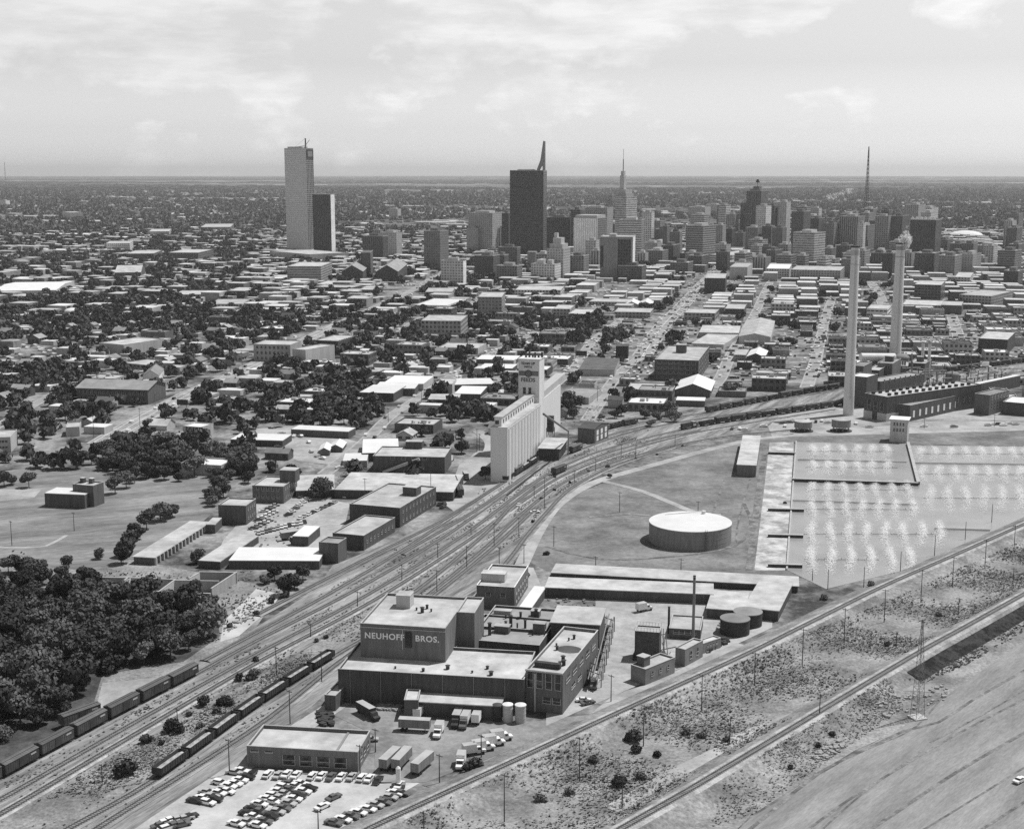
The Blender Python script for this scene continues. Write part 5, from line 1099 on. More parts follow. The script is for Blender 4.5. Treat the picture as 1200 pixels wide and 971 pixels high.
train('f', (592, 566), (632, 540), 'gbg', 'at the foot of the grain elevator', 'cars by the grain elevator')
train('h', (1110, 437), (1205, 425), 'bbbxbbb', 'on the tracks at the right edge', 'cars at the right edge')
for (cx, cy, a, k, ds) in ((535, 570, 97, BOX, 'boxcar standing on the spur beside the wide low shed'), (539, 580, 97, BOX, 'boxcar at the near end of the spur beside the wide low shed'), (94, 846, 52, BOX, 'lone boxcar half hidden at the edge of the woods'), (655, 555, 60, BOX, 'single boxcar in the yard right of the grain elevator')):
    x, y = P(cx, cy); put(k, x, y, .2, R(a), ds, 'boxcar', None)

# ================================================================== road vehicles
def make_car(tone, wagon=False):
    r = empty('parked_car', (0, 0, 0)); m = M['car%d' % tone]
    b = MB(); prof = [(-2.45, .35), (2.45, .35), (2.5, .6), (2.42, .86), (1.2, .98), (-1.7, 1.0), (-2.5, .92), (-2.55, .6)]
    b.extr(prof, -.9, .9); b.obj('body', m, r)
    b = MB(); xb = -2.2 if wagon else -1.55
    lo = [(xb, -.84), (1.1, -.84), (1.1, .84), (xb, .84)]; hi = [(xb + .5, -.66), (.35, -.66), (.35, .66), (xb + .5, .66)]
    for i in range(4): b.face([(*lo[i], .985), (*lo[(i + 1) % 4], .985), (*hi[(i + 1) % 4], 1.40), (*hi[i], 1.40)])
    b.obj('window', M['glass'], r)
    b = MB(); b.box(xb + .45, -.68, 1.402, .4, .68, 1.47); b.obj('roof', m, r)
    for x in (-1.5, 1.55):
        for s in (-.85, .85): b = MB(); b.tube((x, s - .09, .33), (x, s + .09, .33), .34, 10); b.obj('wheel', M['tyre'], r)
    for x in (-2.56, 2.50):
        b = MB(); b.box(x, -.88, .42, x + .07, .88, .58); b.obj('bumper', M['steelm'], r)
    index_kids(r); return r
CARS = [make_car(0), make_car(1), make_car(2), make_car(3), make_car(0, True)]
CT = ['white parked car', 'light grey parked car', 'dark grey parked car', 'black parked car', 'white parked station wagon']
def far_car(tone):
    b = MB(); b.extr([(-2.45, .2), (2.45, .2), (2.5, .6), (2.42, .9), (1.1, 1.0), (.5, 1.45), (-1.3, 1.45), (-1.8, 1.0), (-2.5, .95)], -.9, .9); return b.mesh('small_car', M['car%d' % tone])
FARC = [far_car(k) for k in range(4)]; ncar = [0]
def car(px, py, heading, where, tone=None, sc=.95):
    x, y = P(px, py)
    t = tone if tone is not None else random.choices(range(5), (36, 20, 20, 16, 8))[0]; ncar[0] += 1
    if py > 560: put(CARS[t], x, y, .11, heading, CT[t] + ' ' + where, 'car', 'cars ' + where, sc)
    else:
        t = min(t, 3) if t < 4 else 0; o = link('small_car', FARC[t]); o.location = (x, y, .3); o.rotation_euler = (0, 0, heading); tag(o, ['white', 'light grey', 'dark grey', 'black'][t] + ' car ' + where, 'car', 'cars ' + where)
for px, py in [(295, 909), (314, 909), (326, 910), (336, 909), (347, 910), (366, 911), (377, 911), (388, 912), (400, 912), (412, 912), (424, 913), (433, 914), (443, 916)]: car(px, py, R(76), 'in the row along the warehouse front')
row = [(229, 940), (238, 937), (247, 935), (256, 931), (262, 927), (268, 923), (275, 920), (281, 916), (289, 912), (243, 942), (251, 938), (243, 930), (258, 919), (275, 907), (283, 905), (266, 929)]
for px, py in row: car(px, py, R(-20 + random.uniform(-6, 6)), 'in the left row of the parking lot')
for px, py in [(193, 966), (200, 963), (209, 962), (217, 961), (222, 959), (205, 969), (196, 972), (188, 969), (213, 968)]: car(px, py, R(35 + random.uniform(-6, 6)), 'at the bottom left corner of the parking lot')
c1 = [(339, 920), (332, 924), (326, 929), (320, 934), (313, 938), (304, 944), (296, 950), (290, 955), (284, 961), (277, 967)]
c2 = [(346, 923), (339, 927), (333, 932), (327, 937), (320, 941), (312, 947), (304, 953), (297, 959), (290, 965), (284, 970)]
c3 = [(352, 920), (362, 925), (355, 929), (349, 934), (344, 938), (338, 943), (331, 949), (324, 953), (317, 958), (309, 964), (302, 969)]
for l_, nm in ((c1, 'in the first middle row of the parking lot'), (c2, 'in the second middle row of the parking lot'), (c3, 'in the third middle row of the parking lot')):
    for px, py in l_:
        if random.random() < .95: car(px, py, R(-22 + random.uniform(-5, 5)), nm)
for px, py in [(378, 947), (391, 936)]: car(px, py, R(50), 'standing alone mid-lot', 0 if px < 380 else 2)
for px, py in [(391, 966), (402, 962), (411, 958), (420, 954), (431, 950), (440, 945), (449, 942), (456, 936), (463, 931), (470, 931)]: car(px, py, R(-25 + random.uniform(-5, 5)), 'along the weedy fence of the parking lot')
for px, py in [(468, 922), (434, 868), (689, 825), (684, 822), (757, 713)]: car(px, py, R(random.choice([0, 75, 30])), 'left alone in the factory yards')
car(1195, 916, R(40), 'on the graded earth at the right edge', 0)
# car lot by the two-storey brick block
for k in range(13): car(303 + k * 4.5, 626 - k * 1.2 + (k > 9) * 1, R(-75), 'on the terrace edge of the car lot')
for k in range(9): car(352 + k * 5, 608 - k * 2.3, R(75), 'in the diagonal row right of the car lot')
for k in range(6): car(338 + k * 4.2, 604 - k * 3.6, R(50), 'in the short slanting row of the car lot')
for k in range(14): car(297 + (k % 5) * 4.5 + (k // 5) * 6, 620 - (k // 5) * 10 - (k % 5) * 2.3, R(20), 'packed on the left side of the car lot')
for px, py in [(354, 583), (360, 586), (405, 583), (412, 583), (515, 592), (521, 591), (519, 595), (318, 517), (326, 524), (330, 509), (345, 512), (352, 512), (362, 519), (365, 530), (372, 535), (378, 538), (398, 549), (409, 551), (414, 550), (419, 550)]: car(px, py, R(random.uniform(0, 180)), 'near the sheds left of the rail yard')
for px, py in [(608, 593), (627, 601), (858, 503), (867, 503), (872, 504), (895, 500), (920, 500), (917, 497), (926, 496), (931, 494), (938, 496), (947, 494), (956, 495), (963, 494), (970, 496), (1003, 497), (1019, 501), (1083, 500), (1118, 501), (1158, 499), (1164, 498), (1170, 498), (1176, 499), (1183, 497), (1190, 498), (1085, 478), (1092, 477), (1098, 476), (1104, 475), (1117, 471)]: car(px, py, R(random.choice([5, 12, 80])), 'around the power station yards')
def along(key_pts, n, off, where, y0=0, y1=2000):
    pts = curve(key_pts, 0, 8); tot = clen(pts)
    for k in range(n):
        s = tot * (k + random.random() * .8) / n; p, a = walk(pts, s); o = off * (1 if k % 2 else -1); q = PR(p.x - math.sin(a) * o, p.y + math.cos(a) * o)
        if y0 < q[1] < y1: car(q[0], q[1], a, where)
along([(134, 510), (226, 460), (300, 427)], 12, 4.0, 'driving on the left avenue'); along([(426, 519), (480, 473), (557, 424), (600, 403)], 22, 3.6, 'along the street behind the sheds')
along([(755, 416), (778, 380), (800, 358), (830, 330)], 44, 6.5, 'on the wide street toward downtown'); along([(690, 490), (705, 468), (716, 450), (752, 418)], 10, 3, 'on the street right of the grain elevator')
along([(646, 455), (675, 429), (700, 395)], 12, 3, 'on the street behind the grain elevator'); along([(945, 455), (955, 425), (968, 370)], 12, 3.4, 'on the warehouse street left of the smokestacks')
def carlot(poly, n, where, a=R(78)):
    xs = [p[0] for p in poly]; ys = [p[1] for p in poly]; k = 0; t = 0; got = []
    while k < n and t < n * 30:
        t += 1; x, y = random.uniform(min(xs), max(xs)), random.uniform(min(ys), max(ys))
        if not inpoly(x, y, poly): continue
        w = P(x, y); w = (round(w[0] / 5.5) * 5.5, round(w[1] / 7) * 7)
        if w in got or not is_free(w[0], w[1], 2, False): continue
        got.append(w); q = PR(*w); car(q[0], q[1], a, where); k += 1
    ZONES.append(poly)
carlot([(8, 424), (20, 402), (70, 408), (76, 424)], 36, 'in the car lot at the far left')
carlot([(738, 448), (745, 428), (766, 425), (768, 448)], 20, 'in the lot left of the four-storey warehouse'); carlot([(690, 352), (700, 332), (745, 330), (752, 345)], 26, 'in the lot under the dark-fronted slab')
carlot([(833, 455), (842, 425), (858, 425), (856, 450)], 6, 'in the lot right of the four-storey warehouse'); carlot([(850, 338), (856, 328), (880, 330), (882, 340)], 14, 'in the lot beside the dark brick cube')
carlot([(440, 350), (452, 335), (500, 335), (490, 352)], 22, 'in the lot below the twin-gabled church')

def wheels(r, xs, w, rad=.5):
    for x in xs:
        for s in (-1, 1): b = MB(); b.tube((x, s * w / 2 - .15 * s - .13, rad), (x, s * w / 2 - .15 * s + .13, rad), rad, 10); b.obj('wheel', M['tyre'], r)
def make_trailer():
    r = empty('box_trailer', (0, 0, 0)); b = MB(); b.box(-4.6, -1.2, 1.2, 4.6, 1.2, 3.7)
    for k in range(12):
        for s in (-1, 1): b.box(-4.4 + k * .8, s * 1.2 - .03, 1.25, -4.34 + k * .8, s * 1.2 + .03, 3.65)
    b.obj('box', M['steelm'], r); b = MB(); b.box(-4.65, -1.24, 3.703, 4.65, 1.24, 3.8); b.obj('roof', M['trim'], r); wheels(r, (-3.6, -2.5), 2.3); b = MB(); b.tube((3, -.8, 0), (3, -.8, 1.2), .08); b.tube((3, .8, 0), (3, .8, 1.2), .08); b.obj('landing_leg', M['steel'], r); index_kids(r); return r
def make_truck(nm, cargo, cabm='trim', Lb=5.6):
    r = empty(nm, (0, 0, 0)); b = MB(); b.box(-Lb / 2 - 1, -1.15, 1.0, Lb / 2 - 1, 1.15, 3.3); b.obj('box', M[cargo], r); b = MB(); b.box(-Lb / 2 - 1.04, -1.19, 3.303, Lb / 2 - .96, 1.19, 3.4); b.obj('roof', M['trim'], r)
    b = MB(); x = Lb / 2 - .9; b.extr([(x, .6), (x + 2.6, .6), (x + 2.7, 1.3), (x + 1.5, 1.5), (x + 1.1, 2.4), (x, 2.45)], -1.0, 1.0); b.obj('cab', M[cabm], r)
    b = MB(); b.face([(x + 1.53, -.85, 1.52), (x + 1.53, .85, 1.52), (x + 1.16, .85, 2.35), (x + 1.16, -.85, 2.35)]); b.box(x + .2, -1.04, 1.6, x + 1.0, -1.003, 2.2); b.box(x + .2, 1.003, 1.6, x + 1.0, 1.04, 2.2); b.obj('window', M['glass'], r)
    wheels(r, (-Lb / 2, x + 1.7), 2.2, .48); index_kids(r); return r
TRL, TRD, TRW, VAN = make_trailer(), make_truck('box_truck', 'steel', 'steel', 7.5), make_truck('box_truck', 'white', 'car2', 5.5), make_truck('delivery_van', 'white', 'white', 3.8)
for pr, px, py, a, ds in (
    (TRD, 431, 839, -52, 'dark box truck angled across the truck yard'), (TRW, 492, 838, 78, 'white box truck behind the long trailer'), (TRD, 536, 846, -98, 'large pale-topped truck at the dock door'),
    (TRW, 545, 849, -100, 'white truck in the middle at the loading dock'), (VAN, 559, 846, 80, 'white van at the right end of the dock'), (TRL, 486, 856, 4 - 12, 'long dark trailer parked crosswise in the truck yard'),
    (VAN, 514, 861, -98, 'dark tractor cab in front of the crosswise trailer'), (TRL, 457, 897, 70, 'left trailer of the three backed in a row'), (TRL, 471, 897, 72, 'middle trailer of the three backed in a row'), (TRL, 495, 902, 66, 'right trailer of the three backed in a row'),
    (VAN, 540, 897, -95, 'white van alone left of the van cluster'), (VAN, 554, 884, 20, 'first white van in the cluster by the track'), (VAN, 565, 880, 20, 'second white van in the cluster by the track'), (VAN, 577, 874, 20, 'third white van in the cluster by the track'), (VAN, 586, 868, 20, 'last white van in the cluster by the track'),
    (TRW, 697, 803, -100, 'white-cabbed truck at the side of the corner building'), (VAN, 754, 716, 30, 'pale tank truck parked in the concrete yard'), (TRD, 352, 636, 40, 'dark truck under the white platform canopy'),
    (TRD, 546, 561, -80, 'dark truck beside the spur boxcars'), (TRW, 528, 541, 80, 'dark lorry behind the flat dark building'), (TRL, 341, 632, 30, 'pale bus-like trailer beside the platform canopy')):
    x, y = P(px, py); o = put(pr, x, y, .1, R(a), ds, 'van' if pr is VAN else 'trailer' if pr is TRL else 'truck', None)
# white upright vessel on a truck bed
x, y = P(467, 922); q = empty('upright_tank', (x, y, 0)); b = MB(); b.cyl(0, 0, 1.2, 5.4, .65, n=16); b.cyl(0, 0, 5.4, 5.9, .65, .2, n=16); b.obj('vessel', M['white'], q); b = MB(); b.box(-1.8, -1, .3, 1.8, 1, 1.2); b.obj('skid', M['steelm'], q); tag(q, 'white upright cylinder tank standing at the edge of the parking lot', 'tank')

# ================================================================== poles
def pole(px, py, ptop, arms=1, where=''):
    x, y = P(px, py); h = max(5.0, hgt2(px, ptop, py)); r = empty('utility_pole', (x, y, 0), R(random.choice([-35, -40, -30]))); b = MB(); b.cyl(0, 0, 0, h, .17, .11, n=7); b.obj('pole', M['wood'], r)
    if arms:
        b = MB()
        for k in range(arms): b.box(-1.1, -.07, h - .6 - k * .9, 1.1, .07, h - .45 - k * .9)
        for k in (-1, -.5, .5, 1): b.cyl(k, 0, h - .45, h - .25, .06, n=6)
        b.obj('crossarm', M['wood'], r)
    tag(r, 'dark wooden utility pole ' + where, 'pole', 'poles ' + where if where else None)
for a in [(591, 963, 906), (679, 915, 863), (754, 874, 825), (822, 833, 790), (884, 803, 764), (940, 781, 736), (989, 753, 712), (1036, 729, 690), (1079, 706, 667), (1116, 687, 652), (1154, 666, 632), (1188, 647, 615)]: pole(*a, 1, 'down the bank of the upper embankment track')
for a in [(1050, 760, 741), (1123, 719, 700), (1187, 684, 665), (729, 947, 913), (855, 871, 841), (960, 845, 812), (497, 990, 950)]: pole(*a, 1, 'between the two embankment tracks')
for a in [(373, 971, 948), (515, 917, 883), (564, 887, 860), (422, 906, 872), (440, 881, 853), (716, 822, 790), (269, 907, 865), (340, 848, 808)]: pole(*a, 1, 'around the parking lot and truck yard')
for a in [(377, 799, 762), (324, 791, 757), (364, 747, 730), (419, 711, 692), (471, 679, 661), (513, 654, 636), (512, 694, 667), (547, 665, 639), (552, 627, 612), (579, 640, 612), (585, 661, 640), (608, 630, 606), (638, 595, 559), (626, 583, 569), (120, 916, 895), (208, 848, 835)]: pole(*a, 1, 'along the rail corridor')
for a in [(673, 567, 551), (698, 552, 537), (728, 534, 520), (745, 536, 521), (791, 523, 509), (726, 600, 576), (818, 599, 587), (649, 640, 616), (614, 660, 637), (698, 665, 655), (798, 668, 658)]: pole(*a, 1, 'in the tank field')
for a in [(1095, 651, 627), (1055, 670, 646), (1012, 690, 664), (970, 690, 667), (1131, 632, 611), (1162, 612, 590), (952, 680, 671)]: pole(*a, 0, 'on the pond shore')
for a in [(14, 639, 610), (87, 622, 600), (110, 512, 485), (164, 500, 478), (182, 478, 462), (284, 432, 410), (270, 436, 418), (559, 530, 502), (562, 528, 508), (518, 535, 510), (455, 495, 478), (494, 470, 455), (700, 470, 452), (768, 470, 450), (983, 445, 425), (1165, 500, 485), (1083, 502, 490), (505, 583, 552), (428, 590, 560)]: pole(*a, 1, 'among the streets beyond the yards')
# billboards
for px, py, t, w, ds in ((214, 478, 468, 8, 'dark billboard on the avenue, farther one'), (176, 508, 500, 8, 'dark billboard on the avenue, nearer one'), (681, 420, 411, 10, 'dark billboard near the middle street')):
    x, y = P(px, py); q = empty('billboard', (x, y, 0), R(-10)); h = hgt2(px, t, py); b = MB(); b.box(-w / 2, -.2, h * .35, w / 2, .2, h); b.obj('panel', M['steel'], q); b = MB()
    for s in (-.35, .35): b.tube((w * s, 0, 0), (w * s, 0, h * .36), .2)
    b.obj('post', M['steelm'], q); tag(q, ds, 'billboard')

prep_segments()
# ================================================================== infill of the city: blocks of low buildings along the street grid
GA = R(-12); gu = Vector((math.cos(GA), math.sin(GA))); gv = Vector((-gu.y, gu.x))
def in_zone(px, py): return any(inpoly(px, py, z) for z in ZONES)
def density(px, py):
    """(share of lots with buildings, share with trees, house-like?) by district"""
    if py > 372:
        if px < 340: return (.26, .74, .8)
        if px < 620: return (.30, .64, .6) if py > 385 else (.4, .5, .3)
        if px < 730: return (.55, .35, .2)
        if px < 860: return (.68, .28, .1)
        return (.93, .05, .0)
    if px < 300: return (.44, .50, .3)
    if px < 560: return (.64, .30, .1)
    if px < 700: return (.80, .15, .0)
    return (.95, .04, .0)
LOW = {}
def low_mesh(kind, w, d, h, var):
    key = (kind, w, d, h, var)
    if key in LOW: return LOW[key]
    wm2 = [facade(.11, .03), facade(.2, .04), facade(.38, .05), M['stucco'], M['brick'], M['brickm'], facade(.14, .04, .1, .2, .8)][var % 7]
    b = MB(); b.box(-w / 2, -d / 2, 0, w / 2, d / 2, h, 0, 4.2, 3.8, top=False); 
    if kind == 'house':
        for s in (-1, 1): b.face([(s * w / 2, -s * d / 2, h), (s * w / 2, s * d / 2, h), (s * w / 2, 0, h + d * .26)])
    a = b.mesh('wall', M['stucco'] if kind == 'house' and var % 2 else wm2)
    b = MB()
    if kind == 'house':
        for s in (-1, 1):
            q = [(-w / 2 - .4, s * (d / 2 + .5), h - .2), (w / 2 + .4, s * (d / 2 + .5), h - .2), (w / 2 + .4, 0, h + d * .27), (-w / 2 - .4, 0, h + d * .27)]; b.face(q); b.face([(x, y, z + .18) for x, y, z in q])
    else:
        b.box(-w / 2 + .3, -d / 2 + .3, h - .6, w / 2 - .3, d / 2 - .3, h - .5)
    c = b.mesh('roof', M[random.choice(['roof_g', 'roof_g', 'roof_l', 'roof_d'])] if kind == 'house' else M[random.choice(['roof_l', 'roof_l', 'roof_w', 'roof_g', 'roof_l', 'roof_d'])])
    b = MB()
    if kind != 'house':
        b.box(-w / 2 - .05, -d / 2 - .05, h, w / 2 + .05, -d / 2 + .3, h + .3); b.box(-w / 2 - .05, d / 2 - .3, h, w / 2 + .05, d / 2 + .05, h + .3); b.box(-w / 2 - .05, -d / 2 + .303, h, -w / 2 + .3, d / 2 - .303, h + .3); b.box(w / 2 - .3, -d / 2 + .303, h, w / 2 + .05, d / 2 - .303, h + .3)
        e = b.mesh('parapet', M['trim'] if var % 3 == 0 else M['brickm'])
    else: b.box(w * .2, -.4, h, w * .2 + .8, .4, h + d * .27 + 1.0); e = b.mesh('chimney', M['brickm'])
    b = MB(); b.box(-1.6, -1.3, 0, 1.6, 1.3, 1.9); b.box(2.6, .6, 0, 3.9, 1.6, 1.1); hut = b.mesh('roof_hut', M['stucco'])
    LOW[key] = (a, c, e, hut); return LOW[key]
infill = []; TREES = []; far_b = []
X0, X1, Y0, Y1 = -1500, 1750, 640, 3700
def lots():
    bu, bv = 79.5, 70       # block pitch across and along
    k0, k1 = -26, 26
    for i in range(k0, k1):
        for j in range(4, 55):
            o = gu * (i * bu + 18) + gv * (j * bv)
            for a in range(3):
                for c in range(2):
                    ctr = o + gu * (14 + a * 26.5) + gv * (14 + c * 29)
                    yield ctr + gu * random.choice([0, 0, 3]), 24, 25, (a, c)
for ctr, lw, ld_, _ in lots():
    if not (Y0 < ctr.y < Y1): continue
    px, py = PR(ctr.x, ctr.y)
    if px < -70 or px > 1270 or py > 566 or py < 252: continue
    if in_zone(px, py): continue
    pb, pt, hs = density(px, py); r_ = random.random()
    if r_ < pb:
        house = random.random() < hs; w = random.choice([10, 12, 14]) if house else random.choice([20, 24, 25]); d = random.choice([8, 10, 12]) if house else random.choice([18, 22, 26])
        h = random.choice([3.2, 4.0, 5.6]) if house else random.choice([4.2, 4.8, 5.6, 7.6, 9.5] if px < 860 or py > 372 else [5.6, 7.6, 9.5, 12.5]); 
        if is_free(ctr.x, ctr.y, max(w, d) * .44) and street_free(ctr.x, ctr.y, max(w, d) * .44):
            infill.append((ctr.x + random.uniform(-1, 1), ctr.y + random.uniform(-1, 1), w, d, h, 'house' if house else 'flat', random.randrange(7), py)); 
            if house and random.random() < .8: TREES.append((ctr.x + random.uniform(7, 11) * random.choice([-1, 1]), ctr.y + random.uniform(-9, 9), random.uniform(.7, 1.2)))
            continue
        if not house and is_free(ctr.x, ctr.y, 7) and street_free(ctr.x, ctr.y, 6.5):
            infill.append((ctr.x, ctr.y, 12, 14, random.choice([4.2, 5.6]), 'flat', random.randrange(7), py)); continue
        if px > 700 and random.random() < .8: continue
    if r_ < pb + pt or (py > 372 and px < 620 and r_ < .97):
        for _k in range(random.choice([2, 3, 3]) if py > 430 else random.choice([2, 3, 4])):
            x, y = ctr.x + random.uniform(-12, 12), ctr.y + random.uniform(-12, 12)
            TREES.append((x, y, random.uniform(.75, 1.35)))
infill.sort(key=lambda q: -q[7]); NB = 250
for k, (x, y, w, d, h, kind, var, py) in enumerate(infill):
    occupy(x, y, GA, w, d, 0)
    if k < NB:
        a, c, e, hut = low_mesh(kind, w, d, h, var); r = empty('house' if kind == 'house' else 'commercial_building', (x, y, 0), GA + (R(90) if kind == 'house' and k % 2 else 0)); link('wall', a, r); link('roof', c, r); link('parapet' if kind != 'house' else 'chimney', e, r)
        if kind != 'house' and w > 17: q = link('roof_hut', hut, r); q.location = (random.uniform(-.25, .25) * w, random.uniform(-.2, .3) * d, h - .5)
        if kind != 'house' and k < 150:
            for _ in range(3): q = link('roof_vent', hut, r); q.location = (random.uniform(-.4, .4) * w, random.uniform(-.4, .4) * d, h - .5); q.scale = (random.uniform(.2, .4),) * 2 + (random.uniform(.4, .9),)
        nm = 'small gabled house' if kind == 'house' else ('two-storey flat-roofed commercial block' if h > 6 else 'one-storey flat-roofed commercial block'); tag(r, nm, 'house' if kind == 'house' else 'commercial building', 'houses among the trees' if kind == 'house' else 'low commercial blocks of the city')
    else: far_b.append((x, y, w, d, h))

# ================================================================== trees
def crown_mesh(seed, nleaf, rad, height, leaf, m, lobes=7, flat=.75):
    g = np.random.default_rng(seed); cen = []; 
    for k in range(lobes):
        a = g.uniform(0, 2 * math.pi); rr = rad * g.uniform(.15, .62); cen.append((rr * math.cos(a), rr * math.sin(a), height * g.uniform(.32, .78), rad * g.uniform(.34, .58)))
    cen.append((0, 0, height * .66, rad * .6)); cen = np.array(cen)
    idx = g.integers(0, len(cen), nleaf); dirs = g.normal(size=(nleaf, 3)); dirs /= np.linalg.norm(dirs, axis=1)[:, None]
    rr = cen[idx, 3] * (0.62 + .42 * g.random(nleaf) ** .6); pos = cen[idx, :3] + dirs * rr[:, None] * np.array([1, 1, flat])
    nrm = dirs + g.normal(size=(nleaf, 3)) * .55; nrm /= np.linalg.norm(nrm, axis=1)[:, None]
    up = g.normal(size=(nleaf, 3)); t = np.cross(nrm, up); t /= np.linalg.norm(t, axis=1)[:, None]; bt_ = np.cross(nrm, t); s = leaf * g.uniform(.6, 1.4, nleaf)[:, None] / 2
    quad = np.stack([pos - t * s - bt_ * s * .8, pos + t * s - bt_ * s, pos + t * s * .9 + bt_ * s, pos - t * s + bt_ * s * 1.1], axis=1)
    keep = quad[:, :, 2].min(axis=1) > height * .03
    return quad[keep].reshape(-1, 3)
def trunk(h, r):
    b = MB(); b.cyl(0, 0, 0, h * .5, r, r * .6, n=8)
    for k in range(4): a = k * 1.7; b.tube((0, 0, h * .32), (math.cos(a) * h * .22, math.sin(a) * h * .22, h * .66), r * .34, 5)
    return b.mesh('trunk', M['bark'])
PROTO = []
for k in range(8):
    hgt_ = [9, 10, 8, 11, 9.5, 8.5, 10.5, 7.5][k]; rad = [5.2, 5.8, 4.6, 5.6, 4.9, 5.4, 6.0, 4.2][k]
    PROTO.append((mesh_np('crown', crown_mesh(k, 1700, rad, hgt_, .62, None, 8), 4, LEAF[k % 2]), trunk(hgt_, .28)))
FARP = [crown_mesh(50 + k, 110, 5.2, 9, 2.0, None, 6) for k in range(6)]
TG_N = [0]
def tree(x, y, s, where, group, desc='leafy dark tree'):
    k = random.randrange(8); r = empty('tree', (x, y, 0), random.uniform(0, 6.28)); r.scale = (s, s, s * random.uniform(.85, 1.1)); link('crown', PROTO[k][0], r); link('trunk', PROTO[k][1], r)
    tag(r, ('tall ' if s > 1.12 else 'small ' if s < .8 else '') + desc + (' ' + where if where else ''), 'tree', group); TG_N[0] += 1
def scatter(poly, n, smin=.8, smax=1.25, mind=6):
    out = []; xs = [p[0] for p in poly]; ys = [p[1] for p in poly]; t = 0
    w = [P(*p) for p in poly]; wx = [p[0] for p in w]; wy = [p[1] for p in w]
    while len(out) < n and t < n * 80:
        t += 1; x, y = random.uniform(min(wx), max(wx)), random.uniform(min(wy), max(wy))
        if inpoly(x, y, w) and all((x - a) ** 2 + (y - c) ** 2 > mind * mind for a, c, _ in out) and is_free(x, y, 2): out.append((x, y, random.uniform(smin, smax)))
    return out
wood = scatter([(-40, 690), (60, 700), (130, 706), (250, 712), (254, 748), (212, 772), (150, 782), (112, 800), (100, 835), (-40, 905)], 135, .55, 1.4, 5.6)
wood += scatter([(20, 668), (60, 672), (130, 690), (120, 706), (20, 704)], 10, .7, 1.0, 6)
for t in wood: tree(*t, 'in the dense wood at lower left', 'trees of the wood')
single = [(378, 584, 1.15), (541, 531, 1.1), (5, 570, .9), (13, 568, .8), (34, 571, .8), (36, 668, .7), (10, 672, .8), (50, 672, .7), (80, 664, .6), (115, 655, .5), (152, 640, 1.1), (160, 632, 1.0), (148, 652, 1.1), (172, 620, .9), (188, 610, 1.1), (202, 606, .9), (142, 660, .9), (254, 585, .9), (262, 583, .8), (135, 578, .9), (148, 572, .9), (158, 566, .8), (230, 660, .6), (345, 690, .9), (334, 698, .9), (322, 680, .7), (355, 680, .7), (310, 684, .6), (569, 562, .8), (720, 490, .8), (728, 487, 1.0), (755, 490, 1.0), (770, 492, .9), (785, 487, 1.1), (790, 494, 1.0), (762, 500, .6), (855, 462, 1.1), (862, 458, .8), (665, 485, 1.1), (672, 490, .8), (739, 474, .9), (500, 540, .7), (705, 492, .5), (715, 560, .35)]
for px, py, s in single:
    x, y = P(px, py); tree(x, y, s, 'standing in the open', 'trees standing in the open')
belt = scatter([(100, 536), (150, 520), (225, 525), (235, 560), (165, 556), (80, 552)], 40, .8, 1.3, 6)
belt += scatter([(235, 560), (240, 530), (290, 530), (300, 556)], 20, .7, 1.1, 7); belt += scatter([(60, 500), (75, 460), (130, 478), (120, 500)], 10, .8, 1.2, 8); belt += scatter([(370, 500), (375, 465), (425, 468), (430, 500)], 16, .9, 1.4, 8)
belt += scatter([(130, 558), (215, 546), (285, 548), (305, 566), (255, 566), (160, 562)], 18, .7, 1.1, 6); belt += scatter([(236, 600), (252, 566), (262, 568), (246, 604)], 5, .6, .9, 5)
cand = sorted(TREES, key=lambda t: t[1]); near_t = belt; farT = []
for t in belt:
    if is_free(t[0], t[1], 2) and street_free(t[0], t[1], 2): tree(*t, 'in the belt beyond the fields', 'trees of the residential belt')
for (x, y, s) in cand:
    px, py = PR(x, y)
    if in_zone(px, py) or not is_free(x, y, 1.5) or not street_free(x, y, 1.5): continue
    if TG_N[0] < 298: tree(x, y, s, '', 'street and garden trees')
    else: farT.append((x, y, s))
def tree_mass(name, pts, m, protos, extra=1.0):
    out = []
    for x, y, s in pts:
        q = protos[random.randrange(len(protos))]; a = random.uniform(0, 6.28); c, s_ = math.cos(a), math.sin(a); k = s * extra
        out.append(np.stack([q[:, 0] * c - q[:, 1] * s_, q[:, 0] * s_ + q[:, 1] * c, q[:, 2]], 1) * k + np.array([x, y, 0]))
    o = link(name, mesh_np(name, np.concatenate(out), 4, m)); o['kind'] = 'stuff'; return o
for poly_, n_ in (([(-40, 352), (235, 350), (240, 392), (60, 400), (-40, 398)], 260), ([(230, 372), (330, 362), (420, 352), (430, 372), (300, 392)], 90), ([(380, 385), (470, 378), (560, 372), (600, 390), (480, 398)], 60), ([(0, 440), (80, 432), (90, 475), (0, 480)], 60), ([(300, 430), (420, 428), (420, 500), (300, 495)], 40), ([(610, 385), (700, 372), (730, 395), (640, 402)], 60)):
    for t_ in scatter(poly_, n_, .8, 1.3, 7):
        if street_free(t_[0], t_[1], 2): farT.append(t_)
tree_mass('city_trees', farT, LEAF[1], FARP)
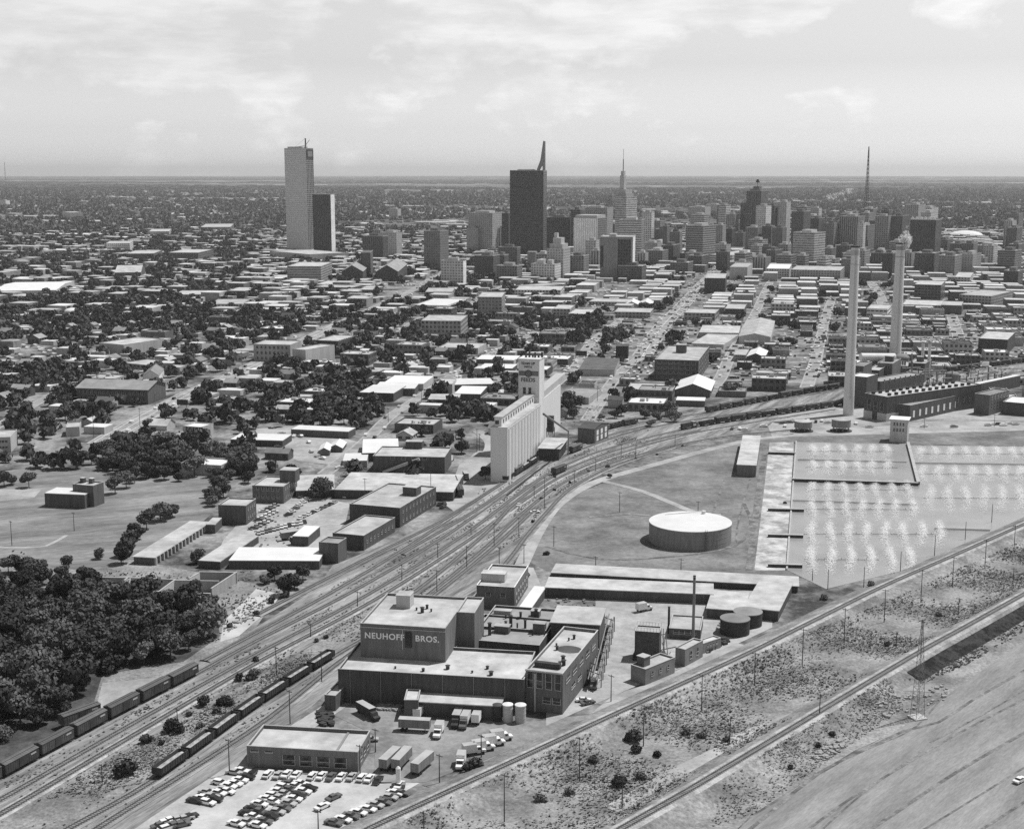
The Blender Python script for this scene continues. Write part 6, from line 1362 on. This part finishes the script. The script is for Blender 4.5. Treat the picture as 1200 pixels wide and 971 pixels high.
# far plain: houses and tree clumps too many to count
FP2 = [crown_mesh(80 + k, 46, 6.5, 9, 4.2, None, 6) for k in range(5)]
pts = []; 
for k in range(13000):
    y = math.exp(random.uniform(math.log(2300), math.log(11000))); x = random.uniform(-.42, .42) * y
    if math.sin(x * .0021 + 3 * math.sin(y * .0009)) + math.sin(y * .004 + x * .001) < -.75: continue
    if not (y < 3700 and -200 < x < 1100) or random.random() < .12:
        if is_free(x, y, 5): pts.append((x, y, random.uniform(.8, 1.6) * (y / 3500) ** .75))
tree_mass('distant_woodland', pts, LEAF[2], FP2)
out = []
for k in range(9000):
    y = math.exp(random.uniform(math.log(8500), math.log(42000))); x = random.uniform(-.42, .42) * y
    if math.sin(x * .0006 + 2 * math.sin(y * .00035)) + math.sin(y * .0011 + x * .0003) < -.2: continue
    q = FP2[random.randrange(5)]; s = y / 330 * random.uniform(.5, 1.5) / 6; out.append(q * np.array([s * 2.2, s, random.uniform(.9, 1.8)]) + np.array([x, y, 0]))
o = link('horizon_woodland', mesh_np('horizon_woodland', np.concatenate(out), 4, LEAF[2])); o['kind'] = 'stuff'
def box_mass(name, arr, m):
    out = []
    for x, y, w, d, h, a in arr:
        c, s = math.cos(a), math.sin(a); p = [(x + u * w / 2 * c - v * d / 2 * s, y + u * w / 2 * s + v * d / 2 * c) for u, v in ((-1, -1), (1, -1), (1, 1), (-1, 1))]
        for i in range(4): out += [(*p[i], 0), (*p[(i + 1) % 4], 0), (*p[(i + 1) % 4], h), (*p[i], h)]
        out += [(*q, h) for q in p]
    o = link(name, mesh_np(name, np.array(out), 4, m)); o['kind'] = 'stuff'; return o
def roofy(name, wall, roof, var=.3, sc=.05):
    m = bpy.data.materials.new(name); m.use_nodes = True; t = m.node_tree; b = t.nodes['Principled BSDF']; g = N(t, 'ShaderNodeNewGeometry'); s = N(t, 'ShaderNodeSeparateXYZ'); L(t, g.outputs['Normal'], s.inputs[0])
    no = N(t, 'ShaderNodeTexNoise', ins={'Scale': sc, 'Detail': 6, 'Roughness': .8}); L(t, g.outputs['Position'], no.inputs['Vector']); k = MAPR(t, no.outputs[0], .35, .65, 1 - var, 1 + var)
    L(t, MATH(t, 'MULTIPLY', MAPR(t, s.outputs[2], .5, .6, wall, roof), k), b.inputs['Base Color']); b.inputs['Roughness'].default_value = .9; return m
far_d = [(x, y, w, d, h, GA) for x, y, w, d, h in far_b]
# finer crowding round the skyscrapers
for k in range(800):
    y = random.uniform(1650, 3300); px = random.uniform(300, 1230); x, _ = P(px, 300); x = (px - 600) / F * y * 1.01
    w, d = random.choice([14, 20, 28]), random.choice([14, 20, 28]); h = random.choice([8, 12, 16, 22, 30]) if (px > 560 and y > 2100) else random.choice([5, 6, 8])
    if is_free(x, y, max(w, d) * .5) and street_free(x, y, max(w, d) * .5) and not in_zone(*PR(x, y)): far_d.append((x, y, w, d, h, GA if px < 800 else GA - .25)); occupy(x, y, GA, w, d, 2)
random.shuffle(far_d)
hs = []
for k in range(1500):
    y = random.uniform(900, 2600); px = random.uniform(-30, 640); x = (px - 600) / F * y * 1.01
    if is_free(x, y, 6) and street_free(x, y, 6) and not in_zone(*PR(x, y)): hs.append((x, y, random.uniform(9, 20), random.uniform(8, 14), random.uniform(3.4, 6.5), GA)); occupy(x, y, GA, 12, 10, 1)
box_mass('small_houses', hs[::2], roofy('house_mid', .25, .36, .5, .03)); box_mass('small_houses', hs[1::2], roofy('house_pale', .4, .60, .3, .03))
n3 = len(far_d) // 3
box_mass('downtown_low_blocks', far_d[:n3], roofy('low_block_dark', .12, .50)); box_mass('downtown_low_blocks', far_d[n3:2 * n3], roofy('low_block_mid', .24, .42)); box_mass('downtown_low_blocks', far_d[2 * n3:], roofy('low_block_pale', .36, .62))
for tone_, nm_ in ((.75, 'pale_street_cars'), (.08, 'dark_street_cars')):
    ca = []
    while len(ca) < (2600 if tone_ > .5 else 1200):
        y = random.uniform(1050, 2700); px = random.uniform(0, 1230) if random.random() < .4 else random.uniform(430, 1200); x = (px - 600) / F * y * 1.01
        if is_free(x, y, 1) and not in_zone(*PR(x, y)): ca.append((x, y, 5, 2, 1.5, GA + random.choice([0, R(90)])))
    box_mass(nm_, ca, mat('speck_car_%d' % (tone_ * 100), tone_, rough=.4))
arr = []; arr2 = []
for k in range(6500):
    y = math.exp(random.uniform(math.log(2500), math.log(10000))); x = random.uniform(-.42, .42) * y; s = (y / 3500) ** .6
    if not is_free(x, y, 10): continue
    if random.random() < .88: arr.append((x, y, random.uniform(9, 16) * s, random.uniform(8, 12) * s, random.uniform(3.5, 6) * s, GA))
    elif random.random() < (.35 if x > 0 else .6) : arr2.append((x, y, random.uniform(30, 90) * s, random.uniform(20, 45) * s, random.uniform(5, 9), GA))
for (px, py, wpx) in ((82, 276, 84), (152, 280, 50), (190, 251, 34), (220, 252, 50), (262, 251, 60), (65, 260, 50), (105, 260, 40), (155, 258, 20), (30, 231, 70), (140, 231, 20), (215, 268, 30), (440, 249, 50), (475, 249, 60), (530, 250, 30), (783, 227, 60), (940, 228, 20), (1060, 242, 22), (1165, 244, 60), (1170, 248, 60), (430, 216, 90), (560, 217, 60), (640, 217, 60), (35, 218, 100), (400, 284, 16), (480, 290, 20), (320, 330, 30), (1060, 226, 40)):
    x, y = P(px, py + 1); arr2.append((x, y, wpx / F * y, 40 + (300 - py) * .6, 7, 0))
fl = []
for k in range(420):
    y = math.exp(random.uniform(math.log(5500), math.log(44000))); x = random.uniform(-.42, .42) * y; fl.append((x, y, random.uniform(.01, .05) * y, random.uniform(.012, .04) * y, .8, random.uniform(-.15, .15)))
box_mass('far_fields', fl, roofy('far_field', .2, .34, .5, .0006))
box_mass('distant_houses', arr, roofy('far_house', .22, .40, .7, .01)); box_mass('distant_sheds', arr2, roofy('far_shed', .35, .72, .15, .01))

# ================================================================== scrub, weeds, rubble
def clump_field(name, polys, n, size, m, nper=7, spread_=1.0, hmul=1.0):
    out = []
    for poly, share in polys:
        w = [P(*p) for p in poly]; wx = [p[0] for p in w]; wy = [p[1] for p in w]; c = 0; t = 0
        while c < n * share and t < n * share * 12:
            t += 1; x, y = random.uniform(min(wx), max(wx)), random.uniform(min(wy), max(wy))
            if not inpoly(x, y, w): continue
            g_ = math.sin(x * .11 + 2 * math.sin(y * .07)) + math.sin(y * .13 + x * .05)
            if random.random() > .55 + .35 * g_: continue
            c += 1; s = size * random.uniform(.5, 1.5)
            z0 = bank(x, y)
            for k in range(nper):
                a = random.uniform(0, 6.28); dx, dy = math.cos(a) * s * .6, math.sin(a) * s * .6; tx, ty = math.sin(a) * s * .5, -math.cos(a) * s * .5; hh = s * random.uniform(.5, 1.0) * hmul
                out += [(x + dx * .3 - tx, y + dy * .3 - ty, z0), (x + dx * .3 + tx, y + dy * .3 + ty, z0), (x + dx + tx * .6, y + dy + ty * .6, z0 + hh), (x + dx - tx * .6, y + dy - ty * .6, z0 + hh)]
    o = link(name, mesh_np(name, np.array(out), 4, m)); o['kind'] = 'stuff'; return o
BANKS = [(TR['A'][0], 2.7, 10.0), (TR['B'][0], 2.3, 9.0)]
def bank(x, y):
    z = 0.05
    for pts_, h, sl in BANKS:
        for a, c in zip(pts_, pts_[1:]):
            if abs(a.x - x) > 26 or abs(a.y - y) > 26: continue
            dx, dy = c.x - a.x, c.y - a.y; t = max(0, min(1, ((x - a.x) * dx + (y - a.y) * dy) / (dx * dx + dy * dy))); d = math.hypot(x - a.x - dx * t, y - a.y - dy * t)
            if d < 3.4: return h
            if d < sl: z = max(z, h * (1 - (d - 3.2) / (sl - 3.2)))
    return z
bankpoly = [(470, 975), (590, 912), (720, 850), (875, 780), (1000, 725), (1205, 632), (1205, 690), (1010, 800), (870, 880), (720, 975)]
toepoly = [(880, 955), (830, 970), (860, 900), (1000, 812), (1040, 800), (1060, 830), (1000, 870)]
strippoly = [(0, 962), (120, 897), (240, 831), (330, 781), (395, 744), (385, 757), (325, 798), (240, 856), (160, 910), (50, 972)]
clump_field('weeds', [(bankpoly, .68), (toepoly, .12), (strippoly, .20)], 21000, .40, mat('dry_grass_tufts', .33, var=.5, scale=.10), 5, 1, .6)
clump_field('dark_weeds', [(bankpoly, .6), (strippoly, .2), ([(0, 640), (95, 668), (240, 672), (330, 690), (290, 735), (255, 705), (130, 700)], .2)], 3000, .5, mat('green_weeds', .15, var=.5, scale=.12), 5, 1, .8)
clump_field('yard_weeds', [([(0, 905), (110, 848), (225, 788), (300, 740), (430, 665), (520, 612), (600, 566), (700, 514), (760, 498), (760, 526), (650, 583), (612, 628), (560, 660), (480, 720), (400, 775), (300, 850), (120, 975), (0, 960)], 1)], 9000, .45, mat('yard_weed', .14, var=.6, scale=.08), 5, 1, .5)
clump_field('bank_foot_weeds', [([(1060, 800), (1085, 785), (1210, 716), (1210, 735), (1130, 780), (1085, 800)], 1)], 700, .5, mat('bank_foot_weed', .12, var=.4), 7, 1, .5)
BUSH = [mesh_np('bush', crown_mesh(200 + k, 420, 2.2, 2.9, .42, None, 6), 4, LEAF[k % 2]) for k in range(4)]
def bush(px, py, s, where, group):
    x, y = P(px, py); o = link('bush', BUSH[random.randrange(4)]); o.location = (x, y, bank(x, y) - .5 * s); o.scale = (s, s, s * random.uniform(.8, 1.1)); o.rotation_euler = (0, 0, random.uniform(0, 6)); tag(o, ('large ' if s > 1.2 else 'small ' if s < .7 else '') + 'dark shrub ' + where, 'shrub', group)
for px, py, s in [(146, 908, 1.7), (204, 858, 1.6), (172, 870, 1.0), (240, 827, 1.2), (252, 835, .9), (266, 826, 1.2), (258, 826, .9), (234, 852, .8), (280, 797, .9), (298, 795, 1.3), (222, 838, .6), (190, 872, .6), (310, 812, .5), (383, 748, .6), (370, 752, .5), (300, 775, .7)]: bush(px, py, s, 'in the weedy strip between tracks', 'shrubs of the weedy strip')
for px, py, s in [(742, 868, 1.4), (745, 880, 1.0), (697, 893, .9), (668, 931, .8), (633, 938, .9), (803, 860, .9), (822, 864, .8), (852, 868, .7), (725, 922, 1.2), (750, 912, .9), (770, 886, .7), (1100, 722, .8), (965, 702, .9), (975, 862, .6), (925, 900, .5), (960, 875, .5), (1040, 757, .7)]: bush(px, py, s, 'on the railway bank', 'shrubs of the railway bank')
for px, py, s in [(556, 900, 1.3), (548, 905, .8), (335, 700, 1.2), (318, 706, 1.0), (300, 720, .8), (270, 735, .7), (1020, 690, .9), (650, 560, .6), (634, 585, .6), (650, 575, .5), (668, 566, .5), (690, 553, .5), (712, 548, .7), (745, 538, .5), (770, 533, .5), (800, 523, .5), (625, 612, .5), (640, 650, .8), (618, 676, .9), (600, 672, .7), (920, 590, .5)]: bush(px, py, s, 'near the yards', 'shrubs near the yards')
def rubble(name, polys, n, m, s0=.9):
    b = []; 
    for poly in polys:
        w = [P(*p) for p in poly]; wx = [p[0] for p in w]; wy = [p[1] for p in w]
        for _ in range(n):
            x, y = random.uniform(min(wx), max(wx)), random.uniform(min(wy), max(wy))
            if inpoly(x, y, w):
                s = s0 * random.uniform(.4, 1.5); b.append((x, y, s, s * random.uniform(.5, 1), .08 + s * .5, random.uniform(0, 3)))
    return box_mass(name, b, m)
rubble('rubble', [[(255, 750), (262, 735), (330, 690), (300, 720), (262, 745)], [(440, 832), (448, 820), (472, 822), (472, 834)], [(1000, 830), (1060, 815), (1110, 800), (1110, 822), (1010, 850)], [(838, 740), (845, 728), (858, 728), (858, 745)], [(950, 885), (985, 868), (990, 876), (960, 895)]], 260, M['stucco'])
rubble('yard_litter', [[(300, 600), (345, 600), (360, 650), (290, 640)], [(250, 640), (300, 632), (300, 700), (240, 690)], [(395, 545), (440, 530), (440, 560), (395, 570)], [(560, 575), (600, 560), (610, 600), (570, 620)], [(640, 700), (700, 700), (690, 760)], [(738, 790), (820, 745), (830, 765)], [(380, 680), (560, 590), (570, 600), (400, 690)], [(650, 480), (760, 470), (760, 500), (650, 500)]], 160, M['steelm'], .7)
rubble('debris', [[(375, 850), (372, 835), (390, 838), (390, 852)], [(820, 765), (850, 748), (858, 750), (830, 768)], [(1060, 478), (1110, 470), (1110, 482), (1062, 488)], [(1100, 452), (1110, 425), (1180, 418), (1185, 440)]], 120, M['steel'], 1.3)

# ================================================================== spray on the pond, steam
out = []
def plume(px, py, wpx, hpx, n):
    x0, y0 = P(px, py + hpx / 2); x1, y1 = P(px, py - hpx / 2); wd_ = wpx / F * y0; lean = random.uniform(-.6, .6)
    for _ in range(n):
        v = random.random(); u = random.gauss(0, .24) + .12 * math.sin(v * 7 + lean * 9)
        e = min(1, 2.5 * v, 2.5 * (1 - v))
        if random.random() > e: continue
        x = x0 + (x1 - x0) * v + u * wd_; y = y0 + (y1 - y0) * v; z = .12 + 1.9 * random.random() * math.exp(-4 * u * u) * e; s = random.uniform(.12, .30)
        a = random.uniform(0, 6.28); dx, dy, dz = math.cos(a) * s, math.sin(a) * s, random.uniform(0, .35) * s
        out.extend([(x - dx, y - dy, z), (x + dy, y - dx, z + dz), (x + dx, y + dy, z + dz * 1.4), (x - dy, y + dx, z + dz * .5)])
for i, (yy, x0, dx, n, hp) in enumerate([(529, 953, 17, 6, 13), (548, 952, 17.5, 6, 15), (574, 952, 18.5, 7, 18), (597, 952, 19.5, 7, 21), (626, 951, 21.5, 8, 24), (656, 951, 23, 6, 26)]):
    for k in range(n): plume(x0 + dx * k + random.uniform(-1, 1), yy, 14, hp * 1.45, 4300)
for i, (yy, x0, dx, n, hp) in enumerate([(532, 1078, 18, 8, 14), (556, 1082, 19, 7, 18), (584, 1090, 21, 6, 26)]):
    for k in range(n): plume(x0 + dx * k + random.uniform(-1, 1), yy, 15, hp * 1.45, 4300)
o = link('water_spray', mesh_np('water_spray', np.array(out), 4, M['spray'])); o['kind'] = 'stuff'
# nozzle pipes under each plume
for i, (yy, xa, xb) in enumerate([(529, 945, 1048), (548, 944, 1052), (574, 944, 1066), (597, 944, 1068), (626, 942, 1100), (656, 942, 1030), (532, 1072, 1205), (556, 1076, 1205), (584, 1082, 1200)]):
    p, q_ = P(xa, yy), P(xb, yy + .5); q = empty('spray_pipe', (*p, 0)); b = MB(); b.tube((0, 0, .35), (q_[0] - p[0], q_[1] - p[1], .35), .12, 5)
    b.obj('pipe', M['steelm'], q); b = MB()
    for k in range(9): t = (k + .5) / 9; X, Y = (q_[0] - p[0]) * t, (q_[1] - p[1]) * t; b.tube((X, Y, .3), (X, Y, 1.1), .1, 5)
    b.obj('nozzle', M['steelm'], q); tag(q, 'thin spray pipe lying across the ' + ('right' if i > 5 else 'left') + ' pond', 'pipe')
def puff(cx, cy, depth_pt, items, name, desc):
    base = Vector((*P(*depth_pt), 0)); out = []
    sc = math.hypot(base.y, H) / F
    for (dx, dy, r, n) in items:
        h = hgt2(depth_pt[0], cy + dy, depth_pt[1]); c = Vector((base.x + (cx + dx - depth_pt[0]) * sc, base.y, h)); R_ = r * sc
        for _ in range(n):
            d = Vector((random.gauss(0, 1), random.gauss(0, 1), random.gauss(0, 1))).normalized() * R_ * random.random() ** .4; p = c + d; s = R_ * random.uniform(.12, .3); u = Vector((random.gauss(0, 1), random.gauss(0, 1), random.gauss(0, 1))).normalized(); v = u.orthogonal().normalized()
            out += [tuple(p - u * s), tuple(p - v * s), tuple(p + u * s), tuple(p + v * s)]
    o = link(name, mesh_np(name, np.array(out), 4, M['smoke'])); o['kind'] = 'stuff'
puff(1052.5, 284, (1048, 436), [(0, 2, 7, 420), (3, -4, 6, 300), (-3, -5, 4.5, 160), (1, -11, 3.5, 100), (2, -18, 1.8, 40)], 'steam_plume', 'steam')
puff(985, 228, (985, 236), [(-12, 3, 5, 60), (-5, 1, 4, 60), (2, -1, 4, 60), (9, -4, 4, 80), (13, -7, 2.5, 60)], 'distant_smoke', 'smoke')

# ================================================================== haze
hb_ = MB(); hb_.box(-52000, -600, -1.0, 52000, 51500, max(330, max((o.matrix_world.translation.z + o.get('h', 0) for o in SC.objects if o.parent is None and 'h' in o), default=300) + 40))
hz = hb_.obj('haze', []); hz.data.materials.clear(); hm = bpy.data.materials.new('haze_air'); hm.use_nodes = True; t = hm.node_tree; t.nodes.clear()
pv = N(t, 'ShaderNodeVolumePrincipled'); pv.inputs['Color'].default_value = (1, 1, 1, 1); pv.inputs['Density'].default_value = HAZE if 'HAZE' in globals() else 3.3e-5; pv.inputs['Anisotropy'].default_value = 0.3
mo = N(t, 'ShaderNodeOutputMaterial'); L(t, pv.outputs[0], mo.inputs['Volume']); hz.data.materials.append(hm); hz['kind'] = 'stuff'

# ================================================================== labels: each one singles out its thing
LMK = [(607, 500, 'the grain elevator'), (810, 622, 'the huge white-topped tank'), (480, 740, 'the lettered packing plant'), (360, 885, 'the long low warehouse'), (994, 420, 'the nearer tall smokestack'), (1048, 380, 'the farther tall smokestack'), (1000, 580, 'the spray pond'),
       (460, 600, 'the two-storey rail yard warehouse'), (480, 545, 'the large dark flat building'), (200, 640, 'the long bay shed'), (90, 580, 'the field house'), (140, 465, 'the hipped-roof school'), (320, 412, 'the pale stucco school'), (165, 405, 'the blank pale hall'), (465, 458, 'the stepped white sheds'), (555, 455, 'the two white sheds'),
       (360, 508, 'the long white shed'), (795, 430, 'the four-storey brick warehouse'), (815, 460, 'the gabled hangar'), (690, 435, 'the dark-roofed garage'), (845, 395, 'the grey-roofed hall'), (890, 390, 'the pale vaulted hall'), (728, 412, 'the black square billboard block'), (1090, 465, 'the turbine hall'), (1170, 405, 'the pier-fronted brick block'), (1165, 475, 'the switch house'),
       (350, 230, 'the tallest tower'), (435, 320, 'the twin-gabled church'), (617, 250, 'the finned glass slab'), (727, 250, 'the needle-mast tower'), (724, 320, 'the half-blank slab'), (885, 260, 'the art-deco tower'), (945, 300, 'the pale banded slab'), (1080, 290, 'the corniced tower'), (1138, 275, 'the arena dome'), (40, 335, 'the arched white hall'), (150, 320, 'the gothic church'), (82, 368, 'the rounded white hut'),
       (520, 360, 'the white-banded parking deck'), (750, 357, 'the zigzag roofs'), (1028, 368, 'the white three-storey garage'), (1088, 343, 'the tall-bayed warehouse'), (640, 342, 'the white arcaded showroom'), (520, 395, 'the arched facade hall'), (685, 505, 'the clapboard mill house'), (875, 535, 'the corrugated pump shed'), (540, 408, 'the pale long store'), (225, 505, 'the white-topped shop'),
       (360, 320, 'the blank grey block'), (120, 760, 'the lower-left wood'), (230, 345, 'the low pale motel'), (40, 415, 'the far left car lot'), (1150, 350, 'the grey L-shaped building'), (310, 640, 'the broad white open shed'), (875, 725, 'the two dark tanks'), (600, 430, 'the sign tower'), (320, 580, 'the brick block with corner tower')]
ORD = ['', 'first', 'second', 'third', 'fourth', 'fifth', 'sixth', 'seventh', 'eighth', 'ninth', 'tenth', 'eleventh', 'twelfth', 'thirteenth', 'fourteenth', 'fifteenth', 'sixteenth', 'seventeenth', 'eighteenth', 'nineteenth']
TENS = {2: 'twent', 3: 'thirt', 4: 'fort', 5: 'fift', 6: 'sixt', 7: 'sevent', 8: 'eight', 9: 'ninet'}
def ordw(n):
    if n < 20: return ORD[n]
    if n > 99: return str(n) + 'th'
    return TENS[n // 10] + ('ieth' if n % 10 == 0 else 'y-' + ORD[n % 10])
bpy.context.view_layer.update()
rows = []
for o, desc, exact in ITEMS:
    px, py = PR(*o.matrix_world.translation[:3]); rows.append([o, desc, px, py])
cnt = {}
for r in rows: cnt[r[1]] = cnt.get(r[1], 0) + 1
for r in rows:
    if cnt[r[1]] > 1 and len(r[1].split()) < 6:
        l = min(LMK, key=lambda l: math.hypot(r[2] - l[0], (r[3] - l[1]) * 1.6)); dx, dy = r[2] - l[0], (r[3] - l[1]) * 1.6
        r[1] += ' ' + ((('right of ' if dx > 0 else 'left of ') if abs(dx) > abs(dy) else ('in front of ' if dy > 0 else 'behind ')) + l[2])
grp = {}
for r in rows: grp.setdefault(r[1], []).append(r)
for d, l in grp.items():
    if len(l) == 1: l[0][0]['label'] = d; continue
    l.sort(key=lambda r: r[2])
    for k, r in enumerate(l): r[0]['label'] = ('leftmost ' if k == 0 else 'rightmost ' if k == len(l) - 1 else ordw(k + 1) + ' from left, ') + d
print('THINGS', len(ITEMS), 'trees', TG_N[0], 'cars', ncar[0], 'infill', len(infill), 'farT', len(farT), 'far_b', len(far_d))
